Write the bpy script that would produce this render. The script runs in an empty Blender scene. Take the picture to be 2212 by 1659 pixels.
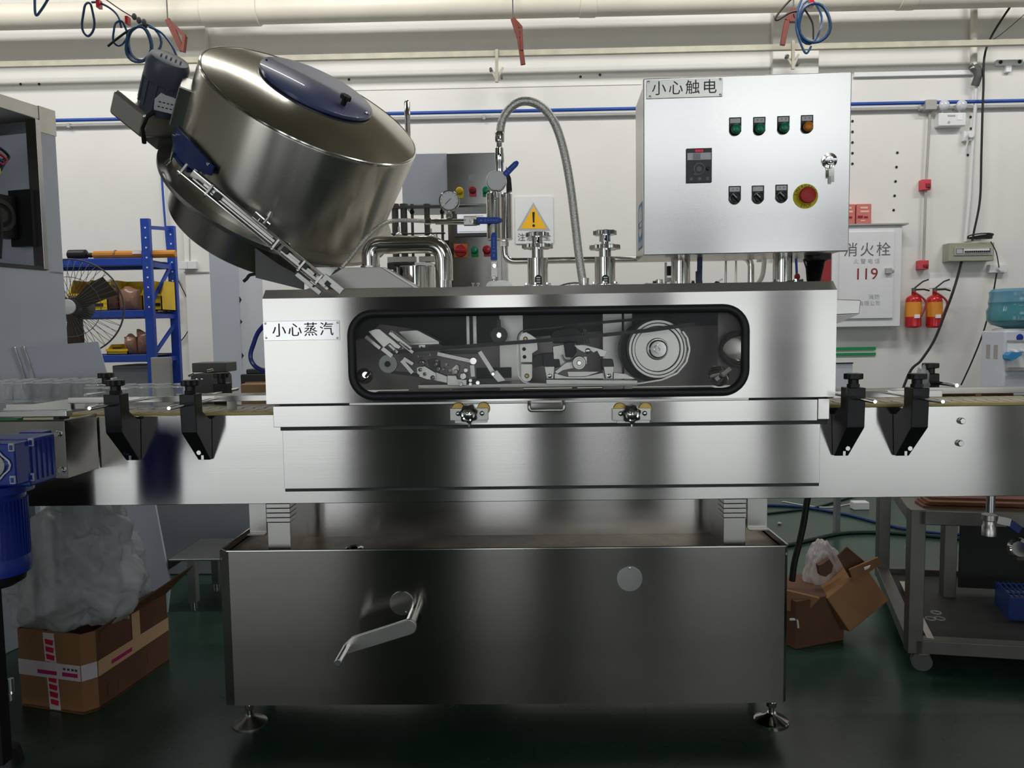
import bpy, bmesh, math, random
from math import radians as RAD, sin, cos, pi
from mathutils import Vector as V, Matrix
random.seed(7)
SC = bpy.context.scene
COL = SC.collection

# ------------------------------------------------------------------ camera
CD, CH, FPX = 2.30, 1.30, 1600.0            # camera distance from machine front, height, focal length (px of 2212)
PITCH, YAW, ROLL = RAD(4.2), RAD(1.1), RAD(0.85)
_f = V((-sin(YAW)*cos(PITCH), cos(YAW)*cos(PITCH), -sin(PITCH)))
_r = V((cos(YAW), sin(YAW), 0)); _d = _f.cross(_r)
CX = _r*cos(ROLL) + _d*sin(ROLL); CY = _d*cos(ROLL) - _r*sin(ROLL); CZ = _f
cam = bpy.data.cameras.new('camera'); camo = bpy.data.objects.new('camera', cam); COL.objects.link(camo)
camo.matrix_world = Matrix(((CX.x, -CY.x, -CZ.x, 0), (CX.y, -CY.y, -CZ.y, -CD), (CX.z, -CY.z, -CZ.z, CH), (0, 0, 0, 1)))
cam.sensor_fit = 'HORIZONTAL'; cam.sensor_width = 36; cam.lens = FPX/2212*36; cam.clip_start = .02
SC.camera = camo
CPOS = V((0, -CD, CH))

# ------------------------------------------------------------------ light and exposure
SC.view_settings.view_transform = 'Standard'; SC.view_settings.look = 'None'
SC.view_settings.gamma = 1; SC.view_settings.use_curve_mapping = False
SC.view_settings.exposure = 0.0
w = bpy.data.worlds.new('world'); SC.world = w; w.use_nodes = True
w.node_tree.nodes['Background'].inputs[0].default_value = (.75, .85, 1, 1)
w.node_tree.nodes['Background'].inputs[1].default_value = .6
WY, ZC = 3.9, 5.0                            # back wall, ceiling
LAMPS = [(-4.4, 1.7, 40), (-1.3, 1.7, 40), (1.8, 1.7, 40), (4.9, 1.7, 40), (-3.3, .6, 28), (1.6, .6, 20), (-2.6, -6.2, 8), (2.4, -6.2, 8)]  # row above the machine is added fill for front-facing surfaces
def area(name, loc, rot, sx, sy, e, col=(1, .985, .96)):
    l = bpy.data.lights.new(name, 'AREA'); l.shape = 'RECTANGLE'; l.size = sx; l.size_y = sy; l.energy = e; l.color = col
    o = bpy.data.objects.new(name, l); o.location = loc; o.rotation_euler = rot; COL.objects.link(o); return o
for i, (x, y, e) in enumerate(LAMPS):
    area('ceiling_or_fill_light', (x, y-.02, ZC-.43), (RAD(46 if y > 0 else 0), 0, 0), 1.5, .24, e)

def at(px, py, Y):
    """point on the plane y = Y that the photograph shows at pixel (px, py)"""
    d = CX*((px-1106)/FPX) + CY*((py-829.5)/FPX) + CZ
    return CPOS + d*((Y-CPOS.y)/d.y)
def atz(px, py, z):
    d = CX*((px-1106)/FPX) + CY*((py-829.5)/FPX) + CZ
    return CPOS + d*((z-CPOS.z)/d.z)
def rc(a, b, c, d, Y):
    mx, my = (a+c)/2, (b+d)/2
    return at(a, my, Y).x, at(c, my, Y).x, at(mx, d, Y).z, at(mx, b, Y).z
def PX(Y): return (Y+CD)/FPX                  # metres per photo pixel at depth Y

# ------------------------------------------------------------------ materials
def lin(c): return tuple((x/255/12.92 if x/255 <= .04045 else ((x/255+.055)/1.055)**2.4) for x in c)
def mat(name, col, rough=.5, metal=0, var=.06, scale=6, bump=0, bscale=80, stretch=(1, 1, 1), aniso=0, tan=(0, .25, 1), trans=0, alpha=1, emit=0, coat=0, ior=1.45, rvar=.0, col2=None, spec=.5):
    m = bpy.data.materials.new(name); m.use_nodes = True; nt = m.node_tree; n = nt.nodes; L = nt.links
    b = n['Principled BSDF']; c = lin(col)
    b.inputs['Metallic'].default_value = metal; b.inputs['Roughness'].default_value = rough
    b.inputs['IOR'].default_value = ior; b.inputs['Transmission Weight'].default_value = trans
    b.inputs['Alpha'].default_value = alpha; b.inputs['Coat Weight'].default_value = coat
    b.inputs['Specular IOR Level'].default_value = spec
    tc = n.new('ShaderNodeTexCoord'); mp = n.new('ShaderNodeMapping'); mp.inputs['Scale'].default_value = stretch
    L.new(tc.outputs['Object'], mp.inputs['Vector'])
    no = n.new('ShaderNodeTexNoise'); no.inputs['Scale'].default_value = scale; no.inputs['Detail'].default_value = 5
    L.new(mp.outputs[0], no.inputs['Vector'])
    rp = n.new('ShaderNodeValToRGB'); e = rp.color_ramp.elements
    e[0].position = .3; e[1].position = .7
    c2 = lin(col2) if col2 else tuple(min(1, x*(1+var)) for x in c)
    e[0].color = (*[x*(1-var) for x in c], 1); e[1].color = (*c2, 1)
    L.new(no.outputs[0], rp.inputs[0]); L.new(rp.outputs[0], b.inputs['Base Color'])
    if rvar:
        mr = n.new('ShaderNodeMapRange'); mr.inputs[3].default_value = rough-rvar; mr.inputs[4].default_value = rough+rvar
        L.new(no.outputs[0], mr.inputs[0]); L.new(mr.outputs[0], b.inputs['Roughness'])
    if bump:
        n2 = n.new('ShaderNodeTexNoise'); n2.inputs['Scale'].default_value = bscale; n2.inputs['Detail'].default_value = 3
        L.new(mp.outputs[0], n2.inputs['Vector'])
        bp = n.new('ShaderNodeBump'); bp.inputs['Strength'].default_value = bump; bp.inputs['Distance'].default_value = .002
        L.new(n2.outputs[0], bp.inputs['Height']); L.new(bp.outputs[0], b.inputs['Normal'])
    if aniso:
        b.inputs['Anisotropic'].default_value = aniso
        cv = n.new('ShaderNodeCombineXYZ')
        for k in range(3): cv.inputs[k].default_value = tan[k]
        L.new(cv.outputs[0], b.inputs['Tangent'])
    if emit:
        b.inputs['Emission Color'].default_value = (*c, 1); b.inputs['Emission Strength'].default_value = emit
    return m
STEEL = dict(metal=1, var=.05)
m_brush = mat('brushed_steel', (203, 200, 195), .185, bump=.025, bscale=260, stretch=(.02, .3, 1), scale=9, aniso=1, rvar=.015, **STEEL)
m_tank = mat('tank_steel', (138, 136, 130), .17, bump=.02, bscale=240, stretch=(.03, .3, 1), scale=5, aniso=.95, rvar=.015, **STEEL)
m_satin = mat('satin_steel', (200, 198, 192), .32, scale=12, rvar=.03, **STEEL)
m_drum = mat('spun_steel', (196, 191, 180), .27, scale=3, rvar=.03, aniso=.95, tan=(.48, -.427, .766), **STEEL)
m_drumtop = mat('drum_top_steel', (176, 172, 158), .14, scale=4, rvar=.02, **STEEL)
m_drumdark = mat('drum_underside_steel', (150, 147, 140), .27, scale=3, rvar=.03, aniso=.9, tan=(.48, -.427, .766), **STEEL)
m_pol = mat('polished_steel', (214, 212, 206), .12, scale=9, rvar=.03, **STEEL)
m_chrome = mat('chrome', (225, 225, 225), .06, **STEEL)
m_braid = mat('braided_steel', (212, 210, 204), .34, bump=.6, bscale=420, scale=220, metal=.8, var=.4)
m_slope = mat('matt_brushed_steel', (206, 203, 197), .55, scale=6, metal=.85, var=.04)
m_rimglint = mat('glass_rim_glint', (240, 245, 245), .06, alpha=.62, var=0, spec=.9)
m_cabin = mat('cabinet_steel', (205, 204, 201), .2, bump=.015, bscale=260, stretch=(.03, .3, 1), scale=6, aniso=.9, rvar=.02, **STEEL)
m_dirty = mat('stained_tray_steel', (150, 138, 122), .42, metal=.85, var=.4, scale=9, rvar=.1, bump=.25, bscale=18)
m_alu = mat('cast_aluminium', (212, 211, 204), .36, metal=.9, var=.08, scale=20)
m_white = mat('white_plaster', (226, 224, 219), .75, var=.035, scale=1.3, bump=.08, bscale=30)
m_ledge = mat('cream_paint', (222, 218, 206), .5, var=.05, scale=4)
m_pipe = mat('cream_pipe_paint', (222, 216, 200), .42, var=.06, scale=3)
m_rail = mat('dull_cream_channel', (184, 180, 160), .5, var=.12, scale=9)
m_floor = mat('green_epoxy_floor', (42, 66, 56), .27, spec=.5, var=.3, scale=2.2, rvar=.07, bump=.03, bscale=8)
m_ceil = mat('ceiling_sheet', (126, 122, 106), .7, var=.06, scale=2)
m_dwall = mat('far_hall_wall', (56, 55, 52), .8, var=.1, scale=1)
m_glow_up = mat('upper_pane_glow', (235, 240, 245), .3, emit=4.6, var=.0)  # glow for the added upper pane
m_glow_low = mat('lower_pane_glow', (235, 240, 245), .3, emit=2.6, var=.0)  # glow for the added lower panes
m_tube = mat('lamp_tube', (255, 250, 240), .3, emit=6, var=0)
m_black = mat('black_plastic', (26, 26, 27), .42, var=.15, scale=30)
m_blackr = mat('black_rubber', (40, 40, 42), .5, var=.1, scale=20)
m_dark = mat('dark_inside', (22, 22, 22), .6, var=.1)
m_dgrey = mat('dark_grey_plastic', (62, 62, 62), .5, var=.1)
m_grey = mat('grey_paint', (128, 131, 136), .5, var=.05)
m_film = mat('blue_grey_film', (186, 192, 202), .35, var=.06, scale=3, bump=.1, bscale=6)
m_film2 = mat('pale_blue_film', (222, 228, 240), .35, var=.04, scale=2)
m_motor = mat('slate_blue_enamel', (76, 84, 98), .35, var=.06)
m_blue = mat('royal_blue_enamel', (20, 50, 148), .36, var=.1, scale=9, coat=.3)
m_blued = mat('navy_blue_plastic', (30, 52, 112), .35, var=.12, scale=6)
m_acry = mat('blue_acrylic', (84, 92, 136), .3, var=.1, scale=6, coat=.3)
m_handle = mat('blue_vinyl', (34, 74, 178), .4, var=.05)
m_rack = mat('rack_blue_paint', (36, 72, 170), .42, var=.1, scale=12)
m_hose = mat('blue_air_hose', (40, 76, 116), .35, var=.15, scale=10)
m_bpipe = mat('blue_pipe', (36, 78, 160), .4, var=.1)
m_pipeg = mat('grey_conduit', (168, 166, 160), .45, var=.1)
m_red = mat('red_plastic', (206, 44, 40), .4, var=.06)
m_rede = mat('red_enamel', (190, 26, 34), .3, var=.06, coat=.3)
m_dred = mat('dull_red_paint', (150, 42, 46), .5, var=.08)
m_rust = mat('red_oxide_paint', (112, 50, 38), .55, var=.12, scale=14)
m_pink = mat('pink_card', (226, 92, 112), .6)
m_green = mat('green_lens', (8, 150, 104), .3, var=.05, coat=.4)
m_greent = mat('green_tape', (20, 140, 84), .5)
m_greenb = mat('green_card', (20, 166, 84), .6)
m_orange = mat('orange_lens', (244, 146, 30), .3, var=.05, coat=.4)
m_orgcard = mat('orange_card', (242, 148, 66), .6)
m_yel = mat('yellow_plastic', (228, 190, 30), .45, var=.08)
m_yell = mat('yellow_plate', (240, 226, 40), .5)
m_yelsign = mat('sign_yellow', (244, 186, 20), .5, var=.02)
m_brass = mat('brass', (196, 168, 96), .35, metal=.8, var=.1)
m_wear = mat('yellow_wear_strip', (196, 180, 112), .5, var=.1)
m_card = mat('corrugated_cardboard', (142, 103, 68), .8, var=.08, scale=5)
m_cardd = mat('worn_cardboard', (98, 68, 50), .8, var=.18, scale=7)
m_cardp = mat('pale_cardboard', (196, 158, 122), .75, var=.06)
m_wood = mat('brown_slats', (110, 70, 46), .7, var=.25, scale=14, stretch=(.2, 1, 1))
m_kraft = mat('orange_kraft', (206, 136, 50), .6, var=.1)
m_brownp = mat('brown_poly_bag', (150, 112, 92), .3, var=.12, scale=12, coat=.3, bump=.3, bscale=25)
m_paper = mat('white_paper', (238, 238, 238), .6, var=.02)
m_wht = mat('white_plastic', (226, 227, 228), .42, var=.03)
m_disp = mat('dispenser_white', (208, 212, 224), .38, var=.03)
m_lgrey = mat('light_grey_print', (176, 178, 180), .6)
m_ink = mat('black_ink', (30, 30, 32), .55)
m_grink = mat('grey_ink', (104, 104, 106), .55)
m_redink = mat('dark_red_ink', (140, 36, 48), .55)
m_etch = mat('etched_mark', (92, 92, 92), .6, metal=.3)
m_vfd = mat('keypad_grey', (70, 68, 72), .4, var=.04)
m_key = mat('keypad_key', (130, 128, 132), .45)
m_lcd = mat('display_glass', (205, 208, 214), .2, var=.1, scale=80)
m_ledred = mat('led_red', (230, 30, 60), .4, emit=.5, var=0)
m_olive = mat('olive_grey_paint', (158, 158, 140), .5, var=.05)
m_screen = mat('touch_screen_glow', (236, 238, 242), .3, emit=.5, var=0)
m_scrfr = mat('screen_bezel', (92, 96, 106), .4)
m_glass = mat('clear_glass', (232, 240, 240), .04, alpha=.13, var=0, spec=.9)
m_pane = mat('window_acrylic', (225, 228, 228), .03, var=0, alpha=.03, spec=.5)
m_bag = mat('clear_poly_bag', (206, 211, 213), .25, var=.12, scale=5, alpha=.5, bump=.4, bscale=8)
m_cart = mat('dull_tube_steel', (112, 110, 104), .45, scale=9, metal=.9, var=.12)
m_plate = mat('dark_grey_steel_plate', (86, 86, 84), .45, metal=.5, var=.05)
m_bagw = mat('white_carrier_bag', (214, 206, 202), .35, var=.08, scale=5, alpha=.75, bump=.15, bscale=8)
m_laminate = mat('laminated_sheet', (222, 224, 224), .2, var=.02, alpha=.75)
m_bottle = mat('blue_water_bottle', (96, 152, 178), .12, var=.08, alpha=.78)
m_water = mat('teal_water_in_bottle', (72, 138, 150), .12, var=.08, alpha=.9)
m_tape = mat('red_tape', (196, 30, 56), .35, var=.1)
m_wtape = mat('white_tape', (206, 196, 200), .35, var=.05)
m_purple = mat('magenta_print', (170, 30, 100), .5)
m_cable = mat('black_cable', (20, 20, 22), .5)
m_gcable = mat('dark_green_cable', (20, 48, 44), .5)
m_wirew = mat('white_cable', (220, 220, 216), .5)
m_chain = mat('chain_plate_plastic', (200, 191, 164), .4, var=.1, scale=20)
m_belt = mat('black_drive_belt', (52, 54, 54), .55)
m_pulley = mat('pulley_plastic', (176, 180, 178), .4)
m_castgrey = mat('hammered_grey', (84, 84, 82), .5, var=.15)
m_stick = mat('sticker_blue', (84, 138, 196), .5)
m_greenw = mat('pale_green_panel', (152, 172, 156), .4, var=.06)

# ------------------------------------------------------------------ mesh building
class MB:
    def __init__(s): s.bm = bmesh.new()
    def add(s, vs, fs):
        n = [s.bm.verts.new(v) for v in vs]
        for f in fs:
            try: s.bm.faces.new([n[i] for i in f])
            except ValueError: pass
        return s
    def box(s, x0, x1, y0, y1, z0, z1):
        return s.add([(x, y, z) for z in (z0, z1) for y in (y0, y1) for x in (x0, x1)], [(0, 2, 3, 1), (4, 5, 7, 6), (0, 1, 5, 4), (2, 6, 7, 3), (0, 4, 6, 2), (1, 3, 7, 5)])
    def ob(s, c, u, v, hu, hv, hw, w=None):
        """oriented box: centre, axes u v, half sizes"""
        u = V(u).normalized(); v = (V(v)-u*V(v).dot(u)).normalized(); w = u.cross(v); c = V(c)
        return s.add([c+u*(a*hu)+v*(b*hv)+w*(d*hw) for d in (-1, 1) for b in (-1, 1) for a in (-1, 1)], [(0, 2, 3, 1), (4, 5, 7, 6), (0, 1, 5, 4), (2, 6, 7, 3), (0, 4, 6, 2), (1, 3, 7, 5)])
    def bar(s, a, b, hw, hd, up=(0, 1, 0)):
        a = V(a); b = V(b); u = (b-a)
        return s.ob((a+b)/2, u, up, u.length/2, hd, hw)
    def cyl(s, a, b, r0, r1=None, seg=20, caps=True):
        a = V(a); b = V(b); r1 = r0 if r1 is None else r1
        return s.lathe([(r0, 0), (r1, (b-a).length)], a, b-a, seg, caps)
    def lathe(s, prof, a, ax, seg=28, caps=True):
        a = V(a); w = V(ax).normalized(); u = w.orthogonal().normalized(); v = w.cross(u)
        vs = []; fs = []; k = len(prof)
        for r, h in prof:
            for i in range(seg):
                t = 2*pi*i/seg; vs.append(a+w*h+(u*cos(t)+v*sin(t))*max(r, 1e-5))
        for j in range(k-1):
            for i in range(seg):
                i2 = (i+1) % seg; fs.append((j*seg+i, j*seg+i2, (j+1)*seg+i2, (j+1)*seg+i))
        if caps: fs.append(tuple(range(seg))[::-1]); fs.append(tuple((k-1)*seg+i for i in range(seg)))
        return s.add(vs, fs)
    def tube(s, pts, r, seg=8, closed=False, caps=True):
        pts = [V(p) for p in pts]; n = len(pts); rs = r if isinstance(r, (list, tuple)) else [r]*n
        tg = []
        for i in range(n):
            a = pts[(i-1) % n] if (closed or i > 0) else pts[i]; b = pts[(i+1) % n] if (closed or i < n-1) else pts[i]
            tg.append((b-a).normalized())
        u = tg[0].orthogonal().normalized(); vs = []; fs = []
        for i in range(n):
            u = (u-tg[i]*u.dot(tg[i])).normalized(); v = tg[i].cross(u)
            vs += [pts[i]+(u*cos(2*pi*k/seg)+v*sin(2*pi*k/seg))*rs[i] for k in range(seg)]
        for i in range(n if closed else n-1):
            j = (i+1) % n
            for k in range(seg): k2 = (k+1) % seg; fs.append((i*seg+k, i*seg+k2, j*seg+k2, j*seg+k))
        if caps and not closed: fs.append(tuple(range(seg))[::-1]); fs.append(tuple((n-1)*seg+k for k in range(seg)))
        return s.add(vs, fs)
    def ring(s, c, ax, R, r, seg=32, s2=8):
        c = V(c); w = V(ax).normalized(); u = w.orthogonal().normalized(); v = w.cross(u)
        return s.tube([c+(u*cos(2*pi*i/seg)+v*sin(2*pi*i/seg))*R for i in range(seg)], r, s2, True)
    def prism(s, poly, a, b):
        """polygon of 3D points extruded from offset a to offset b (vectors)"""
        a = V(a); b = V(b); n = len(poly); p = [V(q) for q in poly]
        return s.add([q+a for q in p]+[q+b for q in p], [tuple(range(n))[::-1], tuple(range(n, 2*n))]+[(i, (i+1) % n, n+(i+1) % n, n+i) for i in range(n)])
    def xz(s, poly, y0, y1):
        return s.prism([(x, 0, z) for x, z in poly], (0, y0, 0), (0, y1, 0))
    def pxz(s, poly, Y, t):
        """polygon given in photo pixels standing on plane Y, thickness t backwards"""
        return s.prism([at(x, y, Y) for x, y in poly], (0, 0, 0), (0, t, 0))
    def frame(s, outer, inner, y0, y1):
        """two loops of equal count in (x,z): a plate with a hole"""
        n = len(outer); vs = [(x, y0, z) for x, z in outer]+[(x, y0, z) for x, z in inner]+[(x, y1, z) for x, z in outer]+[(x, y1, z) for x, z in inner]
        fs = []
        for i in range(n):
            j = (i+1) % n
            fs += [(i, j, n+j, n+i), (2*n+i, 3*n+i, 3*n+j, 2*n+j), (i, 2*n+i, 2*n+j, j), (n+i, n+j, 3*n+j, 3*n+i)]
        return s.add(vs, fs)
    def sph(s, c, r, sc=(1, 1, 1), seg=16):
        bmesh.ops.create_uvsphere(s.bm, u_segments=seg, v_segments=seg//2, radius=1, matrix=Matrix.Translation(V(c)) @ Matrix.Diagonal((r*sc[0], r*sc[1], r*sc[2], 1)))
        return s
    def text(s, body, o, ux, uz, h, thick=.0008, spacing=0, font_aspect=1, center=True):
        """lettering: each glyph placed along ux from o, height h, standing proud along the normal"""
        ux = V(ux).normalized(); uz = V(uz).normalized(); nn = ux.cross(uz)
        cu = bpy.data.curves.new('tmp', 'FONT'); cu.body = body; cu.size = 1; cu.extrude = 0; cu.resolution_u = 3
        cu.space_character = 1+spacing
        if center: cu.align_x = 'CENTER'; cu.align_y = 'CENTER'
        ob = bpy.data.objects.new('tmp', cu); me = bpy.data.meshes.new_from_object(ob)
        vs = [V(o)+ux*(v.co.x*h*font_aspect)+uz*(v.co.y*h)+nn*thick for v in me.vertices]
        s.add(vs, [tuple(p.vertices) for p in me.polygons])
        bpy.data.objects.remove(ob); bpy.data.curves.remove(cu); bpy.data.meshes.remove(me)
        return s

WL = {}
def wl(o): return WL.get(o.name, V((0, 0, 0))) if o else V((0, 0, 0))
def T(name, label, cat, loc=(0, 0, 0), group=None):
    o = bpy.data.objects.new(name, None); COL.objects.link(o); o.location = loc; o.empty_display_size = .05
    o['label'] = label; o['category'] = cat
    if group: o['group'] = group
    WL[o.name] = V(loc); return o
def P(mb, name, m, parent=None, label=None, bev=0, cat=None, group=None, kind=None, ang=38, recalc=True, seg=2):
    bm = mb.bm
    if recalc: bmesh.ops.recalc_face_normals(bm, faces=bm.faces[:])
    me = bpy.data.meshes.new(name)
    if parent is not None: off = wl(parent)
    else:
        xs = [v.co for v in bm.verts]
        off = V(((min(v.x for v in xs)+max(v.x for v in xs))/2, (min(v.y for v in xs)+max(v.y for v in xs))/2, min(v.z for v in xs)))
    for v in bm.verts: v.co -= off
    for f in bm.faces: f.smooth = True
    bm.to_mesh(me); bm.free(); me.set_sharp_from_angle(angle=RAD(ang))
    me.materials.append(m); o = bpy.data.objects.new(name, me); COL.objects.link(o)
    if parent is not None: o.parent = parent
    else: o.location = off
    WL[o.name] = off
    if bev:
        bv = o.modifiers.new('bevel', 'BEVEL'); bv.width = bev; bv.segments = seg; bv.limit_method = 'ANGLE'; bv.angle_limit = RAD(35); bv.harden_normals = True
    if label: o['label'] = label
    if cat: o['category'] = cat
    if group: o['group'] = group
    if kind: o['kind'] = kind
    return o
def S(mb, name, m, bev=0, parent=None): return P(mb, name, m, parent, bev=bev, kind=None if parent else 'structure')
def dup(o, dv, parent=None, label=None):
    """copy of a thing or part with copies of all its parts, moved by dv"""
    c = o.copy(); COL.objects.link(c)
    if parent is not None: c.parent = parent
    c.location = V(o.location)+V(dv); WL[c.name] = wl(o)+V(dv)
    if label: c['label'] = label
    def rec(a, b):
        for ch in a.children:
            d = ch.copy(); COL.objects.link(d); d.parent = b; WL[d.name] = wl(ch)+V(dv); rec(ch, d)
    rec(o, c); return c
def rrect(x0, x1, z0, z1, r, n=6):
    out = []
    for cx, cz, a in ((x1-r, z1-r, 0), (x0+r, z1-r, 90), (x0+r, z0+r, 180), (x1-r, z0+r, 270)):
        out += [(cx+r*cos(RAD(a+90*i/n)), cz+r*sin(RAD(a+90*i/n))) for i in range(n+1)]
    return out
def curve(pts, n=8, closed=False):
    """Catmull-Rom through pts"""
    p = [V(q) for q in pts]; out = []; k = len(p)
    for i in range(k if closed else k-1):
        a = p[(i-1) % k] if closed or i > 0 else p[i]; b = p[i]; c = p[(i+1) % k]; d = p[(i+2) % k] if closed or i+2 < k else c
        for j in range(n):
            t = j/n; out.append(.5*((2*b)+(c-a)*t+(2*a-5*b+4*c-d)*t*t+(3*b-a-3*c+d)*t*t*t))
    if not closed: out.append(p[-1])
    return out
def pc(Y, *pp, n=8): return curve([at(x, y, Y) for x, y in pp], n)
def bend(pts, r, n=6):
    """polyline with rounded corners"""
    p = [V(q) for q in pts]; out = [p[0]]
    for i in range(1, len(p)-1):
        a = (p[i-1]-p[i]).normalized(); b = (p[i+1]-p[i]).normalized(); th = a.angle(b)
        d = min(r/math.tan(th/2), (p[i-1]-p[i]).length*.49, (p[i+1]-p[i]).length*.49)
        s, e = p[i]+a*d, p[i]+b*d
        for k in range(n+1):
            t = k/n; out.append(s*(1-t)**2+p[i]*(2*t*(1-t))+e*t*t)
    return out+[p[-1]]
XA, YA, ZA = V((1, 0, 0)), V((0, 1, 0)), V((0, 0, 1))
# ------------------------------------------------------------------ the hall
XL, XR, YF = -7.0, 7.4, -9.0
S(MB().box(XL, XR, YF, WY+.2, -.1, 0), 'floor', m_floor)
S(MB().box(XL, XR, YF, WY+.2, ZC, ZC+.1), 'ceiling', m_ceil)
S(MB().box(XL, XR, WY, WY+.2, 0, ZC), 'wall_back', m_white)
S(MB().box(XL-.1, XL, YF, WY, 0, ZC), 'wall_left', m_white)
S(MB().box(XR, XR+.1, YF, WY, 0, ZC), 'wall_right', m_white)
S(MB().box(XL, XR, YF-.1, YF, 0, ZC), 'wall_front', m_dwall)
GLOW_PANES = [(-6.7, -2.75, .06, 2.7), (-.85, .05, 0.06, 2.9), (.75, 1.5, .5, 1.4), (2.2, 3.55, .06, 1.8), (4.2, 6.9, .06, 2.0), (.6, 4.6, 3.7, 4.85)]  # unseen glowing panes added behind the camera to put bright bands in the steel
for i, (a, b, c, d) in enumerate(GLOW_PANES):
    fr = S(MB().frame([(a-.06, c-.06), (b+.06, c-.06), (b+.06, d+.06), (a-.06, d+.06)], [(a, c), (b, c), (b, d), (a, d)], YF, YF+.08), 'window_%d' % (i+1), m_grey)  # frame made for an added, unseen glowing pane, not a real window
    P(MB().box(a, b, YF+.02, YF+.04, c, d), 'pane', m_glow_up if c > 3 else m_glow_low, fr)  # added glowing pane for the bright bands in the steel
# pilasters, ledge line and trunking on the back wall
for i, (a, b) in enumerate(((385, 452), (1664, 1762))):
    x0, x1 = at(a, 100, WY).x, at(b, 100, WY).x
    S(MB().box(x0, x1, WY-.07, WY, 0 if i == 0 else 1.9, ZC), 'trim_%d' % (i+1), m_white, .004)
# fluorescent fittings on the ceiling, the row above the machine added as fill
for i, (x, y, e) in enumerate(LAMPS):
    t = T('ceiling_lamp', '%s fluorescent lamp from left in ceiling row %s' % (('first', 'second', 'third', 'fourth', 'first', 'second', 'first', 'second')[i], 'along the back aisle' if i < 4 else ('added as fill above the machine' if i < 6 else 'behind the camera')), 'lamp', (x, y, ZC-.4), 'fluorescent lamps under the ceiling')
    c_, s_ = (cos(RAD(46)), sin(RAD(46))) if y > 0 else (1, 0); P(MB().ob((x, y-.02-.045*s_, ZC-.43+.045*c_), XA, (0, c_, s_), .78, .13, .03), 'housing', m_wht, t, bev=.01)
    for s in (-.6, .6): P(MB().cyl((x+s, y, ZC-.34), (x+s, y, ZC), .008), 'hanger', m_grey, t)

# overhead pipe with sleeves, elbow branch
def wx(px, py, Y): return at(px, py, Y)
YP = 3.55; zc = at(1106, 11, YP).z; rp = 26*PX(YP)
t = T('overhead_pipe', 'thick cream painted pipe running along the top of the back wall', 'pipe', (0, YP, zc))
P(MB().cyl((XL, YP, zc), (XR, YP, zc), rp, seg=32), 'pipe_run', m_pipe, t)
for a, b, k in ((440, 560, 1.12), (1252, 1287, 1.06), (1940, 1976, 1.05)):
    P(MB().cyl((at(a, 20, YP).x, YP, zc), (at(b, 20, YP).x, YP, zc), rp*k, seg=32), 'coupling_sleeve', m_pipe, t, bev=.004)
xb = at(520, 20, YP).x
P(MB().tube(bend([(xb-.25, YP, zc), (xb-.05, YP, zc+.12), (xb+.1, YP, zc+.45), (xb+.1, YP, ZC)], .2), rp*.9, 20), 'branch_elbow', m_pipe, t)
# strut rail in front of the wall, with brackets
YR = 3.7; z = at(1106, 116, YR).z
t = T('strut_rail', 'dull cream steel channel running straight along the wall below the thick pipe', 'rail', (0, YR, z))
P(MB().box(XL, XR, YR-.02, YR+.02, z-.02, z+.022), 'channel', m_rail, t, bev=.003)
P(MB().box(XL, XR, YR-.024, YR-.02, z-.022, z-.014), 'lower_lip', m_rail, t)
for px, py, top, bot, m_, lab in ((1073, 135, 107, 178, m_rail, 'short rusty wall bracket clamped on the cream rail above the hose arch'), (1713, 118, 88, 150, m_rail, 'olive wall bracket hanging from the cream rail above the control cabinet')):
    a = at(px, top, YR-.03); b = at(px, bot, YR-.03)
    t = T('wall_bracket', lab, 'bracket', b, 'brackets on the cream rail')
    P(MB().bar(a, b, .012, .01), 'upright', m_, t, bev=.002)
    P(MB().bar(b+V((-.05, .02, .12)), b+V((.0, 0, .02)), .008, .006).bar(b+V((.05, .02, .12)), b+V((.0, 0, .02)), .008, .006), 'gusset', m_, t)
    for q_, r_ in (((-.045, .1), .012), ((.04, .04), .010)): P(MB().cyl(b+V((q_[0], .03, q_[1])), b+V((q_[0], -.01, q_[1])), r_), 'bolt', m_castgrey, t)
P(MB().box(at(640, 197, WY).x, at(1385, 197, WY).x, WY-.006, WY, at(1106, 186, WY).z-.01, at(1106, 186, WY).z), 'trim_3', m_white, kind='structure')
z = at(1970, 161, WY).z
P(MB().box(at(1842, 162, WY).x, at(2104, 160, WY).x, WY-.03, WY, z-.018, z+.018), 'wall_trunking', m_wht, label='flat white cable trunking on the wall right of the control cabinet', cat='trunking', bev=.003)
# drilled plug holes
ordn = ('topmost', 'second', 'third', 'fourth', 'lowest')
PLUGS = [((754, 172), 'single dark screw hole high on the wall right of the big drum'), ((1254, 166), 'left of two dark screw holes above the braided hose'), ((1296, 162), 'right of two dark screw holes above the braided hose'), ((45, 182), 'left of two screw holes at the far left of the wall'), ((85, 182), 'right of two screw holes at the far left of the wall'), ((2090, 335), 'single screw plug beside the white pipe under the socket'), ((2096, 253), 'upper screw plug right of the emergency lamp'), ((2097, 278), 'lower screw plug right of the emergency lamp')]
PLUGS += [((1938-2*i, 330+31*i), ordn[i]+' screw plug in the column of five right of the control cabinet') for i in range(5)]
PLUGS += [((1841, 262+23*i), ordn[i]+' screw plug in the column half hidden by the control cabinet edge') for i in range(5)]
for (px, py), lab in PLUGS:
    p = at(px, py, WY)
    P(MB().lathe([(.004, 0), (.009, .0), (.011, .003), (.007, .006), (.006, -.004)], p+V((0, -.001, 0)), (0, -1, 0), 10), 'wall_plug', m_dgrey, label=lab, cat='screw plug', group='screw plugs in the back wall')
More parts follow.
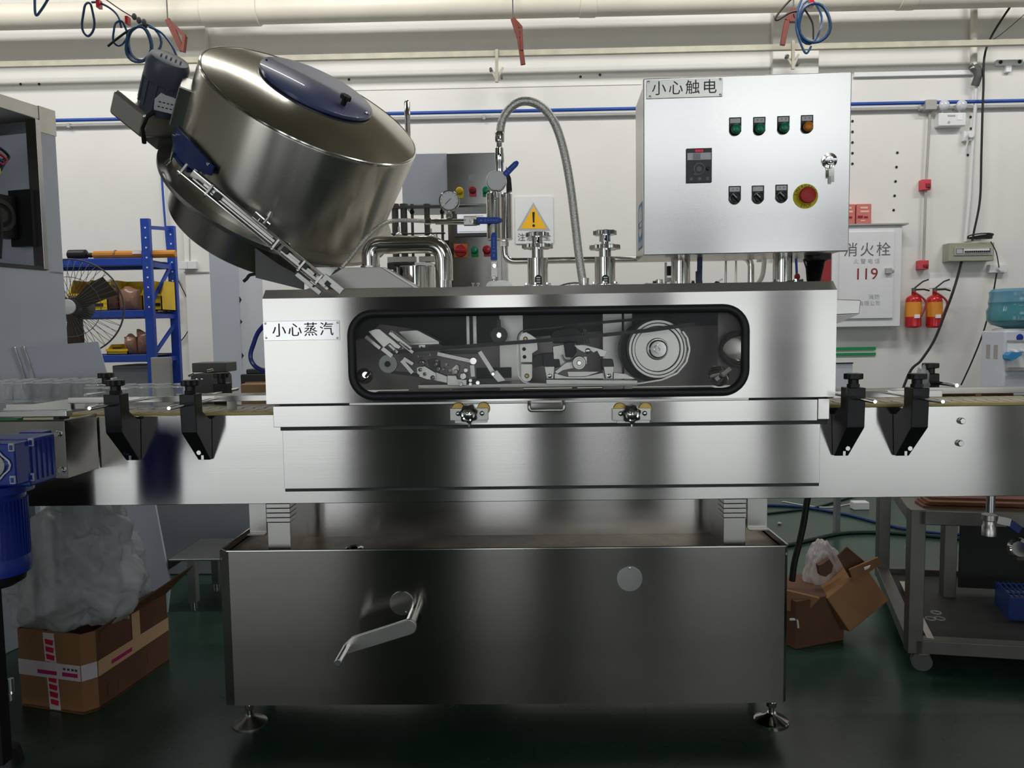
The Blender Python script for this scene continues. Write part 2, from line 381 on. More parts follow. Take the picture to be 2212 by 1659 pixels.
# blue pipe and conduit
t = None
z = at(1106, 240, WY-.05).z
P(MB().cyl((XL, WY-.05, z), (XR, WY-.05, z), 3.6*PX(WY), seg=12), 'blue_wall_pipe', m_bpipe, label='thin blue air pipe running level along the whole back wall', cat='pipe')
t = T('grey_conduit', 'grey cable conduit fixed right under the thin blue wall pipe', 'conduit', (0, WY-.04, z-.035))
P(MB().cyl((XL, WY-.03, z-.04), (XR, WY-.03, z-.04), 2.6*PX(WY), seg=10), 'conduit_run', m_pipeg, t)
for px in (152, 1046, 2060, 700): P(MB().box(at(px, 240, WY).x-.012, at(px, 240, WY).x+.012, WY-.045, WY, z-.056, z-.022), 'saddle_clip', m_pipeg, t)
# dropping blue hose with red valve
a = [at(348, 350, WY-.04), at(352, 420, WY-.04), at(360, 520, WY-.04), at(368, 600, WY-.04), at(373, 676, WY-.04)]
t = T('blue_air_drop', 'blue air line dropping down the wall behind the blue rack to a red tap', 'hose', a[-1])
P(MB().tube(curve(a), .009, 8), 'hose', m_bpipe, t)
p = at(370, 632, WY-.06)
P(MB().sph(p, .022, (1, .7, 1.3)).bar(p, p+V((-.03, -.01, .0)), .012, .006), 'red_tap', m_rede, t)
P(MB().cyl(p+V((0, 0, -.06)), p+V((0.004, 0, -.16)), .014, seg=10), 'drain_cup', m_bpipe, t)
P(MB().cyl(p+V((-.02, .0, -.165)), p+V((.02, 0, -.165)), .007, seg=8), 'nipple', m_brass, t)
P(MB().tube(pc(WY-.02, (376, 590), (392, 620), (410, 660), (415, 695), (400, 725), (385, 742)), .004, 6), 'hanging_black_lead', m_cable, label='thin black lead curving down the wall right of the blue rack', cat='cable')
# double socket on trunking near left pilaster
x0, x1, z0, z1 = rc(390, 565, 428, 582, WY-.07)
t = T('double_socket', 'white double wall socket on the pilaster beside the grey panel', 'socket', (x0, WY-.07, z0))
for q in (0, 1): P(MB().box(x0+(x1-x0)*.5*q, x0+(x1-x0)*(.5*q+.49), WY-.11, WY-.07, z0, z1), 'socket_plate', m_wht, t, bev=.004)
P(MB().box(x0+.03, x1+.09, WY-.08, WY-.07, z0-.03, z0-.02), 'shelf_strip', m_pipeg, t)
P(MB().tube([at(410, 565, WY-.075), at(409, 515, WY-.075)], .004, 6), 'riser_lead', m_pipeg, t)
# ---- right part of the wall
# fire hydrant cabinet
YC = WY-.12
x0, x1, z0, z1 = rc(1797, 487, 1947, 706, YC)
t = T('fire_hydrant_cabinet', 'white fire hydrant wall cabinet with black and red Chinese lettering', 'cabinet', ((x0+x1)/2, YC, z0))
P(MB().box(x0, x1, YC, WY, z0, z1), 'cabinet_frame', m_wht, t, bev=.006)
P(MB().box(x0-.03, x1+.04, YC-.02, WY, z1, z1+.012), 'top_flap', m_pipeg, t)
a0, a1, b0, b1 = rc(1813, 500, 1931, 688, YC-.015)
dr = P(MB().box(a0, a1, YC-.015, YC, b0, b1), 'door', m_wht, t, bev=.004)
q = at(1921, 585, YC-.03); P(MB().box(q.x-.03, q.x+.02, YC-.04, YC-.01, q.z-.022, q.z+.022).box(q.x+.02, q.x+.045, YC-.025, YC, q.z-.01, q.z+.01), 'latch', m_pipeg, dr, bev=.003)
P(MB().text('消火栓', at(1873, 541, YC-.016), XA, ZA, .118, spacing=.22), 'lettering', m_grink, dr, recalc=False)
P(MB().text('火警电话', at(1872, 565, YC-.016), XA, ZA, .045, spacing=.5), 'small_lettering', m_lgrey, dr, recalc=False)
P(MB().text('119', at(1871, 593, YC-.016), XA, ZA, .13), 'number', m_redink, dr, recalc=False)
P(MB().text('消防', at(1888, 642, YC-.016), XA, ZA, .045, spacing=.1).text('有限公司', at(1878, 656, YC-.016), XA, ZA, .042, spacing=.1), 'maker_lettering', m_lgrey, dr, recalc=False)
# red board left of it
x0, x1, z0, z1 = rc(1764, 540, 1797, 640, YC)
t = T('red_board', 'dull red metal box on the wall left of the white hydrant cabinet', 'box', (x0, YC, z0))
P(MB().box(x0, x1, YC+.02, WY, z0, z1), 'box_body', m_dred, t, bev=.004)
P(MB().box(x0+.01, x1-.008, YC+.012, YC+.02, z0+.02, z1-.02), 'cover', m_dred, t)
# red cartons on the cabinet
ztop = rc(1797, 487, 1947, 706, YC)[3]+.012
for i, (a, b, lab) in enumerate(((1815, 1846, 'small red carton half hidden behind the control cabinet edge'), (1849, 1881, 'small red carton with a black mark standing on the hydrant cabinet'))):
    xx0, xx1 = at(a, 465, YC).x, at(b, 465, YC).x; zz = at(1860, 441, YC).z
    t = T('red_carton', lab, 'carton', ((xx0+xx1)/2, YC, ztop), 'cartons on the hydrant cabinet')
    P(MB().box(xx0, xx1, YC-.01, YC+.1, ztop, zz), 'carton_body', mat('faded_red_carton', (206, 118, 108), .6), t, bev=.003)
    P(MB().box(xx0+.01, xx0+.05, YC-.012, YC-.01, ztop+.045, ztop+.065).box(xx0+.06, xx0+.09, YC-.012, YC-.01, ztop+.045, ztop+.06), 'printed_mark', m_redink, t)
    P(MB().box(xx0+.03, xx1-.02, YC-.012, YC-.01, ztop+.09, ztop+.105).box(xx0+.03, xx1-.03, YC-.012, YC-.01, ztop+.12, ztop+.135).box(xx0+.035, xx1-.05, YC-.012, YC-.01, ztop+.02, ztop+.03), 'print_lines', mat('pale_print', (236, 190, 180), .6), t)
# fire extinguishers
for px, lab in ((1972, 'left one of two small red fire extinguishers hung on the wall'), (2017, 'right one of two small red fire extinguishers, beside the black cable')):
    Y = WY-.09; b = at(px, 708, Y); k = PX(Y); r = 15.5*k; h = 68*k
    t = T('fire_extinguisher', lab, 'extinguisher', b, 'fire extinguishers on the wall')
    P(MB().lathe([(r*.8, 0), (r, .012), (r, h*.86), (r*.9, h*.94), (r*.55, h*1.0), (r*.3, h*1.03), (r*.3, h*1.12)], b, ZA, 24), 'cylinder', m_rede, t)
    P(MB().lathe([(r*1.02, h*.34), (r*1.02, h*.80)], b, ZA, 24, False), 'orange_label', mat('extinguisher_label', (230, 150, 52), .5), t)
    P(MB().box(b.x-.02, b.x+.022, b.y-r*1.06, b.y-r*.9, b.z+h*.30, b.z+h*.41), 'white_tag', m_paper, t)
    P(MB().cyl(b+V((0, 0, h*1.1)), b+V((0, 0, h*1.24)), .017, seg=12), 'valve', m_castgrey, t)
    c = b+V((0, 0, h*1.22))
    P(MB().tube([c, c+V((.06, -.02, .055)), c+V((.10, -.03, .07))], .007, 6).tube([c+V((0, 0, -.01)), c+V((.07, -.02, -.008)), c+V((.11, -.03, -.02))], .007, 6), 'lever', m_black, t)
    P(MB().tube(curve([c+V((-.02, -.02, -.02)), b+V((r*.9, -.05, h*.9)), b+V((r*1.15, -.06, h*.7)), b+V((r*.5, -r-.01, h*.36))]), .008, 8), 'discharge_hose', m_dred, t)
    P(MB().box(b.x-.02, b.x+.02, b.y+r*.7, WY, b.z+h*.6, b.z+h*.66), 'wall_hook', m_castgrey, t)
# distribution box
Y = WY-.1; x0, x1, z0, z1 = rc(2050, 524, 2148, 564, Y)
t = T('distribution_box', 'olive grey breaker box on the wall with a row of switches', 'breaker box', (x0, Y, z0))
P(MB().box(x0, x1, Y, WY, z0, z1), 'case', m_olive, t, bev=.006)
c0, c1, d0, d1 = rc(2062, 534, 2144, 551, Y-.008)
P(MB().frame([(c0, d0), (c1, d0), (c1, d1), (c0, d1)], [(c0+.012, d0+.01), (c1-.012, d0+.01), (c1-.012, d1-.01), (c0+.012, d1-.01)], Y-.008, Y), 'cover_frame', m_pipeg, t)
for i in range(12):
    xx = c0+.075+i*(c1-c0-.1)/12
    br = P(MB().box(xx, xx+(c1-c0-.1)/12*.88, Y-.012, Y+.002, d0+.012, d1-.012), 'breaker', m_wht, t)
    P(MB().box(xx+.004, xx+.014, Y-.02, Y-.012, d0+.02, d0+.034), 'toggle', m_black, br)
P(MB().box(c0+.016, c0+.062, Y-.012, Y, d0+.014, d1-.014), 'main_switch', m_lgrey, t)
p = at(2118, 514, Y+.03)
t = T('cable_coil', 'loose coil of thin black cable lying on top of the breaker box', 'cable coil', p)
P(MB().tube([p+V(((.085+.004*j)*cos(a), .055*sin(a), .012*sin(a*1.0+j)+.006*j)) for j in range(4) for a in [2*pi*i/20 for i in range(20)]], .0055, 6), 'coil', m_cable, t)
P(MB().tube(pc(Y, (2192, 0), (2132, 100), (2124, 200), (2120, 330), (2117, 430), (2104, 500), (2100, 520)), .0085, 8), 'black_cable', m_cable, label='black cable hanging from the cream rail down to the breaker box', cat='cable')
q = [at(2078, 562, WY-.05)]+[at(x, y, WY-.27) for x, y in ((2062, 620), (2040, 680), (2018, 735), (1990, 778), (1960, 815))]; q += [V((q[-1].x-.16, WY-.3, .35)), V((q[-1].x-.1, WY-.3, .01))]
P(MB().tube(curve(q, 8), .010, 8), 'black_cable', m_cable, label='thick black cable sagging from under the breaker box down past the extinguishers', cat='cable')
P(MB().tube(pc(Y, (2140, 522), (2152, 545), (2158, 578)), .004, 6), 'black_lead', m_cable, label='short thin lead from breaker box to the low white socket', cat='cable')
P(MB().tube(pc(WY-.1, (2153, 590), (2143, 645), (2125, 715), (2102, 775), (2076, 832)), .006, 8), 'black_cable', m_cable, label='thin black cable running from the low white socket down left of the water dispenser', cat='cable')
P(MB().tube(pc(YR, (2240, 5), (2205, 38), (2165, 72), (2138, 90)), .003, 6), 'thin_wire', m_cable, label='thin dark wire rising from the rail to the top right corner', cat='cable')
# sockets right
for (a, b, c, d), lab, pl in (((2082, 283, 2104, 304), 'white wall socket with a plug below the emergency lamp', 1), ((2138, 571, 2176, 589), 'low white wall socket above the water dispenser', 1)):
    x0, x1, z0, z1 = rc(a, b, c, d, WY-.04)
    t = T('wall_socket', lab, 'socket', (x0, WY-.04, z0), 'single sockets on the wall')
    P(MB().box(x0, x1, WY-.04, WY, z0, z1), 'socket_plate', m_wht, t, bev=.004)
    m_ = ((x0+x1)/2, WY-.04, (z0+z1)/2)
    P(MB().cyl(m_, (m_[0], WY-.075, m_[2]), .022, seg=12), 'plug', m_wht, t)
P(MB().tube(pc(WY-.05, (2088, 268), (2092, 275), (2090, 300), (2086, 320), (2092, 305)), .003, 6), 'white_lead', m_wirew, label='thin white lead from the emergency lamp to its socket', cat='cable')
# emergency light
Y = WY-.07; x0, x1, z0, z1 = rc(2028, 243, 2088, 272, Y)
t = T('emergency_light', 'white twin-spot emergency lamp on the wall under the blue pipe', 'lamp', (x0, Y, z0))
P(MB().box(x0, x1, Y, WY, z0, z1), 'battery_case', m_wht, t, bev=.01)
for px in (2040, 2078):
    c = at(px, 227, Y); 
    h = P(MB().cyl(c+V((0, .06, 0)), c, .025, .043, 18), 'spot_head', m_wht, t, bev=.003)
    P(MB().lathe([(.043, 0), (.036, .012), (.018, .02), (.0, .022)], c, (0, -1, 0), 18), 'lens', m_lcd, h)
    P(MB().cyl((c.x, Y+.03, z1-.005), (c.x, Y+.03, c.z-.03), .009, seg=8), 'swivel', m_wht, h)
P(MB().box(x1-.075, x1-.035, Y-.003, Y, z0+.045, z1-.015), 'indicator_plate', m_paper, t)
P(MB().box(x0+.07, x0+.13, Y-.003, Y, z1-.03, z1-.018).cyl((x0+.08, Y, z0+.03), (x0+.08, Y-.004, z0+.03), .010, seg=10), 'grey_print', m_lgrey, t)
# fire alarm line
c = at(2008, 228, WY-.05)
t = T('alarm_conduit', 'grey conduit dropping from a junction box to the red alarm points', 'conduit', at(1996, 560, WY))
P(MB().tube([at(2009, 236, WY-.03), at(2004, 330, WY-.03), at(2000, 400, WY-.03), at(1995, 562, WY-.03)], .010, 8), 'conduit_run', m_pipeg, t)
P(MB().box(c.x-.045, c.x+.045, WY-.08, WY, c.z-.04, c.z+.04), 'junction_box', m_pipeg, t, bev=.006)
P(MB().cyl((c.x-.08, WY-.04, c.z-.02), (c.x-.04, WY-.04, c.z-.02), .018, seg=10), 'conduit_gland', m_pipeg, t)
for (a, b, c_, d), lab in (((1992, 387, 2012, 410), 'red alarm sounder box halfway down the grey conduit'), ((1986, 562, 2007, 582), 'red manual call point at the foot of the grey conduit')):
    x0, x1, z0, z1 = rc(a, b, c_, d, WY-.06)
    t = T('alarm_point', lab, 'fire alarm', (x0, WY-.06, z0), 'red fire alarm points')
    P(MB().box(x0, x1, WY-.06, WY, z0, z1), 'case', mat('alarm_red', (204, 74, 84), .45), t, bev=.006)
    P(MB().box(x0+.03, x1-.008, WY-.068, WY-.06, z0+.02, z1-.035), 'push_plate', m_redink, t)
    P(MB().cyl((x1-.02, WY-.06, z0+.015), (x1-.02, WY-.065, z0+.015), .006, seg=8), 'key_hole', m_black, t)
# vertical pvc pipe with elbow
t = T('pvc_downpipe', 'white plastic pipe coming down the wall beside the emergency lamp', 'pipe', at(2090, 520, WY))
P(MB().tube([at(2104, -20, WY-.06), at(2103, 148, WY-.06)], .026, 12), 'upper_pipe', m_ledge, t)
P(MB().tube(bend([at(2098, 140, WY-.05), at(2112, 150, WY-.07), at(2113, 165, WY-.07), at(2106, 185, WY-.05)], .04), .03, 12), 'fitting', m_castgrey, t)
P(MB().tube([at(2110, 170, WY-.04), at(2106, 240, WY-.04), at(2095, 420, WY-.03), at(2086, 522, WY-.03)], .014, 10), 'lower_pipe', m_wht, t)
# old white bracket with two bolts
c = at(2175, 138, WY)
t = T('mounting_plate', 'white plate with two bolt holes on the wall near the top right corner', 'plate', c)
P(MB().box(c.x-.1, c.x+.11, WY-.03, WY, c.z-.02, c.z+.025).box(c.x-.025, c.x+.02, WY-.035, WY, c.z-.075, c.z-.01), 'plate_body', m_wht, t, bev=.005)
for s in (-.07, .08): P(MB().cyl((c.x+s, WY-.03, c.z+.004), (c.x+s, WY-.036, c.z+.004), .014, seg=10), 'bolt_hole', m_dark, t)
# green edged strips and paper notes
for y0, y1, lab in ((751, 758, 'upper of two green tape strips on the wall right of the machine'), (763, 770, 'lower of two green tape strips on the wall right of the machine')):
    x0, x1, z0, z1 = rc(1800, y0-1, 1892, y1-2, WY-.012)
    P(MB().box(x0, x1, WY-.012, WY, z0, z1), 'tape_strip', m_greent, label=lab, cat='tape', group='green strips on the wall')
x0, x1, z0, z1 = rc(2008, 590, 2054, 622, WY-.004)
P(MB().box(x0, x1, WY-.004, WY, z0, z1), 'wall_notice', m_paper, label='blank white paper stuck on the wall above the right fire extinguisher', cat='paper')
# warning sign on the wall
Y = WY-.012; x0, x1, z0, z1 = rc(1113, 424, 1195, 526, Y)
t = T('warning_sign', 'laminated warning sheet with yellow triangle on the wall behind the steam valves', 'sign', ((x0+x1)/2, Y, z0))
P(MB().xz(rrect(x0, x1, z0, z1, .01, 3), Y, WY-.002), 'laminate', m_wht, t)
A, B, C = at(1152, 437, Y), at(1189, 499, Y), at(1117, 498, Y); g = (A+B+C)/3
tri = lambda s, y: [V((g.x+(p.x-g.x)*s, y, g.z+(p.z-g.z)*s)) for p in (A, C, B)]
P(MB().add(tri(1, Y-.001), [(0, 1, 2)]), 'triangle_border', m_lgrey, t, recalc=False)
P(MB().add(tri(.78, Y-.002), [(0, 1, 2)]), 'yellow_triangle', m_yelsign, t, recalc=False)
P(MB().xz([(g.x-.010, g.z+.075), (g.x-.006, g.z-.01), (g.x+.006, g.z-.01), (g.x+.010, g.z+.075)], Y-.0045, Y-.0025).cyl((g.x, Y-.0025, g.z-.035), (g.x, Y-.0045, g.z-.035), .011, seg=16), 'exclamation_mark', m_ink, t)
P(MB().text('注意安全', at(1154, 513, Y-.003), XA, ZA, .066, spacing=.12), 'lettering', m_grink, t, recalc=False)

# ---- red oxide brackets under the ceiling pipe
for pts, lab in (([(362, 42), (394, 110), (374, 62), (400, 78), (396, 112)], 'red oxide pipe bracket above the grey motor'), ([(1108, 40), (1122, 82), (1130, 140), (1126, 60), (1128, 110)], 'narrow red oxide pipe hanger in the middle of the wall'), ([(1714, 20), (1700, 45), (1690, 98), (1722, 45), (1704, 45)], 'red oxide pipe bracket behind the right blue hose coil')):
    Y = 3.4; q = [at(x, y, Y) for x, y in pts]
    t = T('pipe_hanger', lab, 'bracket', q[1], 'red oxide pipe brackets')
    P(MB().bar(q[0], q[1], .018, .012).bar(q[1], q[2], .018, .012), 'arm', m_rust, t, bev=.003)
    P(MB().bar(q[3], q[4], .01, .02).bar(q[0], q[3], .012, .01), 'brace', m_rust, t)
    P(MB().tube([q[0], q[0]+V((.0, .0, .35))], .005, 6), 'rod', m_castgrey, t)
# ---- hanging hose coils
def loop(cx, cy, rx, ry, Y, turns, dphi=0, dr=2.0, tilt=.03):
    return [at(cx+(rx+dr*sin(3*a+dphi))*cos(a)+1.5*(a/6.28), cy+(ry+dr*cos(2*a+dphi))*sin(a), Y+tilt*sin(a+dphi)+.012*a/6.28) for a in [-pi/2+2*pi*turns*i/(24*turns)*1.0 for i in range(int(24*turns)+1)]]
Y = 1.4; k = PX(Y)
t = T('hose_bundle', 'bundle of blue air hose loops hanging above the grey motor at top left', 'hose', at(300, 135, Y), 'blue hose coils hung overhead')
P(MB().tube(loop(298, 96, 27, 40, Y, 3, .4), 2.6*k, 7), 'hose_coil', m_hose, t)
P(MB().tube(loop(310, 92, 36, 38, Y+.05, 2, 1.9), 2.4*k, 7), 'hose_coil', m_hose, t)
P(MB().tube(pc(Y, (322, 58), (350, 72), (372, 100), (385, 130)), 2.4*k, 7), 'hose_tail', m_hose, t)
P(MB().tube(pc(Y, (233, 100), (250, 86), (275, 68), (300, 58), (318, 58)), [2.4*k]*33, 7), 'hose_tail', m_cable, t)
P(MB().tube(loop(258, 72, 15, 28, Y+.02, 1, .8), 2.2*k, 7), 'hose_coil', m_hose, t)
P(MB().tube(pc(Y+.01, (198, 5), (214, 6), (238, 18), (255, 35), (262, 60)), 2.2*k, 7), 'hose_tail', m_hose, t)
P(MB().tube(loop(190, 42, 13, 38, Y+.02, 1, .2), 2.4*k, 7), 'hose_coil', m_hose, t)
P(MB().tube(pc(Y, (75, -10), (77, 32), (90, 20), (106, -6)), 2.6*k, 7), 'hose_tail', m_hose, t)
P(MB().box(*[f(at(213, 8, Y)) for f in (lambda p: p.x-.008, lambda p: p.x+.008, lambda p: p.y-.01, lambda p: p.y+.02)], at(213, 17, Y).z, at(213, 0, Y).z), 'hose_clip', m_rede, t)
P(MB().box(*[f(at(275, 45, Y)) for f in (lambda p: p.x-.007, lambda p: p.x+.007, lambda p: p.y-.01, lambda p: p.y+.02)], at(275, 52, Y).z, at(275, 36, Y).z), 'hose_clip', m_rede, t)
P(MB().tube(pc(Y, (222, -6), (262, 22), (300, 44), (322, 54)), .003, 6), 'hanging_wire', m_castgrey, t)
for x, y in ((290, 36), (300, 44), (311, 48)): P(MB().sph(at(x, y, Y), .012, (1, 1, 1.4), 10), 'wire_clamp', m_castgrey, t)
Y = 2.4; k = PX(Y)
t = T('hose_bundle', 'bundle of blue air hose loops hanging over the control cabinet at top right', 'hose', at(1755, 110, Y), 'blue hose coils hung overhead')
P(MB().tube(loop(1758, 50, 34, 44, Y, 2, .4), 2.8*k, 7), 'hose_coil', m_hose, t)
P(MB().tube(loop(1748, 48, 26, 46, Y+.05, 1, 2.2), 2.4*k, 7), 'hose_coil', m_hose, t)
P(MB().tube(pc(Y, (1735, -8), (1724, 20), (1720, 60), (1732, 100), (1742, 115), (1752, 100)), 2.4*k, 7), 'hose_tail', m_hose, t)
P(MB().tube(pc(Y, (1712, -5), (1690, 18), (1676, 38), (1680, 43), (1705, 28), (1722, 24)), 2.2*k, 7), 'hose_tail', m_cable, t)
P(MB().tube(pc(Y, (1738, 20), (1755, 50), (1757, 85)), 1.8*k, 7), 'hose_tail', m_cable, t)
c = at(1752, 6, Y); P(MB().box(c.x-.011, c.x+.011, c.y-.02, c.y+.02, c.z-.025, c.z+.03), 'hose_clip', m_rede, t)
# small pale brackets near pipe at left pilaster
# ================================================================== the capping machine
def hexbolt(mb, c, r, h, ax=(0, -1, 0)):
    return mb.lathe([(r*1.25, 0), (r*1.25, h*.25), (r, h*.26), (r, h)], c, ax, 6)
# ---- water tank base
x0, x1, zb, zt = rc(480, 1185, 1702, 1521, 0)
zb, zt = at(1106, 1521, 0).z, at(1106, 1185, 0).z
TD = .34
tk = T('water_tank_base', 'long stainless steel tank on round feet carrying the capping machine', 'tank', ((x0+x1)/2, TD/2, 0))
o, i_ = .030, .004
sh = [(x0, TD), (x0, .005), (x0+o, 0), (x1-.012, 0), (x1, .012), (x1, TD)]
mb = MB(); n = len(sh)
mb.add([(x, y, zb) for x, y in sh]+[(x, y, zt) for x, y in sh], [(i, (i+1) % n, n+(i+1) % n, n+i) for i in range(n)]+[tuple(range(n))])
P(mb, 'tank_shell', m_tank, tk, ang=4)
P(MB().tube([(x0, TD, zt), (x0, .02, zt), (x0+.025, 0, zt), (x1-.01, 0, zt), (x1, .012, zt), (x1, TD, zt)], .0035, 6), 'rolled_rim', m_pol, tk)
P(MB().box(x0+.004, x1-.004, .004, TD, zt-.03, zt-.022), 'wet_tray_deck', m_dirty, tk, label='stained tray deck with residue')
P(MB().lathe([(.03, 0), (.024, .003), (.018, .001), (.0, -.002)], V((at(765, 1167, .1).x, .1, zt-.022)), ZA, 20), 'drain_fitting', m_pol, tk)
bx0, bx1 = at(548, 1115, .24).x, at(1655, 1115, .24).x; zcb_ = at(1106, 1083, .02).z
P(MB().box(at(652, 1115, .235).x, at(1545, 1115, .235).x, .235, .245, zt-.022, zcb_-.002), 'splash_back', m_brush, tk)
for a, b in ((540, 578), (1612, 1656)):
    P(MB().box(at(a, 1115, .2).x, at(b, 1115, .2).x, .19, .2, zt+.005, zcb_-.002).box(at(a, 1115, .2).x, at(b, 1115, .2).x, .165, .19, zt+.003, zt+.008), 'folded_side_plate', m_satin, tk, bev=.002)
for a in (652, 1543): P(MB().box(at(a, 1115, .2).x-.004, at(a, 1115, .2).x+.004, .07, .235, zt-.022, zcb_-.002), 'partition_plate', m_satin, tk)
for a, b in ((577, 627), (1563, 1611)):
    xa, xb_ = at(a, 1130, .03).x, at(b, 1130, .03).x; z0 = zt-.022; z1 = zcb_; h = (z1-z0)/.995
    c = P(MB().box(xa, xb_, .03, .10, z0, z0+h*.62), 'support_block', m_satin, tk, bev=.002)
    for q in range(4): P(MB().box(xa-.001, xb_+.001, .028, .10, z0+h*(.63+.09*q), z0+h*(.71+.09*q)), 'packing_plate', m_satin, c, bev=.0015)
for px, Y, lab in ((541, .07, 'dull'), (1666, .07, 'bright'), (541, .28, ''), (1666, .28, '')):
    c = at(px, 1575, .07); c = V((c.x, Y, 0))
    f = P(MB().lathe([(.056, 0), (.056, .005), (.05, .010), (.02, .022), (.014, .03)], c, ZA, 32), 'levelling_foot', m_satin if px < 600 else m_pol, tk)
    P(MB().cyl(c+V((0, 0, .028)), c+V((0, 0, zb+.002)), .009).lathe([(.016, 0), (.016, .016)], c+V((0, 0, .05)), ZA, 6), 'threaded_stem', m_pol, f)
for px, py, r in ((868, 1303, 27), (1360, 1250, 28)):
    c = at(px, py, -.001); r *= PX(0)
    d = P(MB().cyl(c, c+V((0, -.003, 0)), r, seg=40), 'round_cover', m_cabin, tk, bev=.0006)
    s = c+V((r*.35 if px < 900 else 0, -.003, -r*.75 if px < 900 else r*.86)); P(MB().sph(s, .004, (1, .6, 1), 8), 'screw', m_chrome, d)
hb = at(893, 1334, 0)
P(MB().cyl(hb+V((0, -.001, 0)), hb+V((0, .0, 0)), .026, seg=28), 'shaft_hole', m_dark, tk)
Ya = -.105; a = at(884, 1352, Ya); b = at(747, 1396, Ya); a.y = b.y = Ya
hub = V((a.x, Ya, a.z))
ck = P(MB().cyl((hub.x, .01, hub.z), (hub.x, Ya, hub.z), .017, seg=20), 'crank_shaft', m_pol, tk)
u = (b-a).normalized(); vv = V((-u.z, 0, u.x)); hw = .024
poly = [a+vv*hw*cos(t)-u*hw*sin(t) for t in [pi*k/8 for k in range(9)]]+[b-vv*hw*1.0-u*.03, b-vv*hw*.35+u*.004, b+vv*hw*.9+u*.012]
P(MB().prism(poly, (0, 0, 0), (0, -.012, 0)), 'crank_arm', m_satin, ck, bev=.002)
P(MB().cyl(b+V((.004, -.01, .0)), b+V((.004, -.115, .0)), .0115, .0115, 18), 'crank_grip', m_chrome, ck, bev=.002)

# ---- main conveyor
Yc = .02; zct, zcb = at(1106, 889, Yc).z, at(1106, 1083, Yc).z
cx0, cx1 = at(52, 1000, Yc).x, at(2420, 1000, Yc).x
cv = T('main_conveyor', 'stainless slat conveyor running straight through the capping machine', 'conveyor', (0, Yc, zcb))
P(MB().box(cx0, cx1, Yc, Yc+.012, zcb, zct).box(cx0, cx1, Yc, Yc+.05, zcb, zcb+.004), 'front_side_plate', m_brush, cv, bev=.002)
P(MB().box(cx0, cx1, .36, .372, zcb, zct), 'rear_side_plate', m_brush, cv)
P(MB().box(cx0, cx1, Yc+.012, .36, zcb+.02, zcb+.03), 'bed_plate', m_satin, cv)
P(MB().box(cx0, cx1, Yc+.004, Yc+.03, zct, zct+.008), 'wear_strip', m_wear, cv, bev=.001)
P(MB().box(cx0, cx1, Yc+.01, Yc+.30, zct-.012, zct-.004), 'slide_bed', m_dgrey, cv)
plate = None
zz = zct+.008
for rng in ((at(160, 880, .1).x, at(600, 880, .1).x), (at(1775, 880, .1).x, at(2260, 880, .1).x)):
    x = rng[0]
    while x < rng[1]:
        if plate is None:
            p_ = .0381; g = .0026; y0, y1 = Yc+.022, Yc+.215; mb = MB()
            mb.prism([(x+g, y0, 0), (x+p_-g, y0, 0), (x+p_-g, y0+.07, 0), (x+p_-g+.008, y0+.08, 0), (x+p_-g+.008, y0+.11, 0), (x+p_-g, y0+.12, 0), (x+p_-g, y1, 0), (x+g, y1, 0), (x+g, y0+.12, 0), (x+g+.008, y0+.11, 0), (x+g+.008, y0+.08, 0), (x+g, y0+.07, 0)], (0, 0, zz-.006), (0, 0, zz))
            plate = P(mb, 'chain_plate', m_chain, cv); px_ = x
        else: dup(plate, (x-px_, 0, 0), cv)
        x += .0381
def rail(a, b, y0, y1, Y, name='guide_rail'):
    xa, xb_, z0, z1 = rc(a, y0, b, y1, Y)
    return P(MB().box(xa, xb_, Y, Y+.008, min(z0, z1), max(z0, z1)), name, m_satin, cv, bev=.0015)
rail(146, 578, 856, 869, .10); rail(380, 578, 850, 857, .24)
rail(1800, 2036, 844, 859, .10); rail(1800, 2330, 836, 851, .26)
for px in (500, ): 
    c = at(px, 876, .11); P(MB().box(c.x-.015, c.x+.015, .11, .118, c.z-.012, c.z+.02), 'rail_post', m_satin, cv)
def knob(mb, c, r, h, ax=(0, 0, 1), lobes=6):
    w_ = V(ax); u = w_.orthogonal().normalized(); v = w_.cross(u); k = lobes*8
    pts = [c+(u*cos(2*pi*i/k)+v*sin(2*pi*i/k))*r*(1+.10*cos(lobes*2*pi*i/k)) for i in range(k)]
    mb.prism(pts, w_*0, w_*h); return mb
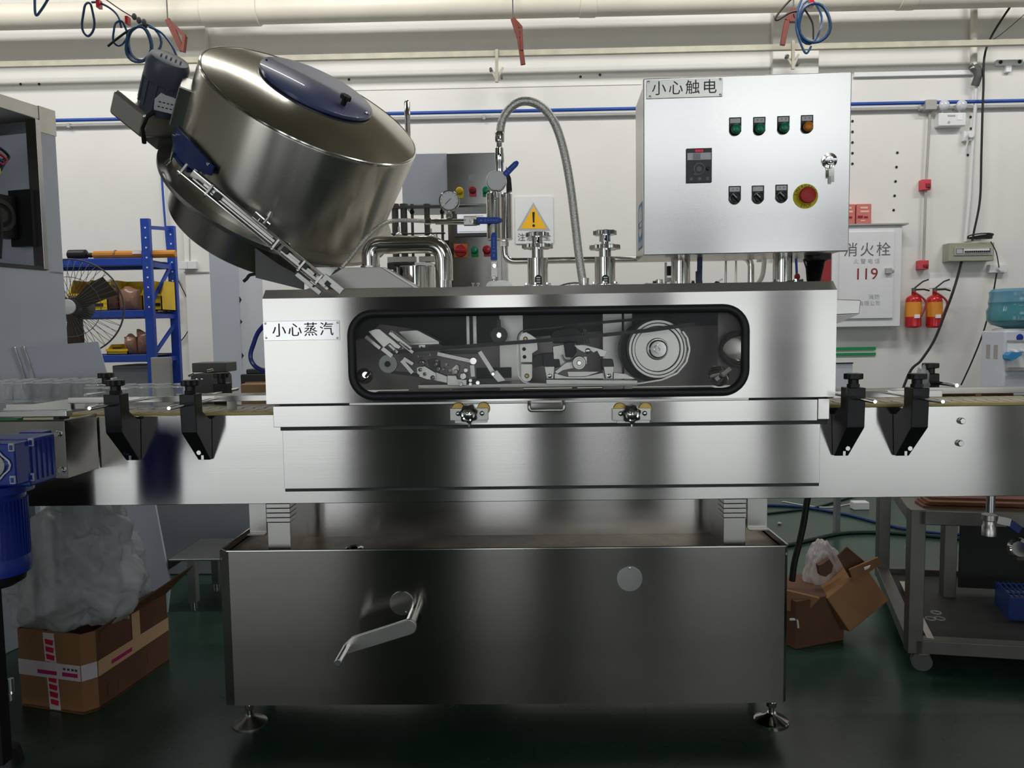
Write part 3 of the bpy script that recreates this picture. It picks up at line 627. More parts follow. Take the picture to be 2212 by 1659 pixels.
def bracket(pxl, pxr, ytop, yfoot, fl, fr_, kn, side):
    """black rail bracket: block+arm in front of the conveyor, slanted foot bolted to its face"""
    yf = -.095; xa, xb_ = at(pxl, ytop, yf).x, at(pxr, ytop, yf).x
    z_t = at((pxl+pxr)/2, ytop, yf).z; z_b = at((fl+fr_)/2, yfoot, Yc).z
    fx0, fx1 = at(fl, yfoot, Yc).x, at(fr_, yfoot, Yc).x; m0 = (xa+xb_)/2
    zs = z_b+(z_t-z_b)*.46
    prof = [(yf, z_t), (yf+.052, z_t), (yf+.052, zs+.06), (Yc-.016, zs+.03), (Yc-.001, zs+.03), (Yc-.001, z_b), (Yc-.014, z_b), (yf+.004, zs)]
    k = len(prof); w0 = (xb_-xa)/2; vs = []
    for s in (-1, 1):
        for y, z in prof:
            t_ = max(0, min(1, (zs-z)/(zs-z_b))); vs.append((m0+s*w0*(1-.18*t_)*1.0, y, z))
    mb = MB().add(vs, [tuple(range(k))[::-1], tuple(range(k, 2*k))]+[(i, (i+1) % k, k+(i+1) % k, k+i) for i in range(k)])
    br = P(mb, 'rail_bracket', m_black, cv, bev=.0025)
    zr = at(m0, ytop, yf).z if False else z_t-.03
    P(MB().cyl((m0, yf-.115, zr), (m0, .115, zr), .0065, seg=14), 'guide_rod', m_chrome, br, bev=.0015)
    P(knob(MB().cyl((m0, yf+.026, z_t), (m0, yf+.026, z_t+.026), .015, seg=12), V((m0, yf+.026, z_t+.024)), .025, .018), 'star_knob', m_black, br, bev=.003)
    P(MB().cyl((m0, yf+.026, z_t), (m0, yf+.026, z_t+.01), .018, seg=6), 'collar', m_black, br)
    bc = V((m0+.002, Yc-.040, z_b+.030)); P(hexbolt(MB(), bc+V((0, .02, 0)), .0075, .036), 'foot_bolt', m_chrome, br)
    P(MB().box(bc.x-.004, bc.x+.004, Yc-.031, Yc-.015, z_b+.004, z_b+.020), 'slot', m_pol, br)
    # rear twin on the far side
    kx, ky = kn; yr = .40; c = at(kx, ky, yr); m1 = c.x
    rb = P(MB().box(m1-.024, m1+.024, yr-.02, yr+.035, c.z-.12, c.z-.022), 'rear_bracket', m_black, cv, bev=.004)
    P(knob(MB().cyl((m1, yr, c.z-.03), (m1, yr, c.z), .015, seg=12), V((m1, yr, c.z-.004)), .026, .019), 'star_knob', m_black, rb, bev=.003)
    P(MB().cyl((m1+.01, yr-.15, c.z-.055), (m1+.01, yr+.12, c.z-.055), .0065, seg=12), 'guide_rod', m_chrome, rb)
bracket(222, 258, 852, 993, 250, 283, (229, 814), 1)
bracket(386, 420, 852, 992, 411, 446, (478, 814), 1)
bracket(1832, 1871, 838, 983, 1809, 1845, (1905, 850), -1)
bracket(1972, 2009, 838, 983, 1943, 1980, (2010, 793), -1)
for px, py in ((2076, 909), (2072, 957)): P(hexbolt(MB(), at(px, py, Yc)+V((0, 0, 0)), .0095, .012), 'side_bolt', m_pol, cv, bev=.001)

# ---- capping head housing
Yh = -.05; Yhb = .44
hx0, hx1 = at(571, 755, Yh).x, at(1806, 755, Yh).x; hz0, hz1 = at(1106, 866, Yh).z, at(1106, 637, Yh).z
hd = T('capping_head', 'long stainless capping head with a rounded black-framed window', 'machine housing', ((hx0+hx1)/2, .2, hz0))
wx0, wx1, wz0, wz1 = rc(762, 671, 1608, 849, Yh); wz0, wz1 = at(1106, 851, Yh).z, at(1106, 674, Yh).z
NR = 8
inner = rrect(wx0, wx1, wz0, wz1, .066, NR)
def outer_loop(x0, x1, z0, z1, n):
    # same winding and count as rrect: spread corner vertices on the outer rectangle
    out = []
    for (cx, cz) in ((x1, z1), (x0, z1), (x0, z0), (x1, z0)): out += [(cx, cz)]*(n+1)
    return out
def plate_hole(mb, y0, y1):
    il = inner; N = len(il); q = N//4
    cor = [(hx1, hz1), (hx0, hz1), (hx0, hz0), (hx1, hz0)]
    for y, s in ((y0, 1), (y1, -1)):
        iv = [(x, y, z) for x, z in il]; cv_ = [(x, y, z) for x, z in cor]
        fs = []
        for k in range(4):
            for i in range(q-1): fs.append((N+k, k*q+i, k*q+i+1))
            fs.append((N+k, k*q+q-1, (k*q+q) % N, N+(k+1) % 4))
        mb.add(iv+cv_, fs)
    N = len(il); mb.add([(x, y0, z) for x, z in il]+[(x, y1, z) for x, z in il], [(i, (i+1) % N, N+(i+1) % N, N+i) for i in range(N)])
    return mb
ch_ = .030; zt_ = hz1+.028
P(plate_hole(MB(), Yh, Yh+.004), 'front_panel', m_brush, hd, ang=25)
P(MB().box(hx0, hx1, Yhb, Yhb+.004, hz0, hz1), 'rear_panel', m_slope, hd)
P(MB().xz([], 0, 0) if False else MB().add([(hx0, Yh, hz1), (hx1, Yh, hz1), (hx1, Yh+ch_, zt_), (hx0, Yh+ch_, zt_), (hx0, Yhb, zt_), (hx1, Yhb, zt_)], [(0, 1, 2, 3), (3, 2, 5, 4)]), 'sloped_top', m_slope, hd, ang=20, recalc=False)
for x, s in ((hx0, 1), (hx1, -1)):
    P(MB().prism([(x, Yh+.001, hz0), (x, Yhb, hz0), (x, Yhb, zt_-.001), (x, Yh+ch_, zt_-.001), (x, Yh+.001, hz1)], (0, 0, 0), (.003*s, 0, 0)), 'end_panel', m_brush, hd)
P(MB().tube([(x, Yh-.002, z) for x, z in rrect(wx0-.002, wx1+.002, wz0-.002, wz1+.002, .068, NR)], .0130, 10, True), 'window_gasket', m_blackr, hd)
P(MB().xz(rrect(wx0+.002, wx1-.002, wz0+.002, wz1-.002, .066, NR), Yh+.004, Yh+.008), 'window_pane', m_pane, hd)
x0, x1, z0, z1 = rc(569, 693, 734, 735, Yh); 
pl = P(MB().box(x0, x1, Yh-.0025, Yh-.0005, z0, z1), 'warning_plate', m_cabin, hd, bev=.0008)
P(MB().text('小心蒸汽', at(654, 714, Yh-.003), V((1, 0, .012)), ZA, .0440, spacing=.20), 'lettering', m_ink, pl, recalc=False)
for a, b in ((573, 699), (729, 697), (575, 730), (729, 730)): P(MB().sph(at(a, b, Yh-.003), .0035, (1, .5, 1), 8), 'rivet', m_pol, pl)
# band under the window
x0, x1, z0, z1 = rc(590, 875, 1766, 920, Yh+.012); z0, z1 = at(1106, 917, Yh+.012).z, at(1106, 871, Yh+.012).z
P(MB().box(x0, x1, Yh+.012, Yh+.03, z0, z1), 'adjuster_band', m_brush, hd, bev=.0015)
xe = at(1792, 890, Yh+.012).x
P(MB().box(x1+.001, xe, Yh+.012, Yh+.03, z0+.004, z1+.002), 'band_end_plate', m_brush, hd, bev=.0015)
P(MB().box(hx0+.03, hx1-.01, Yh+.031, Yh+.05, z0-.013, hz0), 'inner_skirt', m_dgrey, hd)
bz = (z0+z1)/2
lx0, lx1, lz0, lz1 = rc(612, 926, 1771, 1052, Yh+.035); lz0, lz1 = at(1106, 1051, Yh+.035).z, at(1106, 921, Yh+.035).z
P(MB().box(lx0, lx1, Yh+.035, Yh+.039, lz0, lz1).box(lx0+.002, lx1, Yh+.036, Yh+.066, lz0, lz0+.003), 'lower_cover_panel', m_brush, hd, bev=.0012)
P(MB().box(lx0+.002, lx1-.001, Yh+.0365, Yh+.066, lz0-.009, lz0-.0005), 'shade_strip', m_dgrey, hd)  # dark strip put in for the shade line under the cover panel
# grab handle
a, b = at(1143, 866, Yh+.012), at(1217, 864, Yh+.012); zz = at(1180, 886, Yh-.02).z
P(MB().tube(bend([V((a.x, Yh+.012, hz0-.006)), V((a.x, Yh-.022, hz0-.010)), V((a.x, Yh-.022, zz)), V((b.x, Yh-.022, zz)), V((b.x, Yh-.022, hz0-.010)), V((b.x, Yh+.012, hz0-.006))], .014, 5), .0058, 10), 'grab_handle', m_alu, hd)
for px in (1013, 1362):
    c = at(px, 893, Yh+.01); Yk = Yh+.01; k = PX(Yk)
    cl = P(MB().box(c.x-40*k, c.x+42*k, Yk-.014, Yk, c.z-14*k, c.z+12*k), 'clamp_plate', m_satin, hd, bev=.001)
    P(MB().box(c.x-30*k, c.x+40*k, Yk-.009, Yk, c.z-20*k, c.z-12*k), 'lower_tab', m_satin, cl)
    for s in (-23, 32):
        P(MB().cyl((c.x+s*k, Yk-.004, c.z+10*k), (c.x+s*k, Yk+.004, c.z+10*k), 13.5*k, seg=28).ring((c.x+s*k, Yk-.004, c.z+10*k), YA, 13.5*k, .0012, 28, 6), 'brass_roller', m_brass, cl)
        P(MB().sph((c.x+(s*.94-1)*k, Yk-.016, c.z+1*k), 5.4*k, (1, .6, 1), 12), 'dome_screw', m_chrome, cl)
    kk = P(MB().cyl((c.x, Yk, c.z), (c.x, Yk-.03, c.z), 9*k), 'knob_stem', m_pol, cl)
    P(knob(MB(), V((c.x, Yk-.018, c.z)), 19*k, .010, (0, -1, 0), 7), 'black_knob', m_black, kk if False else cl, bev=.002)
    P(MB().lathe([(15*k, 0), (16*k, .004), (14*k, .008), (11*k, .0065), (8*k, .009), (0, .013)], V((c.x, Yk-.026, c.z)), (0, -1, 0), 28), 'chrome_knob_cap', m_chrome, cl)
    P(MB().cyl((c.x+1*k, Yk-.02, c.z-22*k), (c.x+1*k, Yk-.02, c.z-27*k), 3*k, seg=8), 'set_screw', m_pol, cl)
# discharge chute on the right end
q = [at(*p, .05) for p in ((1808, 644), (1860, 648), (1857, 678), (1812, 681))]
q[0].x = q[3].x = hx1
P(MB().prism(q, (0, 0, 0), (0, .22, 0)), 'discharge_chute', m_satin, hd, bev=.003)
q = [at(*p, .06) for p in ((1811, 682), (1855, 679), (1812, 713))]
q[0].x = q[2].x = hx1
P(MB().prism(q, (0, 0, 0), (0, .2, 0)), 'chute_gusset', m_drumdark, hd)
q = at(1808, 640, .06); P(MB().cyl((hx1, .06, q.z), (hx1+.012, .06, q.z), .008, seg=10), 'drain_plug', m_pol, hd)

# ---- inside the window
def disc(px, py, Y, r, th, m_, name, par, hole=0):
    c = at(px, py, Y); k = PX(Y); return P(MB().cyl(c, c+V((0, th, 0)), r*k, seg=36), name, m_, par, bev=.0015), c, k
Yi = .09
def strap(a, b, w_, Y, th, name, m_, par=hd):
    return P(MB().bar(at(*a, Y), at(*b, Y), w_*PX(Y)/2, th/2), name, m_, par, bev=.0012)
# inner structure
P(MB().box(at(1080, 750, .3).x, at(1130, 750, .3).x, .28, .3, hz0, zt_-.01), 'inner_post', m_satin, hd)
P(MB().box(at(1300, 750, .3).x, at(1340, 750, .3).x, .26, .3, hz0, zt_-.01).box(at(1345, 750, .3).x, at(1362, 750, .3).x, .26, .3, hz0, zt_-.01), 'inner_post', m_satin, hd)
P(MB().box(at(1010, 700, .3).x, at(1016, 700, .3).x, .25, .28, at(1015, 745, .3).z, zt_-.01).box(at(1024, 700, .3).x, at(1031, 700, .3).x, .25, .28, at(1015, 745, .3).z, zt_-.01), 'hanger_strip', m_satin, hd)
P(MB().box(at(1030, 790, .3).x, at(1105, 790, .3).x, .26, .27, at(1070, 815, .3).z, at(1070, 793, .3).z), 'rear_block', m_dgrey, hd)
zr = at(1106, 828, Yi).z
P(MB().box(at(905, 828, Yi).x, at(1375, 828, Yi).x, Yi-.02, Yi+.1, zr-.012, zr), 'bed_rail', m_satin, hd, bev=.001)
P(MB().box(wx0-.02, wx1+.02, Yh+.02, Yhb-.01, at(1106, 862, .1).z, at(1106, 858, .1).z), 'floor_pan', m_satin, hd)
P(MB().pxz([(768, 676), (1552, 676), (1552, 702), (1290, 716), (1150, 728), (1020, 752), (958, 748), (905, 712), (820, 700), (790, 730), (768, 735)], .36, .004), 'shade_sheet', m_dgrey, hd)  # dark sheet added to stand for the shaded upper interior
# big pulley
c = at(1421, 754, Yi); k = PX(Yi)
pu = P(MB().lathe([(64*k, .03), (64*k, .005), (62*k, 0), (50*k, 0), (48.5*k, .010), (24*k, .010), (22*k, .002), (14*k, 0), (14*k, .03)], c, YA, 56, False), 'drive_pulley', m_satin, hd)
P(MB().lathe([(20*k, .004), (20*k, -.006), (17*k, -.010), (9.5*k, -.010), (9*k, -.016), (3*k, -.016), (2*k, -.008), (0, -.008)], c, YA, 36), 'pulley_hub', m_pol, pu)
P(MB().ring(c+V((0, -.0015, 0)), YA, 56*k, .0016, 48, 6).ring(c+V((0, .009, 0)), YA, 48.5*k, .0012, 48, 6), 'groove_edge', m_dgrey, pu)
c2 = at(1408, 756, Yi+.07)
P(MB().lathe([(70*k, 0), (70*k, .03), (58*k, .03), (58*k, .0)], c2, YA, 48, False).cyl(c2+V((0, .01, 0)), c2+V((0, .02, 0)), 60*k, seg=48), 'rear_pulley', m_castgrey, hd)
# drive belts
def belt(pts, Y, w_, th, m_, name, closed=False):
    q = [at(x, y, Y) for x, y in pts]
    mb = MB(); 
    for i in range(len(q)-1): mb.bar(q[i], q[i+1], th*PX(Y)/2, w_/2)
    return P(mb, name, m_, hd)
belt([(832, 764), (900, 756), (1180, 735), (1300, 724), (1400, 714), (1500, 700)], Yi-.03, .012, 8, m_belt, 'diagonal_belt')
belt([(846, 804), (900, 810), (905, 812)], Yi-.03, .012, 6, m_belt, 'belt_return')
belt([(1182, 706), (1250, 701), (1350, 692), (1400, 688), (1425, 688), (1445, 692), (1460, 700)], Yi+.03, .012, 6, m_belt, 'upper_belt')
belt([(1118, 735), (1119, 725), (1125, 716), (1135, 713), (1160, 711), (1215, 706)], Yi-.01, .014, 3, m_castgrey, 'loop_belt')
belt([(1118, 735), (1118, 790), (1121, 812), (1130, 824), (1145, 829), (1300, 829), (1380, 828), (1430, 820), (1462, 806), (1482, 782), (1489, 755), (1484, 730), (1474, 716)], Yi-.01, .014, 3.4, m_alu, 'loop_belt')
# rollers
d, c, k = disc(838, 786, Yi-.045, 20, .02, m_pulley, 'tension_roller', hd); P(MB().cyl(c, c+V((0, -.008, 0)), 6.5*k, seg=16), 'roller_bolt', m_chrome, d)
d, c, k = disc(1078, 724, Yi+.03, 18, .015, m_castgrey, 'guide_roller', hd); P(hexbolt(MB(), c, 5*k, .008), 'roller_bolt', m_pol, d)
strap((1077, 690), (1079, 712), 8, Yi+.05, .01, 'roller_arm', m_castgrey)
# cap chute inside
P(MB().pxz([(795, 716), (810, 711), (820, 711), (866, 749), (862, 754), (852, 751), (842, 741), (829, 751)], Yi-.06, .006), 'chute_cover', m_alu, hd, bev=.001)
for a, b, w_ in (((790, 727), (822, 753), 8), ((842, 718), (888, 755), 9), ((838, 742), (860, 762), 6), ((862, 738), (893, 762), 7), ((868, 778), (892, 806), 9), ((872, 774), (893, 787), 8), ((826, 752), (848, 770), 10)):
    strap(a, b, w_, Yi-.04, .012, 'chute_bar', m_satin)
for p in ((862, 740), (868, 752), (853, 758), (846, 716)): P(hexbolt(MB(), at(*p, Yi-.05), .0035, .006), 'chute_bolt', m_pol, hd)
P(MB().pxz([(860, 716), (901, 713), (949, 738), (946, 742), (884, 741)], Yi+.05, .08), 'cap_tray', m_satin, hd, bev=.001)
P(MB().pxz([(848, 719), (851, 716), (886, 741), (948, 739), (948, 743), (883, 745)], Yi+.02, .008), 'tray_edge', m_alu, hd)
P(MB().pxz([(904, 745), (919, 744), (920, 757), (905, 757)], Yi, .02), 'fixing_block', m_alu, hd, bev=.001); P(hexbolt(MB(), at(911, 751, Yi), .004, .006), 'fixing_bolt', m_pol, hd)
strap((925, 751), (976, 748), 5, Yi+.01, .01, 'tie_rod', m_pol)
strap((903, 770), (930, 767), 6, Yi-.01, .01, 'tie_rod', m_pol)
# press arm cluster
P(MB().pxz([(900, 794), (916, 790), (942, 806), (941, 822), (922, 820), (901, 812)], Yi-.03, .03), 'press_arm', m_alu, hd, bev=.0015)
P(MB().pxz([(922, 778), (938, 774), (950, 780), (950, 803), (930, 799)], Yi-.02, .02), 'press_arm', m_castgrey, hd, bev=.0015)
P(MB().pxz([(940, 803), (966, 813), (966, 828), (938, 822)], Yi-.02, .04), 'press_arm', m_alu, hd, bev=.0015)
P(MB().pxz([(966, 811), (985, 811), (988, 819), (1008, 820), (1008, 833), (966, 833)], Yi-.04, .05), 'press_foot', m_alu, hd, bev=.0015)
P(MB().pxz([(976, 796), (986, 787), (993, 790), (990, 806), (978, 808)], Yi-.02, .03), 'press_lug', m_alu, hd, bev=.0015)
for px, py, r in ((911, 785, 8), (941, 787, 5), (943, 779, 4), (907, 799, 4), (917, 808, 4), (934, 816, 5), (947, 797, 5), (957, 798, 4), (984, 803, 5), (988, 793, 3), (1000, 813, 8), (995, 830, 5), (1016, 822, 4), (1016, 830, 4), (1032, 827, 5), (1065, 808, 4), (964, 787, 4), (972, 800, 4), (1006, 800, 5)):
    c = at(px, py, Yi-.045); k = PX(Yi); P(MB().lathe([(r*k, .02), (r*k, .002), (r*.8*k, 0), (r*.55*k, 0), (r*.5*k, -.004), (0, -.004)], c, YA, 16), 'pivot_bolt', m_pol, hd)
strap((945, 764), (1022, 781), 9, Yi+.02, .012, 'link_arm', m_satin)
d, c, k = disc(1022, 780, Yi, 8, .03, m_pol, 'link_pivot', hd)
strap((1020, 788), (1022, 814), 10, Yi, .014, 'link_post', m_alu)
strap((952, 762), (1038, 760), 8, Yi+.05, .014, 'bent_arm', m_castgrey); strap((1036, 759), (1066, 806), 10, Yi+.04, .014, 'bent_arm', m_satin)
P(MB().pxz([(1058, 806), (1074, 800), (1092, 822), (1076, 826)], Yi-.01, .02), 'toe_plate', m_alu, hd, bev=.001)
P(MB().pxz([(1010, 820), (1075, 816), (1075, 832), (1010, 832)], Yi+.01, .03), 'slide_block', m_castgrey, hd)
# middle frame and capper arm
P(MB().pxz([(1122, 728), (1126, 720), (1136, 717), (1146, 722), (1160, 732), (1162, 756), (1150, 764), (1150, 783), (1124, 783)], Yi-.02, .012), 'swing_plate', m_alu, hd, bev=.0015)
P(MB().pxz([(1125, 786), (1150, 786), (1150, 816), (1145, 823), (1137, 826), (1129, 822), (1125, 815)], Yi-.02, .012), 'swing_foot', m_alu, hd, bev=.0015)
for px, py, m_, r in ((1135, 732, m_brass, 5), (1138, 812, m_brass, 5), (1132, 754, m_dark, 4), (1133, 771, m_dark, 4)):
    c = at(px, py, Yi-.025); P(MB().lathe([(r*k, .006), (r*k, 0), (r*.6*k, -.004), (0, -.004)], c, YA, 12), 'plate_bolt', m_, hd)
P(MB().pxz([(1152, 770), (1172, 764), (1174, 790), (1152, 794)], Yi+.02, .05), 'spring_block', m_castgrey, hd)
P(MB().pxz([(1172, 764), (1196, 762), (1196, 792), (1174, 792)], Yi+.0, .05), 'cylinder_block', m_dgrey, hd, bev=.002)
P(MB().pxz([(1194, 748), (1226, 742), (1236, 784), (1218, 790), (1200, 800), (1196, 790)], Yi+.02, .03), 'capper_body', m_satin, hd, bev=.002)
P(MB().pxz([(1218, 740), (1240, 738), (1246, 760), (1238, 772), (1222, 772)], Yi-.01, .03), 'motor_nose', m_black, hd, bev=.003)
c = at(1251, 784, Yi-.04); k = PX(Yi)
cw = P(MB().lathe([(15*k, .03), (15*k, .004), (13.5*k, 0), (10*k, 0), (9.5*k, .003), (6*k, .003), (5*k, -.002), (0, -.002)], c, YA, 32), 'capper_wheel', m_satin, hd)
P(hexbolt(MB(), c+V((0, 0, 0)), 4*k, .006), 'wheel_nut', m_pol, cw)
P(MB().pxz([(1198, 803), (1222, 784), (1246, 772), (1268, 770), (1268, 786), (1240, 795), (1216, 800), (1204, 808)], Yi-.02, .014), 'yoke_arm', m_alu, hd, bev=.001)
P(MB().pxz([(1240, 746), (1262, 745), (1312, 758), (1306, 770), (1296, 770), (1290, 758), (1282, 762), (1276, 757), (1262, 762), (1248, 754)], Yi-.03, .008), 'toothed_lever', m_alu, hd, bev=.001)
P(MB().lathe([(6*k, .01), (6*k, 0), (3*k, -.003), (0, -.003)], at(1270, 758, Yi-.035), YA, 16), 'lever_bolt', m_pol, hd)
P(MB().tube(pc(Yi-.03, (1213, 767), (1220, 778), (1232, 780), (1244, 775)), 2.6*k, 6), 'spring_hook', m_alu, hd)
for a in (1184, 1300): P(MB().pxz([(a, 776), (a+24, 776), (a+27, 792), (a+2, 800)], Yi, .05), 'guide_block', m_dgrey, hd, bev=.0015)
for a in (1176, 1304): 
    P(MB().pxz([(a, 792), (a+22, 792), (a+19, 818), (a+5, 818)], Yi-.025, .03), 'guide_shoe', m_alu, hd, bev=.001)
    P(MB().lathe([(5*k, .01), (5*k, 0), (0, -.003)], at(a+12, 812, Yi-.03), YA, 12), 'shoe_bolt', m_pol, hd)
P(MB().pxz([(1198, 806), (1226, 814), (1262, 814), (1302, 805), (1306, 818), (1198, 818)], Yi-.02, .03), 'cross_bridge', m_alu, hd, bev=.001)
P(MB().pxz([(1226, 803), (1294, 803), (1264, 813), (1228, 813)], Yi-.01, .03), 'bridge_pad', m_satin, hd)
P(MB().pxz([(1180, 820), (1377, 822), (1377, 830), (1180, 830)], Yi-.035, .02), 'lower_guide', m_alu, hd, bev=.001)
P(MB().pxz([(1326, 805), (1350, 808), (1372, 818), (1326, 818)], Yi, .03), 'guide_wing', m_satin, hd)
for a, b in (((1244, 740), (1262, 738)), ((1262, 710), (1270, 742))): strap(a, b, 9, Yi+.06, .02, 'inner_link', m_castgrey)
P(MB().pxz([(1190, 722), (1200, 714), (1240, 706), (1256, 716), (1262, 742), (1196, 742)], Yi+.05, .08), 'hidden_motor', m_dgrey, hd, bev=.003)
# right end plates, handwheel
P(MB().box(at(1551, 760, .12).x, at(1590, 760, .12).x, .12, .128, at(1570, 800, .12).z, at(1570, 680, .12).z), 'end_strip', m_satin, hd)
c = at(1594, 754, .06); P(MB().lathe([(.058, 0), (.06, .004), (.05, .012), (.03, .016), (0, .016)], c, (-.5, -.85, 0), 32), 'side_dial', m_pol, hd)
c = at(1552, 812, 0); P(MB().lathe([(.034, 0), (.030, .01), (.014, .03), (.012, .034)], c, (.2, -.9, .3), 28).ob(c+V((.006, -.03, .008)), (.7, -.2, .6), (0, 1, 0), .028, .004, .006), 'inner_handwheel', m_pol, hd)
c = at(788, 812, .02); P(MB().lathe([(.026, 0), (.022, .008), (.01, .02)], c, (.3, -.9, .2), 24).ob(c+V((.012, -.02, .004)), (.6, -.3, .7), (0, 1, 0), .014, .003, .004), 'inner_handwheel', m_pol, hd)
# ================================================================== things standing on the capping head
ZT = zt_                                            # top of the head
def zat(py, Y, px=1106): return at(px, py, Y).z
# ---- lift columns with handwheels
for px, pk, pr_, pt, pf, lab in ((1162, (498, 512), 532, 558, 632, 'polished lift column with counter window, left of the two, in front of the warning sign'), (1307, (494, 508), 534, 556, 628, 'polished lift column with counter window, right of the two, right of the braided hose')):
    Y = .08; k = PX(Y); c = at(px, 600, Y); X = c.x
    t = T('lift_column', lab, 'column', (X, Y, ZT), 'lift columns on the capping head')
    z = lambda py: at(px, py, Y).z
    P(MB().lathe([(31*k, 0), (31*k, .006), (29*k, .008)], V((X, Y, ZT)), ZA, 36), 'base_flange', m_pol, t)
    for a in range(6): 
        ca, sa = cos(a*pi/3+.3)*26*k, sin(a*pi/3+.3)*26*k
        P(hexbolt(MB(), V((X+ca, Y+sa, ZT+.008)), .004, .006, ZA), 'flange_bolt', m_chrome, t)
    P(MB().lathe([(22*k, 0), (22*k, z(pt)-ZT)], V((X, Y, ZT)), ZA, 40), 'tube', m_pol, t, bev=.001)
    P(MB().cyl((X, Y, z(pt)), (X, Y, z(pr_)), 13*k, seg=28), 'neck', m_pol, t)
    P(knob(MB(), V((X, Y, z(pr_+5))), 31*k, .013, ZA, 10), 'lock_ring', m_pol, t, bev=.0015)
    P(MB().cyl((X, Y, z(pr_)), (X, Y, z(pk[1])), 8*k, seg=20).cyl((X, Y, z(pk[1]+14)), (X, Y, z(pk[1])), 12*k, seg=24), 'spindle', m_chrome, t)
    hk = P(knob(MB(), V((X, Y, z(pk[1]))), 23*k, .014, ZA, 8), 'star_handle', m_pol, t, bev=.0015)
    P(MB().cyl((X, Y-12*k, z(pk[1]+10)), (X, Y-13*k, z(pk[1]+10)), 2.4*k, seg=10), 'pin_hole', m_dark, t)
    cc = at(px+1, 608, Y-22.5*k)
    cw = P(MB().xz(rrect(cc.x-7.5*k, cc.x+7.5*k, cc.z-14*k, cc.z+14*k, 7*k, 4), Y-22.6*k, Y-21*k), 'counter_window', m_black, t, bev=.0006)
    for q in range(4): P(MB().box(cc.x-4*k, cc.x+4*k, Y-23*k, Y-22.5*k, cc.z+(7-5*q)*k, cc.z+(9.5-5*q)*k), 'counter_digit_wheel', m_paper, cw)
# ---- braided steam hose
Y = .12
hp = [(1080, 306), (1081, 280), (1086, 258), (1098, 238), (1118, 222), (1142, 219), (1168, 229), (1190, 252), (1206, 285), (1220, 335), (1232, 400), (1241, 470), (1249, 540), (1256, 590), (1263, 634)]
t = T('braided_hose', 'thick braided steel hose arching from the steam valve down to the head', 'hose', at(1263, 634, Y))
pts = curve([at(x, y, Y) for x, y in hp], 6); pts[-1].z = ZT
P(MB().tube(pts, 9*PX(Y), 16), 'braid', m_braid, t)
P(MB().lathe([(9.6*PX(Y), 0), (10*PX(Y), .004), (10*PX(Y), .028), (9.4*PX(Y), .03)], at(1079.5, 306, Y), ZA, 20), 'crimp_sleeve', m_pol, t)
P(MB().lathe([(10*PX(Y), 0), (10*PX(Y), .03)], V((pts[-1].x, Y, ZT)), ZA, 20), 'lower_ferrule', m_pol, t)
# ---- steam separator and valves
Y = .16; k = PX(Y)
st = T('steam_manifold', 'vertical steam pipe with twin steel pots, gauge and blue lever valves', 'steam pipework', (at(1075, 630, Y).x, Y, ZT))
p = lambda x, y, dy=0: at(x, y, Y+dy)
P(MB().lathe([(7*k, 0), (7*k, .012), (9*k, .014), (9*k, .03), (6*k, .034), (6*k, .05)], p(1079, 341), ZA, 20), 'hose_nipple', m_pol, st)
P(MB().cyl(p(1079, 310), p(1079, 330), 5*k, seg=16), 'thin_neck', m_pol, st)
P(MB().lathe([(8.5*k, 0), (8.5*k, .07), (10*k, .074), (10*k, .1)], p(1080, 400), ZA, 20), 'upper_pipe', m_chrome, st)
for a, b, dy in ((1052, 1084, .0), (1078, 1108, .05)):
    m_ = (a+b)/2; r = (b-a)/2*k
    P(MB().lathe([(r*.8, 0), (r, .004), (r, (520-420)*k-.004), (r*.8, (520-420)*k)], p(m_, 519, dy), ZA, 30), 'separator_pot', m_pol, st)
P(MB().cyl(p(1070, 400), p(1068, 560), 6*k, seg=16), 'drop_pipe', m_pol, st)
gb = P(MB().lathe([(20*k, 0), (21.5*k, .004), (21.5*k, .022), (19*k, .026)], p(1072, 390, -.06), YA, 36), 'pressure_gauge', m_pol, st)
P(MB().lathe([(19.5*k, -.0005), (0, -.002)], p(1072, 390, -.061), YA, 30, False), 'gauge_dial', m_paper, gb)
P(MB().cyl(p(1072, 412, -.045), p(1073, 428, -.045), 5*k, seg=12), 'gauge_stem', m_pol, gb)
# horizontal branch with second gauge
P(MB().cyl(p(941, 479), p(1006, 479), 6.2*k, seg=18), 'branch_pipe', m_pol, st)
P(MB().cyl(p(1005, 478), p(1056, 478), 6*k, seg=16), 'branch_pipe', m_pol, st)
P(MB().cyl(p(919, 478), p(931, 478), 7*k, seg=6).cyl(p(931, 478), p(942, 478), 5*k, seg=16), 'union_nut', m_pol, st)
P(MB().cyl(p(970, 472), p(970, 456), 5*k, seg=14).cyl(p(970, 470), p(970, 463), 8*k, seg=6), 'gauge_riser', m_pol, st)
gb = P(MB().lathe([(20*k, 0), (22*k, .003), (22*k, .020), (20*k, .024)], p(970, 433, -.02), YA, 36, True), 'pressure_gauge', m_pol, st)
gc = p(970, 433, -.0215)
P(MB().lathe([(19*k, 0), (0, -.0004)], gc, YA, 32, False), 'gauge_dial', m_paper, gb)
P(MB().bar(gc+V((-.013, -.0012, -.012)), gc+V((.006, -.0012, .006)), .0009, .0004), 'needle', m_ink, gb)
P(MB().add(sum([[gc+V((r*cos(a+d), -.0008, r*sin(a+d))) for r, d in ((15.5*k, -.03), (15.5*k, .03), (17.5*k, .03), (17.5*k, -.03))] for a in [RAD(-45+27*i) for i in range(11)]], []), [tuple(range(4*i, 4*i+4)) for i in range(11)]), 'scale_marks', m_ink, gb, kind='stuff', recalc=False)
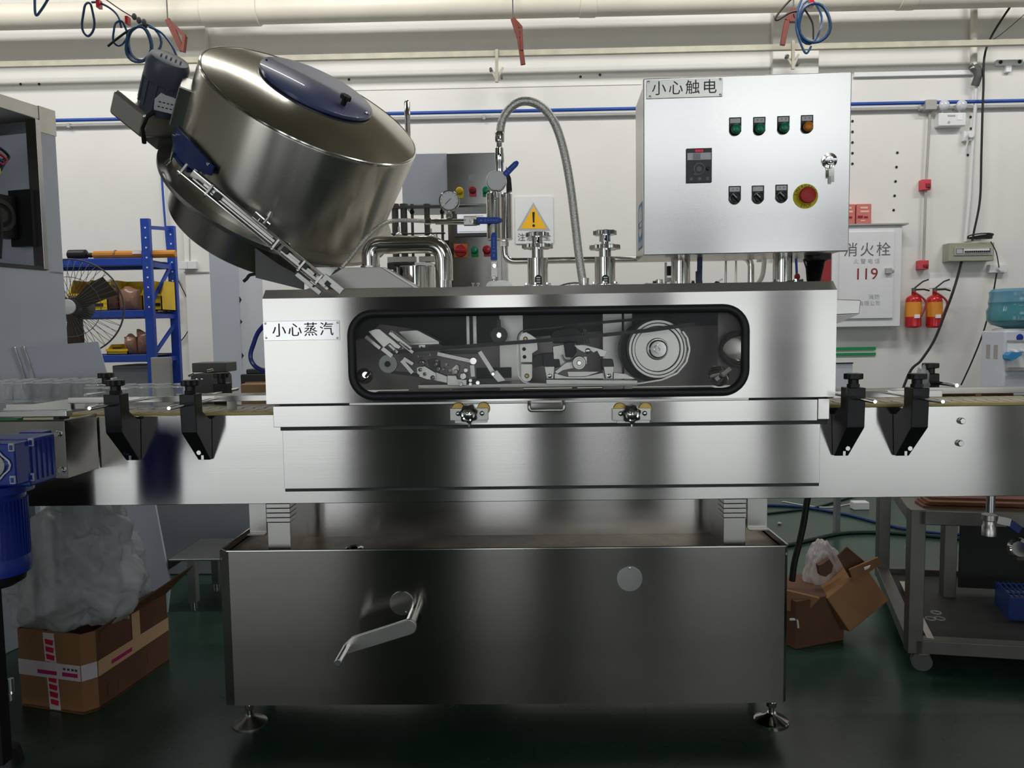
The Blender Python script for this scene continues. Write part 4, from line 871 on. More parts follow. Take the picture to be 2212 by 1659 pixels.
vb = P(MB().ob(p(1016, 478, -.005), XA, ZA, 14*k, 9*k, .012).cyl(p(1003, 478, -.005), p(1007, 478, -.005), 9*k, seg=6).cyl(p(1028, 478, -.005), p(1034, 478, -.005), 9*k, seg=6), 'ball_valve', m_alu, st, bev=.002)
P(hexbolt(MB(), p(1019, 476, -.02), .006, .008), 'spindle_nut', m_pol, vb)
def lever(a, b, w, dy, par, mk):
    A, B = p(*a, dy), p(*b, dy); u = (B-A).normalized(); v = V((-u.z, 0, u.x)); w *= k
    poly = [A+v*w, A-v*w]+[B-u*w-v*w*.9, B-v*w*.45, B+v*w*.45, B-u*w+v*w*.9]
    o = P(MB().prism(poly, (0, -.004, 0), (0, .004, 0)), 'lever_handle', m_handle, par, label='blue vinyl sleeve', bev=.0025)
    mb = MB(); L = (B-A).length
    for f0, f1, hh in ((.12, .22, .5), (.30, .36, .9), (.42, .50, .35), (.53, .60, .35), (.63, .72, .35), (.75, .82, .35)):
        mb.prism([A+u*L*f0+v*w*hh*.5, A+u*L*f0-v*w*hh*.5, A+u*L*f1-v*w*hh*.5, A+u*L*f1+v*w*hh*.5], (0, -.0046, 0), (0, -.004, 0))
    P(mb, 'moulded_print', m_stick, o, kind='stuff'); return o
lever((1030, 476), (1085, 476), 7, -.03, st, 0)
P(MB().ob(p(1030, 480, -.02), (1, 0, -.15), ZA, 7*k, 5*k, .006), 'lever_root', m_castgrey, st)
lever((1067, 562), (1067, 502), 7, -.03, st, 1)
lever((1088, 380), (1119, 349), 6.5, -.02, st, 2)
vb = P(MB().ob(p(1068, 582, -.005), ZA, XA, 18*k, 7*k, .011).cyl(p(1068, 571, -.005), p(1068, 565, -.005), 8*k, seg=6).cyl(p(1068, 596, -.005), p(1068, 604, -.005), 9*k, seg=6), 'ball_valve', m_alu, st, bev=.002)
P(hexbolt(MB(), p(1068, 574, -.02), .0065, .008), 'spindle_nut', m_chrome, vb)
a = p(1068, 600); P(MB().cyl(a, (a.x, a.y, ZT), 6*k, seg=14).cyl(p(1064, 612), p(1064, 624), 8*k, seg=6), 'lower_union', m_pol, st)
P(MB().cyl(p(1077, 606, -.02), p(1077, 622, -.02), 1.6*k, seg=8).cyl(p(1077, 606, -.02), p(1077, 604, -.02), 4*k, seg=8), 'bleed_screw', m_pol, st)
# rounded guard plates at the foot
def arch_plate(x0, x1, yt, Y):
    a, b = at(x0, 636, Y).x, at(x1, 636, Y).x; h = at(x0, yt, Y).z; m_ = (a+b)/2; r = (b-a)/2
    return [(a, ZT), (a, h-r*.75)]+[(m_-r*cos(pi*i/10)*1.0, h-r*.75+r*.75*sin(pi*i/10)) for i in range(1, 10)]+[(b, h-r*.75), (b, ZT)]
g = P(MB().xz(arch_plate(1057, 1110, 605, .04), .04, .046), 'guard_plate', m_alu, st, bev=.001)
for px in (1068, 1094): P(MB().sph(at(px, 627, .038), 4*k, (1, .6, 1), 10), 'cap_screw', m_chrome, g)
P(MB().xz(arch_plate(1050, 1082, 606, .09), .09, .096), 'guard_plate', m_alu, st, bev=.001)
lb = P(MB().box(at(1010, 625, .1).x, at(1052, 625, .1).x, .09, .12, at(1030, 633, .1).z, at(1030, 619, .1).z), 'fixing_bar', m_alu, st, bev=.002)
for a, b in ((1012, 1), (1022, 1)): P(hexbolt(MB(), at(a+4, 626, .09), .006, .006), 'bar_bolt', m_pol, lb)
for a in (1022, 1033): P(MB().cyl(at(a, 619, .1), at(a, 614, .1), 1.8*k, seg=8).cyl(at(a, 614, .1), at(a, 611, .1), 3.6*k, seg=8), 'top_screw', m_pol, lb)
for a in (1014, 1024): P(MB().box(at(a-3, 633, .1).x, at(a+4, 633, .1).x, .09, .11, ZT, at(1020, 632, .1).z), 'bar_foot', m_pol, lb)
# looping pipe running right behind the columns
Yp = .30
z = at(1300, 561, Yp).z
t = T('steam_return_pipe', 'polished pipe running right behind the lift columns and bending down', 'pipe', (at(1622, 628, Yp).x, Yp, ZT))
a = at(1090, 500, Yp); b = at(1622, 600, Yp)
P(MB().tube(bend([V((a.x, Yp, a.z)), V((a.x, Yp, z)), V((b.x, Yp, z)), V((b.x, Yp, ZT-.01))], .035, 7), 7*PX(Yp), 16), 'bent_pipe', m_pol, t)
P(MB().cyl(at(1090, 532, Yp), at(1090, 522, Yp), 9*PX(Yp), seg=6), 'union_nut', m_pol, t)
# ---- thin steam hose from the branch to the chute
Y = .0
t = T('thin_braided_hose', 'thin braided hose curving in front of the drum to the cap chute', 'hose', at(722, 602, Y))
pts = [at(919, 478, .16), at(880, 476, .13), at(850, 477, .11), at(826, 485, .08), at(800, 505, .05), at(772, 536, .03), at(752, 562, .01), at(735, 580, 0)]
P(MB().tube(curve(pts, 6), 4.6*PX(.05), 10), 'braid', m_braid, t)
P(MB().tube([at(738, 576, 0), at(727, 590, 0)], 4*PX(0), 10).tube([at(730, 586, 0), at(721, 596, 0)], 6.5*PX(0), 6).tube([at(721, 596, 0), at(708, 612, 0)], 4.5*PX(0), 10), 'end_fitting', m_castgrey, t)

# ---- chute hood with exhaust elbow
t = T('chute_hood', 'bright trapezoid steel hood with a thick elbow exhaust pipe on top', 'hood', (at(790, 640, .05).x, .1, ZT))
Y = -.012
q = [at(*s, Y) for s in ((660, 650), (672, 620), (742, 578), (822, 577), (895, 650))]
for v in q: v.z = max(v.z, ZT-.0)
P(MB().prism(q, (0, 0, 0), (0, .17, 0)), 'hood_shell', m_slope, t, bev=.002)
qq = [at(*s, .16) for s in ((668, 578), (740, 577), (740, 590), (690, 600))]
P(MB().prism(qq, (0, 0, 0), (0, .01, 0)), 'rear_wing', m_satin, t)
a = q[3]; b = q[4]; u = (b-a).normalized()
P(MB().prism([a, b, b+V((.016, 0, 0)), a+V((.012, 0, .0))], (0, .006, 0), (0, .164, 0)), 'side_flange', m_satin, t, bev=.001)
P(MB().sph(at(893, 635, -.02), .006, (1, .6, 1), 8), 'screw', m_pol, t)
Ye = .07; ke = PX(Ye)
pp = [at(800, 583, Ye), at(800, 530, Ye), at(958, 530, Ye), at(958, 606, Ye)]
pp[0].x = pp[1].x; pp[3].x = pp[2].x; pp[2].z = pp[1].z
P(MB().tube(bend(pp, .062, 10), 19*ke, 24), 'exhaust_elbow', m_pol, t)
P(MB().lathe([(20.5*ke, 0), (20.5*ke, .006)], at(800, 579, Ye), ZA, 28), 'weld_collar', m_satin, t)
c = V((pp[3].x-.002, Ye, ZT)); P(MB().cyl(c, c+V((0, 0, at(955, 606, Ye).z-ZT+.01)), 17*ke, seg=28), 'down_spigot', m_pol, t)
# polished motor cover behind
Y = .27; k = PX(Y); c = at(900, 630, Y); c.z = ZT
t = T('motor_cover', 'polished round steel cover standing behind the elbow pipe', 'cover', c)
P(MB().lathe([(41*k, 0), (41*k, at(900, 578, Y).z-ZT), (39*k, at(900, 576, Y).z-ZT)], c, ZA, 40), 'cover_can', m_pol, t)
P(MB().box(c.x+.0, c.x+.06, Y-.03, Y+.03, at(900, 576, Y).z-.001, at(900, 569, Y).z), 'top_plate', m_satin, t)
P(MB().box(c.x-.07, c.x+.0, Y-.03, Y+.03, at(900, 576, Y).z-.001, at(900, 572, Y).z), 'black_seal', m_black, t)
# small blue valve behind right posts and other fittings
def fit(px, py0, py1, w, Y, m_, name, par):
    a = at(px, py0, Y); b = at(px, py1, Y); r = w*PX(Y)/2
    return P(MB().cyl((a.x, Y, max(ZT, b.z)), (a.x, Y, a.z), r, seg=16), name, m_, par, bev=.001)
Y = .14
t = T('blue_lever_valve', 'upright blue lever valve between the cabinet posts', 'valve', (at(1509, 628, Y).x, Y, ZT))
a, b = at(1512, 546, Y), at(1511, 608, Y)
P(MB().bar(a, b, 5.5*PX(Y), .004), 'lever_handle', mat('navy_vinyl', (30, 42, 96), .4), t, bev=.003)
P(MB().box(at(1504, 620, Y).x, at(1516, 620, Y).x, Y-.01, Y+.01, ZT, at(1510, 606, Y).z).cyl(at(1505, 586, Y), at(1505, 610, Y), .004, seg=8), 'valve_body', m_castgrey, t, bev=.002)
t = T('sensor_block', 'small cluster of steel fittings and black cap left of the cabinet post', 'fittings', (at(1420, 628, .1).x, .1, ZT))
fit(1398, 611, 630, 5, .1, m_pol, 'stud', t); fit(1413, 607, 630, 6, .1, m_castgrey, 'stud', t); fit(1424, 604, 630, 16, .1, m_pol, 'stud', t)
fit(1438, 567, 630, 5, .14, m_wht, 'white_rod', t)
a, b = at(1437, 600, .14), at(1453, 605, .14); P(MB().box(a.x, b.x, .13, .15, b.z-.006, a.z+.0), 'cross_block', m_wht, t)
a, b = at(1440, 575, .16), at(1452, 595, .16); P(MB().box(a.x, b.x, .15, .18, b.z, a.z), 'black_cap', m_black, t, bev=.003)
P(MB().box(at(1390, 630, .1).x, at(1432, 630, .1).x, .08, .12, ZT, ZT+.008), 'base_plate', m_pol, t, bev=.001)
a, b = at(1346, 628, .1), at(1382, 628, .1)
P(MB().xz(rrect(a.x, b.x, ZT, at(1364, 625, .1).z, .004, 3), .08, .11), 'round_plug', m_black, label='flat black cap lying on the head between lift column and cabinet post', cat='plug')
t = T('tie_rods', 'two thin upright steel rods behind the bent return pipe', 'rods', (at(1580, 628, .33).x, .33, ZT))
for px, w_ in ((1568, 5), (1590, 4)): fit(px, 560, 632, w_, .34, m_pol, 'rod', t)
P(MB().lathe([(.03, 0), (.02, .006)], V((at(1568, 628, .34).x, .34, ZT)), ZA, 20), 'rod_flange', m_satin, t)
t = T('white_vent_hose', 'white hose bending out between the right cabinet post and return pipe', 'hose', (at(1626, 628, .33).x, .33, ZT))
q = pc(.34, (1651, 545), (1650, 575), (1645, 600), (1630, 622), (1620, 634)); 
for v in q: v.z = max(v.z, ZT+.004)
P(MB().tube(q, 5*PX(.34), 10), 'hose', m_wirew, t)
fit(1640, 548, 566, 11, .36, m_wht, 'hose_coupling', t)
a = at(1548, 624, .1); P(MB().cyl((a.x, .1, ZT), (a.x+.004, .1, ZT+.01), .012, .008, 12).ob((a.x+.008, .1, ZT+.013), (1, 0, .5), YA, .012, .004, .003), 'wing_nut', m_pol, label='small wing nut on the head top between the cabinet posts', cat='nut')
# ---- control cabinet
YK = -.03; ANG = RAD(-2.3); U = V((cos(ANG), sin(ANG), 0)); Nn = V((sin(ANG), -cos(ANG), 0)); K0 = at(1614, 355, YK)
def kp(px, py, off=0):
    d = CX*((px-1106)/FPX)+CY*((py-829.5)/FPX)+CZ; o = K0+Nn*off
    return CPOS+d*((o-CPOS).dot(Nn)/d.dot(Nn))
def kl(pt): r = pt-K0; return r.dot(U), r.z
def kw(u, z, off=0): return K0+U*u+ZA*z+Nn*off
cz0, cz1 = kl(kp(1614, 547))[1], kl(kp(1614, 162))[1]; cu0, cu1 = kl(kp(1390, 360))[0], kl(kp(1837, 350))[0]
cc = T('control_cabinet', 'stainless control cabinet with buttons, keypad and red emergency stop', 'control cabinet', kw((cu0+cu1)/2, cz0, -.13))
def kbox(mb, u0, u1, z0, z1, o0, o1):
    """box on the cabinet front: u, z ranges and offsets outwards"""
    return mb.add([kw(u, z, o) for z in (z0, z1) for o in (o0, o1) for u in (u0, u1)], [(0, 2, 3, 1), (4, 5, 7, 6), (0, 1, 5, 4), (2, 6, 7, 3), (0, 4, 6, 2), (1, 3, 7, 5)])
def krc(a, b, c, d, off=0):
    p0, p1, p2, p3 = kl(kp(a, (b+d)/2, off)), kl(kp(c, (b+d)/2, off)), kl(kp((a+c)/2, d, off)), kl(kp((a+c)/2, b, off))
    return p0[0], p1[0], p2[1], p3[1]
P(kbox(MB(), cu0+.006, cu1-.004, cz0+.004, cz1-.004, -.27, -.022), 'cabinet_body', m_satin, cc, bev=.002)
dr = P(kbox(MB(), cu0, cu1, cz0, cz1, -.021, 0), 'door', m_cabin, cc, bev=.003)
P(kbox(MB(), cu0+.01, cu1-.01, cz0+.006, cz1-.006, -.024, -.019), 'door_seal', m_black, cc)
u0, u1, z0, z1 = krc(1396, 171, 1561, 211, .002)
pl = P(kbox(MB(), u0, u1, z0, z1, .0005, .003), 'warning_plate', m_satin, cc, bev=.0008)
P(MB().text('小心触电', kp(1478, 191, .0032), U, ZA, .0440, spacing=.26), 'lettering', m_etch, pl, recalc=False)
for a, b in ((1401, 177), (1556, 172), (1404, 209), (1556, 205)): P(MB().sph(kp(a, b, .003), .004, (1, .5, 1), 8), 'rivet', m_chrome, pl)
def holder(px, py, white=True):
    u0, u1, z0, z1 = krc(px-13, py-18, px+13, py+22)
    h = P(kbox(MB(), u0, u1, z0+.012, z1, 0, .003).lathe([((u1-u0)/2, 0), ((u1-u0)/2, .003)], kw((u0+u1)/2, z0+.018), Nn, 28), 'label_holder', m_black, cc, bev=.0006)
    a0, a1, b0, b1 = krc(px-11, py-16, px+11, py-6, .003)
    P(kbox(MB(), a0, a1, b0, b1, .003, .0038), 'label_insert', m_paper, h)
    return h, (u0+u1)/2, z0+.018
for i, (px, py, m_) in enumerate(((1588, 272, m_green), (1640, 271, m_green), (1692, 269, m_green), (1743, 267, m_orange))):
    h, u, z = holder(px, py)
    if i: 
        for s in (-.006, .006): P(kbox(MB(), u+s-.002, u+s+.002, z+.0245, z+.029, .0038, .0041), 'small_print', m_lgrey, h)
    P(MB().lathe([(.0155, 0), (.0155, .008), (.0145, .010)], kw(u, z), Nn, 28), 'bezel', m_black, h)
    P(MB().lathe([(.0140, .008), (.0140, .016), (.011, .0215), (.005, .024), (0, .0245)], kw(u, z), Nn, 28), 'lens', m_, h)
for i, (px, py) in enumerate(((1587, 420), (1637, 419), (1688, 417))):
    h, u, z = holder(px, py)
    if i != 1:
        for s in (-.006, .006): P(kbox(MB(), u+s-.002, u+s+.002, z+.0245, z+.029, .0038, .0041), 'small_print', m_lgrey, h)
    P(MB().lathe([(.0175, 0), (.0175, .005), (.0150, .0085)], kw(u, z), Nn, 28), 'chrome_bezel', m_chrome, h)
    P(MB().lathe([(.0140, .006), (.0140, .013), (.012, .015)], kw(u, z), Nn, 28), 'switch_knob', m_black, h)
    dd = (U*-.7+ZA*.7).normalized(); c = kw(u, z, .016)
    P(MB().ob(c, dd, Nn, .014, .006, .004), 'switch_grip', m_black, h, bev=.0015)
    P(MB().ob(kw(u, z, .0225)+dd*.006, dd, Nn, .008, .0006, .0011), 'pointer', m_paper, h)
c = kp(1740, 424, 0)
es = P(MB().lathe([(.0365, 0), (.0365, .0018)], c, Nn, 44), 'emergency_plate', m_yell, cc)
mb = MB(); wd = 'EMERGENCY'
for i, ch in enumerate(wd):
    a = RAD(168-i*19); R_ = .0295; ro = c+Nn*.002+(U*cos(a)+ZA*sin(a))*R_
    mb.text(ch, ro, U*sin(a)-ZA*cos(a), U*cos(a)+ZA*sin(a), .0115, thick=.0003)
for i, ch in enumerate('STOP'):
    a = RAD(246+i*17); ro = c+Nn*.002+(U*cos(a)+ZA*sin(a))*.0295
    mb.text(ch, ro, -U*sin(a)+ZA*cos(a), -(U*cos(a)+ZA*sin(a)), .0125, thick=.0003)
P(mb, 'lettering', m_ink, es, recalc=False)
P(MB().lathe([(.020, 0), (.018, .012)], c, Nn, 28), 'collar', m_rede, es)
P(MB().lathe([(.012, .010), (.0235, .016), (.0245, .022), (.022, .027), (.012, .0295), (0, .030)], c, Nn, 36), 'mushroom_button', m_red, es)
u0, u1, z0, z1 = krc(1482, 321, 1537, 395); k = (u1-u0)/55
kpd = P(kbox(MB(), u0, u1, z0, z1, 0, .006), 'inverter_keypad', m_vfd, cc, bev=.0012)
P(kbox(MB(), u0+2*k, u1-2*k, z1-25*k, z1-10*k, .006, .0066), 'display', m_lcd, kpd)
P(kbox(MB(), u0+14*k, u0+30*k, z1-24*k, z1-11*k, .0066, .0069), 'display_grey_patch', m_lgrey, kpd)  # grey patch over part of the display
for q in (-6, 0, 6): P(kbox(MB(), (u0+u1)/2+(q-2.4)*k, (u0+u1)/2+(q+2.4)*k, z1-8*k, z1-3*k, .006, .0064), 'red_digit', m_ledred, kpd)
m0 = kw((u0+u1)/2, z0+29*k, .006); 
P(MB().ring(m0, Nn, 11*k, 2.4*k, 28, 6), 'ring_keys', m_key, kpd); P(MB().lathe([(6*k, 0), (5.5*k, .001)], m0, Nn, 20), 'centre_key', m_key, kpd)
P(MB().lathe([(4*k, 0), (3.4*k, .009)], kw(u1-9*k, z0+29*k, .006), Nn, 16), 'speed_dial', m_black, kpd)
for s in (-17, 1, 18): P(MB().lathe([(4.4*k, 0), (4*k, .0012)], kw((u0+u1)/2+s*k, z0+8*k, .006), Nn, 6), 'round_key', m_key, kpd)
for s in (-1, 1): P(kbox(MB(), (u0+u1)/2+s*3*k-8*k, (u0+u1)/2+s*3*k+3*k, z0+(29+s*11)*k-2*k, z0+(29+s*11)*k+2*k, .006, .0072), 'arrow_key', m_key, kpd)
lc = kp(1791, 347, 0)
lk = P(MB().lathe([(.0225, 0), (.0225, .003), (.014, .004), (.013, .012), (.006, .013), (0, .012)], lc, Nn, 32), 'cam_lock', m_pol, cc)
P(MB().ob(lc+Nn*.013, U, Nn, .018, .004, .004), 'lock_wing', m_chrome, lk, bev=.001)
P(MB().ring(lc+Nn*.016+ZA*-.014, U, .012, .001, 16, 5).ob(lc+Nn*.012+U*.006+ZA*-.045, ZA, Nn, .02, .001, .005).ob(lc+Nn*.013+U*.002+ZA*-.036, ZA, Nn, .012, .001, .007), 'key', m_pol, lk)
# blue film sticker on the left side
s0 = kw(cu0+.0055, 0, 0)
def ks(o, z): p_ = kw(cu0+.0055, z, o); return p_
zA, zB = kl(kp(1390, 528))[1], kl(kp(1390, 425))[1]
stk = P(MB().prism([ks(-.05, zA), ks(-.19, zA), ks(-.19, zB-.02), ks(-.17, zB), ks(-.07, zB), ks(-.05, zB-.02)], U*0, U*-.0006), 'film_sticker', m_stick, cc)
h_ = zB-zA
gl = [(-.09, .35), (-.10, .30), (-.13, .26), (-.155, .30), (-.165, .42), (-.16, .55), (-.17, .68), (-.165, .86), (-.14, .92), (-.10, .92), (-.085, .86), (-.08, .7)]
P(MB().prism([ks(o, zA+f*h_) for o, f in gl], U*-.0006, U*-.0012), 'white_glove_mark', m_paper, stk)
P(MB().tube([ks(o, zA+f*h_)+U*-.0014 for o, f in ((-.10, .58), (-.15, .58), (-.155, .52), (-.15, .46), (-.10, .46))], .0012, 5), 'glove_outline', m_stick, stk)
P(MB().text('AIRUV', ks(-.12, zA+.1*h_)-U*.0008, -Nn*-1, ZA, .035, thick=.0006), 'sticker_lettering', m_paper, stk, recalc=False) if False else None
for q in range(4): P(MB().prism([ks(-.075-.026*q, zA+.04*h_), ks(-.093-.026*q, zA+.04*h_), ks(-.088-.026*q, zA+.17*h_), ks(-.080-.026*q, zA+.17*h_)], U*-.0006, U*-.0010), 'sticker_letter', m_paper, stk)
# posts carrying the cabinet
for px in (1470, 1690):
    Y = .11; c = at(px, 590, Y); k = PX(Y); zc0 = kw(0, cz0).z
    p_ = P(MB().cyl((c.x, Y, ZT), (c.x, Y, zc0+.006), 20*k, seg=32), 'support_post', m_pol, cc)
    P(MB().box(c.x-27*k, c.x+27*k, Y-.035, Y+.035, ZT, ZT+.006), 'post_flange', m_satin, p_, bev=.001)
    for s in (-22, 22): P(hexbolt(MB(), V((c.x+s*k, Y-.025, ZT+.006)), .006, .008, ZA), 'flange_bolt', m_chrome, p_)
# ribbed black cable conduit
Y = .13; k = PX(Y); a = at(1763, 548, Y); b = at(1757, 628, Y); b.z = ZT; n = 22
prof = []
for i in range(n*2+1):
    f = i/(n*2); r = (14+8*f)*k*(1.0 if i % 2 else .88); prof.append((r, f*(a-b).length))
t = T('ribbed_conduit', 'ribbed black cable conduit under the right end of the control cabinet', 'conduit', b)
P(MB().lathe(prof, b, a-b, 24), 'ribbed_tube', m_black, t, ang=20)
P(MB().lathe([(22*k, 0), (24*k, .004), (24*k, .02), (22*k, .024)], a-ZA*.024, ZA, 24).box(a.x, a.x+22*k, Y-24*k, Y-14*k, a.z-.022, a.z-.002), 'conduit_gland', m_black, t)
P(MB().tube([at(1736, 560, Y), at(1742, 580, Y), at(1744, 606, Y), V((at(1748, 622, Y).x, Y, ZT))], .0025, 6), 'cable_tie_tail', m_cable, t)
t = T('small_blue_line', 'thin blue air line with red fitting between cabinet post and black conduit', 'hose', (at(1721, 628, .34).x, .34, ZT))
P(MB().tube([at(1719, 545, .34), at(1721, 590, .34), V((at(1721, 628, .34).x, .34, ZT))], .0045, 8), 'hose', m_bpipe, t)
P(MB().sph(at(1722, 598, .33), .01, (1, 1, 1.3), 10), 'red_fitting', m_redink, t)
a = at(1714, 622, .09); P(MB().ob((a.x, .09, ZT+.006), (1, 0, .1), YA, .028, .01, .005), 'flat_tool', m_castgrey, label='small dark flat clip lying beside the right cabinet post', cat='clip', bev=.001)

# ---- cap sorting drum
DC = V((-.679, .17, 2.044))                                # centre of the rim plane at the top
vr = (DC-CPOS).normalized(); Rv = (CX-vr*CX.dot(vr)).normalized(); Uv = -vr.cross(Rv); Uv = Uv if Uv.z > 0 else -Uv
th = RAD(25.3); tau = RAD(15.5)
Aax = V((.4803, -.4269, .7662)).normalized()
E1 = (Rv-Aax*Rv.dot(Aax)).normalized(); E2 = Aax.cross(E1); E2 = E2 if E2.y < 0 else -E2
R = .360; L = .342
DB = DC-Aax*L
def dp(phi, r, h): return DB+E1*(r*cos(RAD(phi)))+E2*(r*sin(RAD(phi)))+Aax*h
t = dt = T('cap_sorting_drum', 'big tilted stainless drum with blue lid feeding caps into the machine', 'cap feeder', (DB.x, DB.y, DB.z-R*.3))
P(MB().lathe([(R*.985, 0), (R, .004), (R, L-.012), (R*.992, L-.004), (R*.975, L)], DB, Aax, 96, False), 'drum_shell', m_drum, t)
P(MB().lathe([(R*.976, L), (R*.8, L+.012), (R*.55, L+.026), (R*.2, L+.030), (0, L+.030)], DB, Aax, 96, False), 'drum_top', m_drumtop, t)
P(MB().ring(DB+Aax*(L-.004), Aax, R*.985, .005, 96, 8), 'rolled_edge', m_pol, t)
P(MB().lathe([(R*1.12, -.012), (R*1.125, -.006), (R*1.125, .004), (R*1.0, .006)], DB, Aax, 96, False).lathe([(R*1.12, -.012), (R*.4, -.014)], DB, Aax, 96, False), 'flange_disc', m_satin, t)
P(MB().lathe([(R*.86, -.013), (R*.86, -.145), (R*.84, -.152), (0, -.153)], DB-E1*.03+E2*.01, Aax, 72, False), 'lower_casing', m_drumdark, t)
lid_c = DB+Aax*(L+.032)-E2*.055; rl = .189
ld = P(MB().lathe([(rl, 0), (rl, .008), (rl-.002, .0095), (0, .0095)], lid_c, Aax, 72).lathe([(rl*.97, -.02), (rl*.97, 0)], lid_c, Aax, 72, False), 'blue_lid', m_acry, t)
kc = lid_c+Aax*.0095+E1*(rl*.42)+E2*(rl*.42)
P(knob(MB().cyl(kc, kc+Aax*.022, .009, seg=14), kc+Aax*.02, .017, .014, Aax, 8), 'lid_knob', m_black, ld, bev=.0015)
P(MB().sph(lid_c+Aax*.010+E1*(rl*.86)+E2*(rl*.36), .009, (1, 1, .7), 10), 'lid_screw', m_chrome, ld); P(MB().sph(lid_c+Aax*.010-E1*(rl*.90)-E2*(rl*.25), .004, (1, 1, .7), 8), 'lid_screw', m_dark, ld)
# blue guard on the side of the drum
def shell(ph0, ph1, r0, r1, h0f, h1f, n=24):
    vs = []; fs = []
    for i in range(n+1):
        ph = ph0+(ph1-ph0)*i/n; f = i/n
        for r, h in ((r0, h0f(f)), (r0, h1f(f)), (r1, h1f(f)), (r1, h0f(f))): vs.append(dp(ph, r, h))
    for i in range(n):
        for q in range(4): q2 = (q+1) % 4; fs.append((4*i+q, 4*i+q2, 4*i+4+q2, 4*i+4+q))
    fs += [(0, 1, 2, 3), (4*n+3, 4*n+2, 4*n+1, 4*n)]
    return MB().add(vs, fs)
gd = P(shell(175, 131, R+.012, R+.017, lambda f: .085-.018*sin(pi*f)+.028*f*f, lambda f: .125+.03*sin(pi*f*.8)), 'blue_guard', m_blued, t, bev=.0015)
P(shell(173, 134, R+.001, R+.013, lambda f: .121+.03*sin(pi*f*.8), lambda f: .125+.03*sin(pi*f*.8)), 'guard_edge', m_dark, t)
P(shell(168, 146, R+.001, R+.015, lambda f: .052+.01*f, lambda f: .070-.0*f), 'guard_lower_rail', m_blued, t)
for ph, h in ((170, .10), (163, .125), (136, .10), (134, .14)): P(MB().cyl(dp(ph, R+.010, h), dp(ph, R+.022, h), .005, seg=10), 'guard_screw', m_chrome, gd)
P(MB().tube([dp(161, R+.02, .075), dp(161, R+.02, .045)], .006, 8).tube([dp(163, R+.02, .04), dp(163, R+.03, .02)], .006, 8), 'guard_pin', m_chrome, t)
# motor on its gearbox
Mb = at(341, 232, .12); Ma = Aax
PcX = at(326, 245, .06)
e45 = (E1*.7+E2*.7); em = (E1*.7-E2*.7)
bxc = PcX-e45*.075+em*.11-Aax*.045
gbx = P(MB().ob(bxc, e45, em, .078, .13, .042), 'drive_box', m_satin, t, bev=.014, seg=4)
P(MB().ob(bxc-Aax*.06+e45*.04+em*.02, e45, em, .03, .07, .025), 'drive_shaft_block', m_castgrey, gbx)
P(MB().ob(dp(178, R*.99, .19)+E1*.0, E1, Aax, .035, .065, .05), 'motor_bracket', m_satin, t, bev=.004)
for q in ((428, 236), (436, 240)): P(MB().tube([at(q[0], q[1], .02), at(q[0]-8, q[1]-3, .02)], .006, 8), 'wing_screw', m_pol, t)
mr = 41*PX(.1); ml = 118*PX(.1)
mo = P(MB().lathe([(mr*.93, 0), (mr*.97, .004), (mr*.97, ml*.55), (mr, ml*.56), (mr*1.02, ml*.58), (mr*1.02, ml*.9), (mr*.9, ml*.985), (mr*.6, ml), (0, ml)], Mb-Aax*.01, Aax, 44), 'drive_motor', m_motor, t)
mtop = Mb-Aax*.01+Aax*ml*1.0
u_ = E1; v_ = E2
for i in range(5):
    for j in range(3):
        c = mtop+u_*(-.024+.014*i)+v_*(.004+.013*j-.008); P(MB().ob(c+Aax*(-.001-.003*abs(j-1)*.3), v_, u_, .005, .0026, .002), 'vent_slot', m_dark, mo)
for i in range(9):
    a = 20+i*28; d_ = u_*cos(RAD(a))+v_*sin(RAD(a)); P(MB().bar(Mb+d_*mr*.97+Aax*.01, Mb+d_*mr*.97+Aax*ml*.52, .003, .004, d_), 'cooling_fin', m_motor, mo)
d_ = (u_*.35+v_*.94).normalized(); w_ = Aax.cross(d_)
npc = Mb+d_*(mr*1.02)+Aax*ml*.22
npl = P(MB().prism([npc+w_*a+Aax*b for a, b in ((-.03, -.022), (.024, -.022), (.032, 0), (.028, .028), (-.02, .034), (-.034, .01))], d_*-.006, d_*.002), 'rating_plate', m_wht, mo)
P(MB().prism([npc+w_*a+Aax*b for a, b in ((-.034, -.02), (-.020, -.026), (-.020, .016), (-.036, .010))] if False else [npc+w_*a+Aax*b for a, b in ((.024, -.02), (.035, -.01), (.038, .012), (.030, .012))], d_*-.004, d_*.0022), 'yellow_sticker', m_yell, npl)
for i in range(8): P(MB().ob(npc+d_*.0025+w_*(-.02+.012*(i % 4))+Aax*(-.008+.016*(i//4)), w_, d_, .0035, .0004, .0018), 'plate_print', m_dgrey, npl)
P(MB().tube([npc-w_*.03-Aax*.03, npc-w_*.045-Aax*.05, npc-w_*.05-Aax*.09, npc-w_*.035-Aax*.14], .007, 8), 'motor_lead', m_cable, mo)
# mounting plate under the drum
q = [at(*s, .02) for s in ((551, 535), (600, 570), (655, 600), (655, 634), (552, 600))]
for v in q: v.z = max(v.z, ZT+.002)
P(MB().prism(q, (0, 0, 0), (0, .012, 0)), 'mounting_plate', m_plate, t)
P(MB().tube(pc(.1, (560, 530), (546, 540), (540, 552), (552, 556), (562, 545), (566, 528)), .004, 6), 'sensor_lead', m_dgrey, t)
P(MB().tube(pc(.026, (556, 592), (540, 594), (533, 602), (526, 608)), .005, 6), 'hanging_lead', m_cable, t)
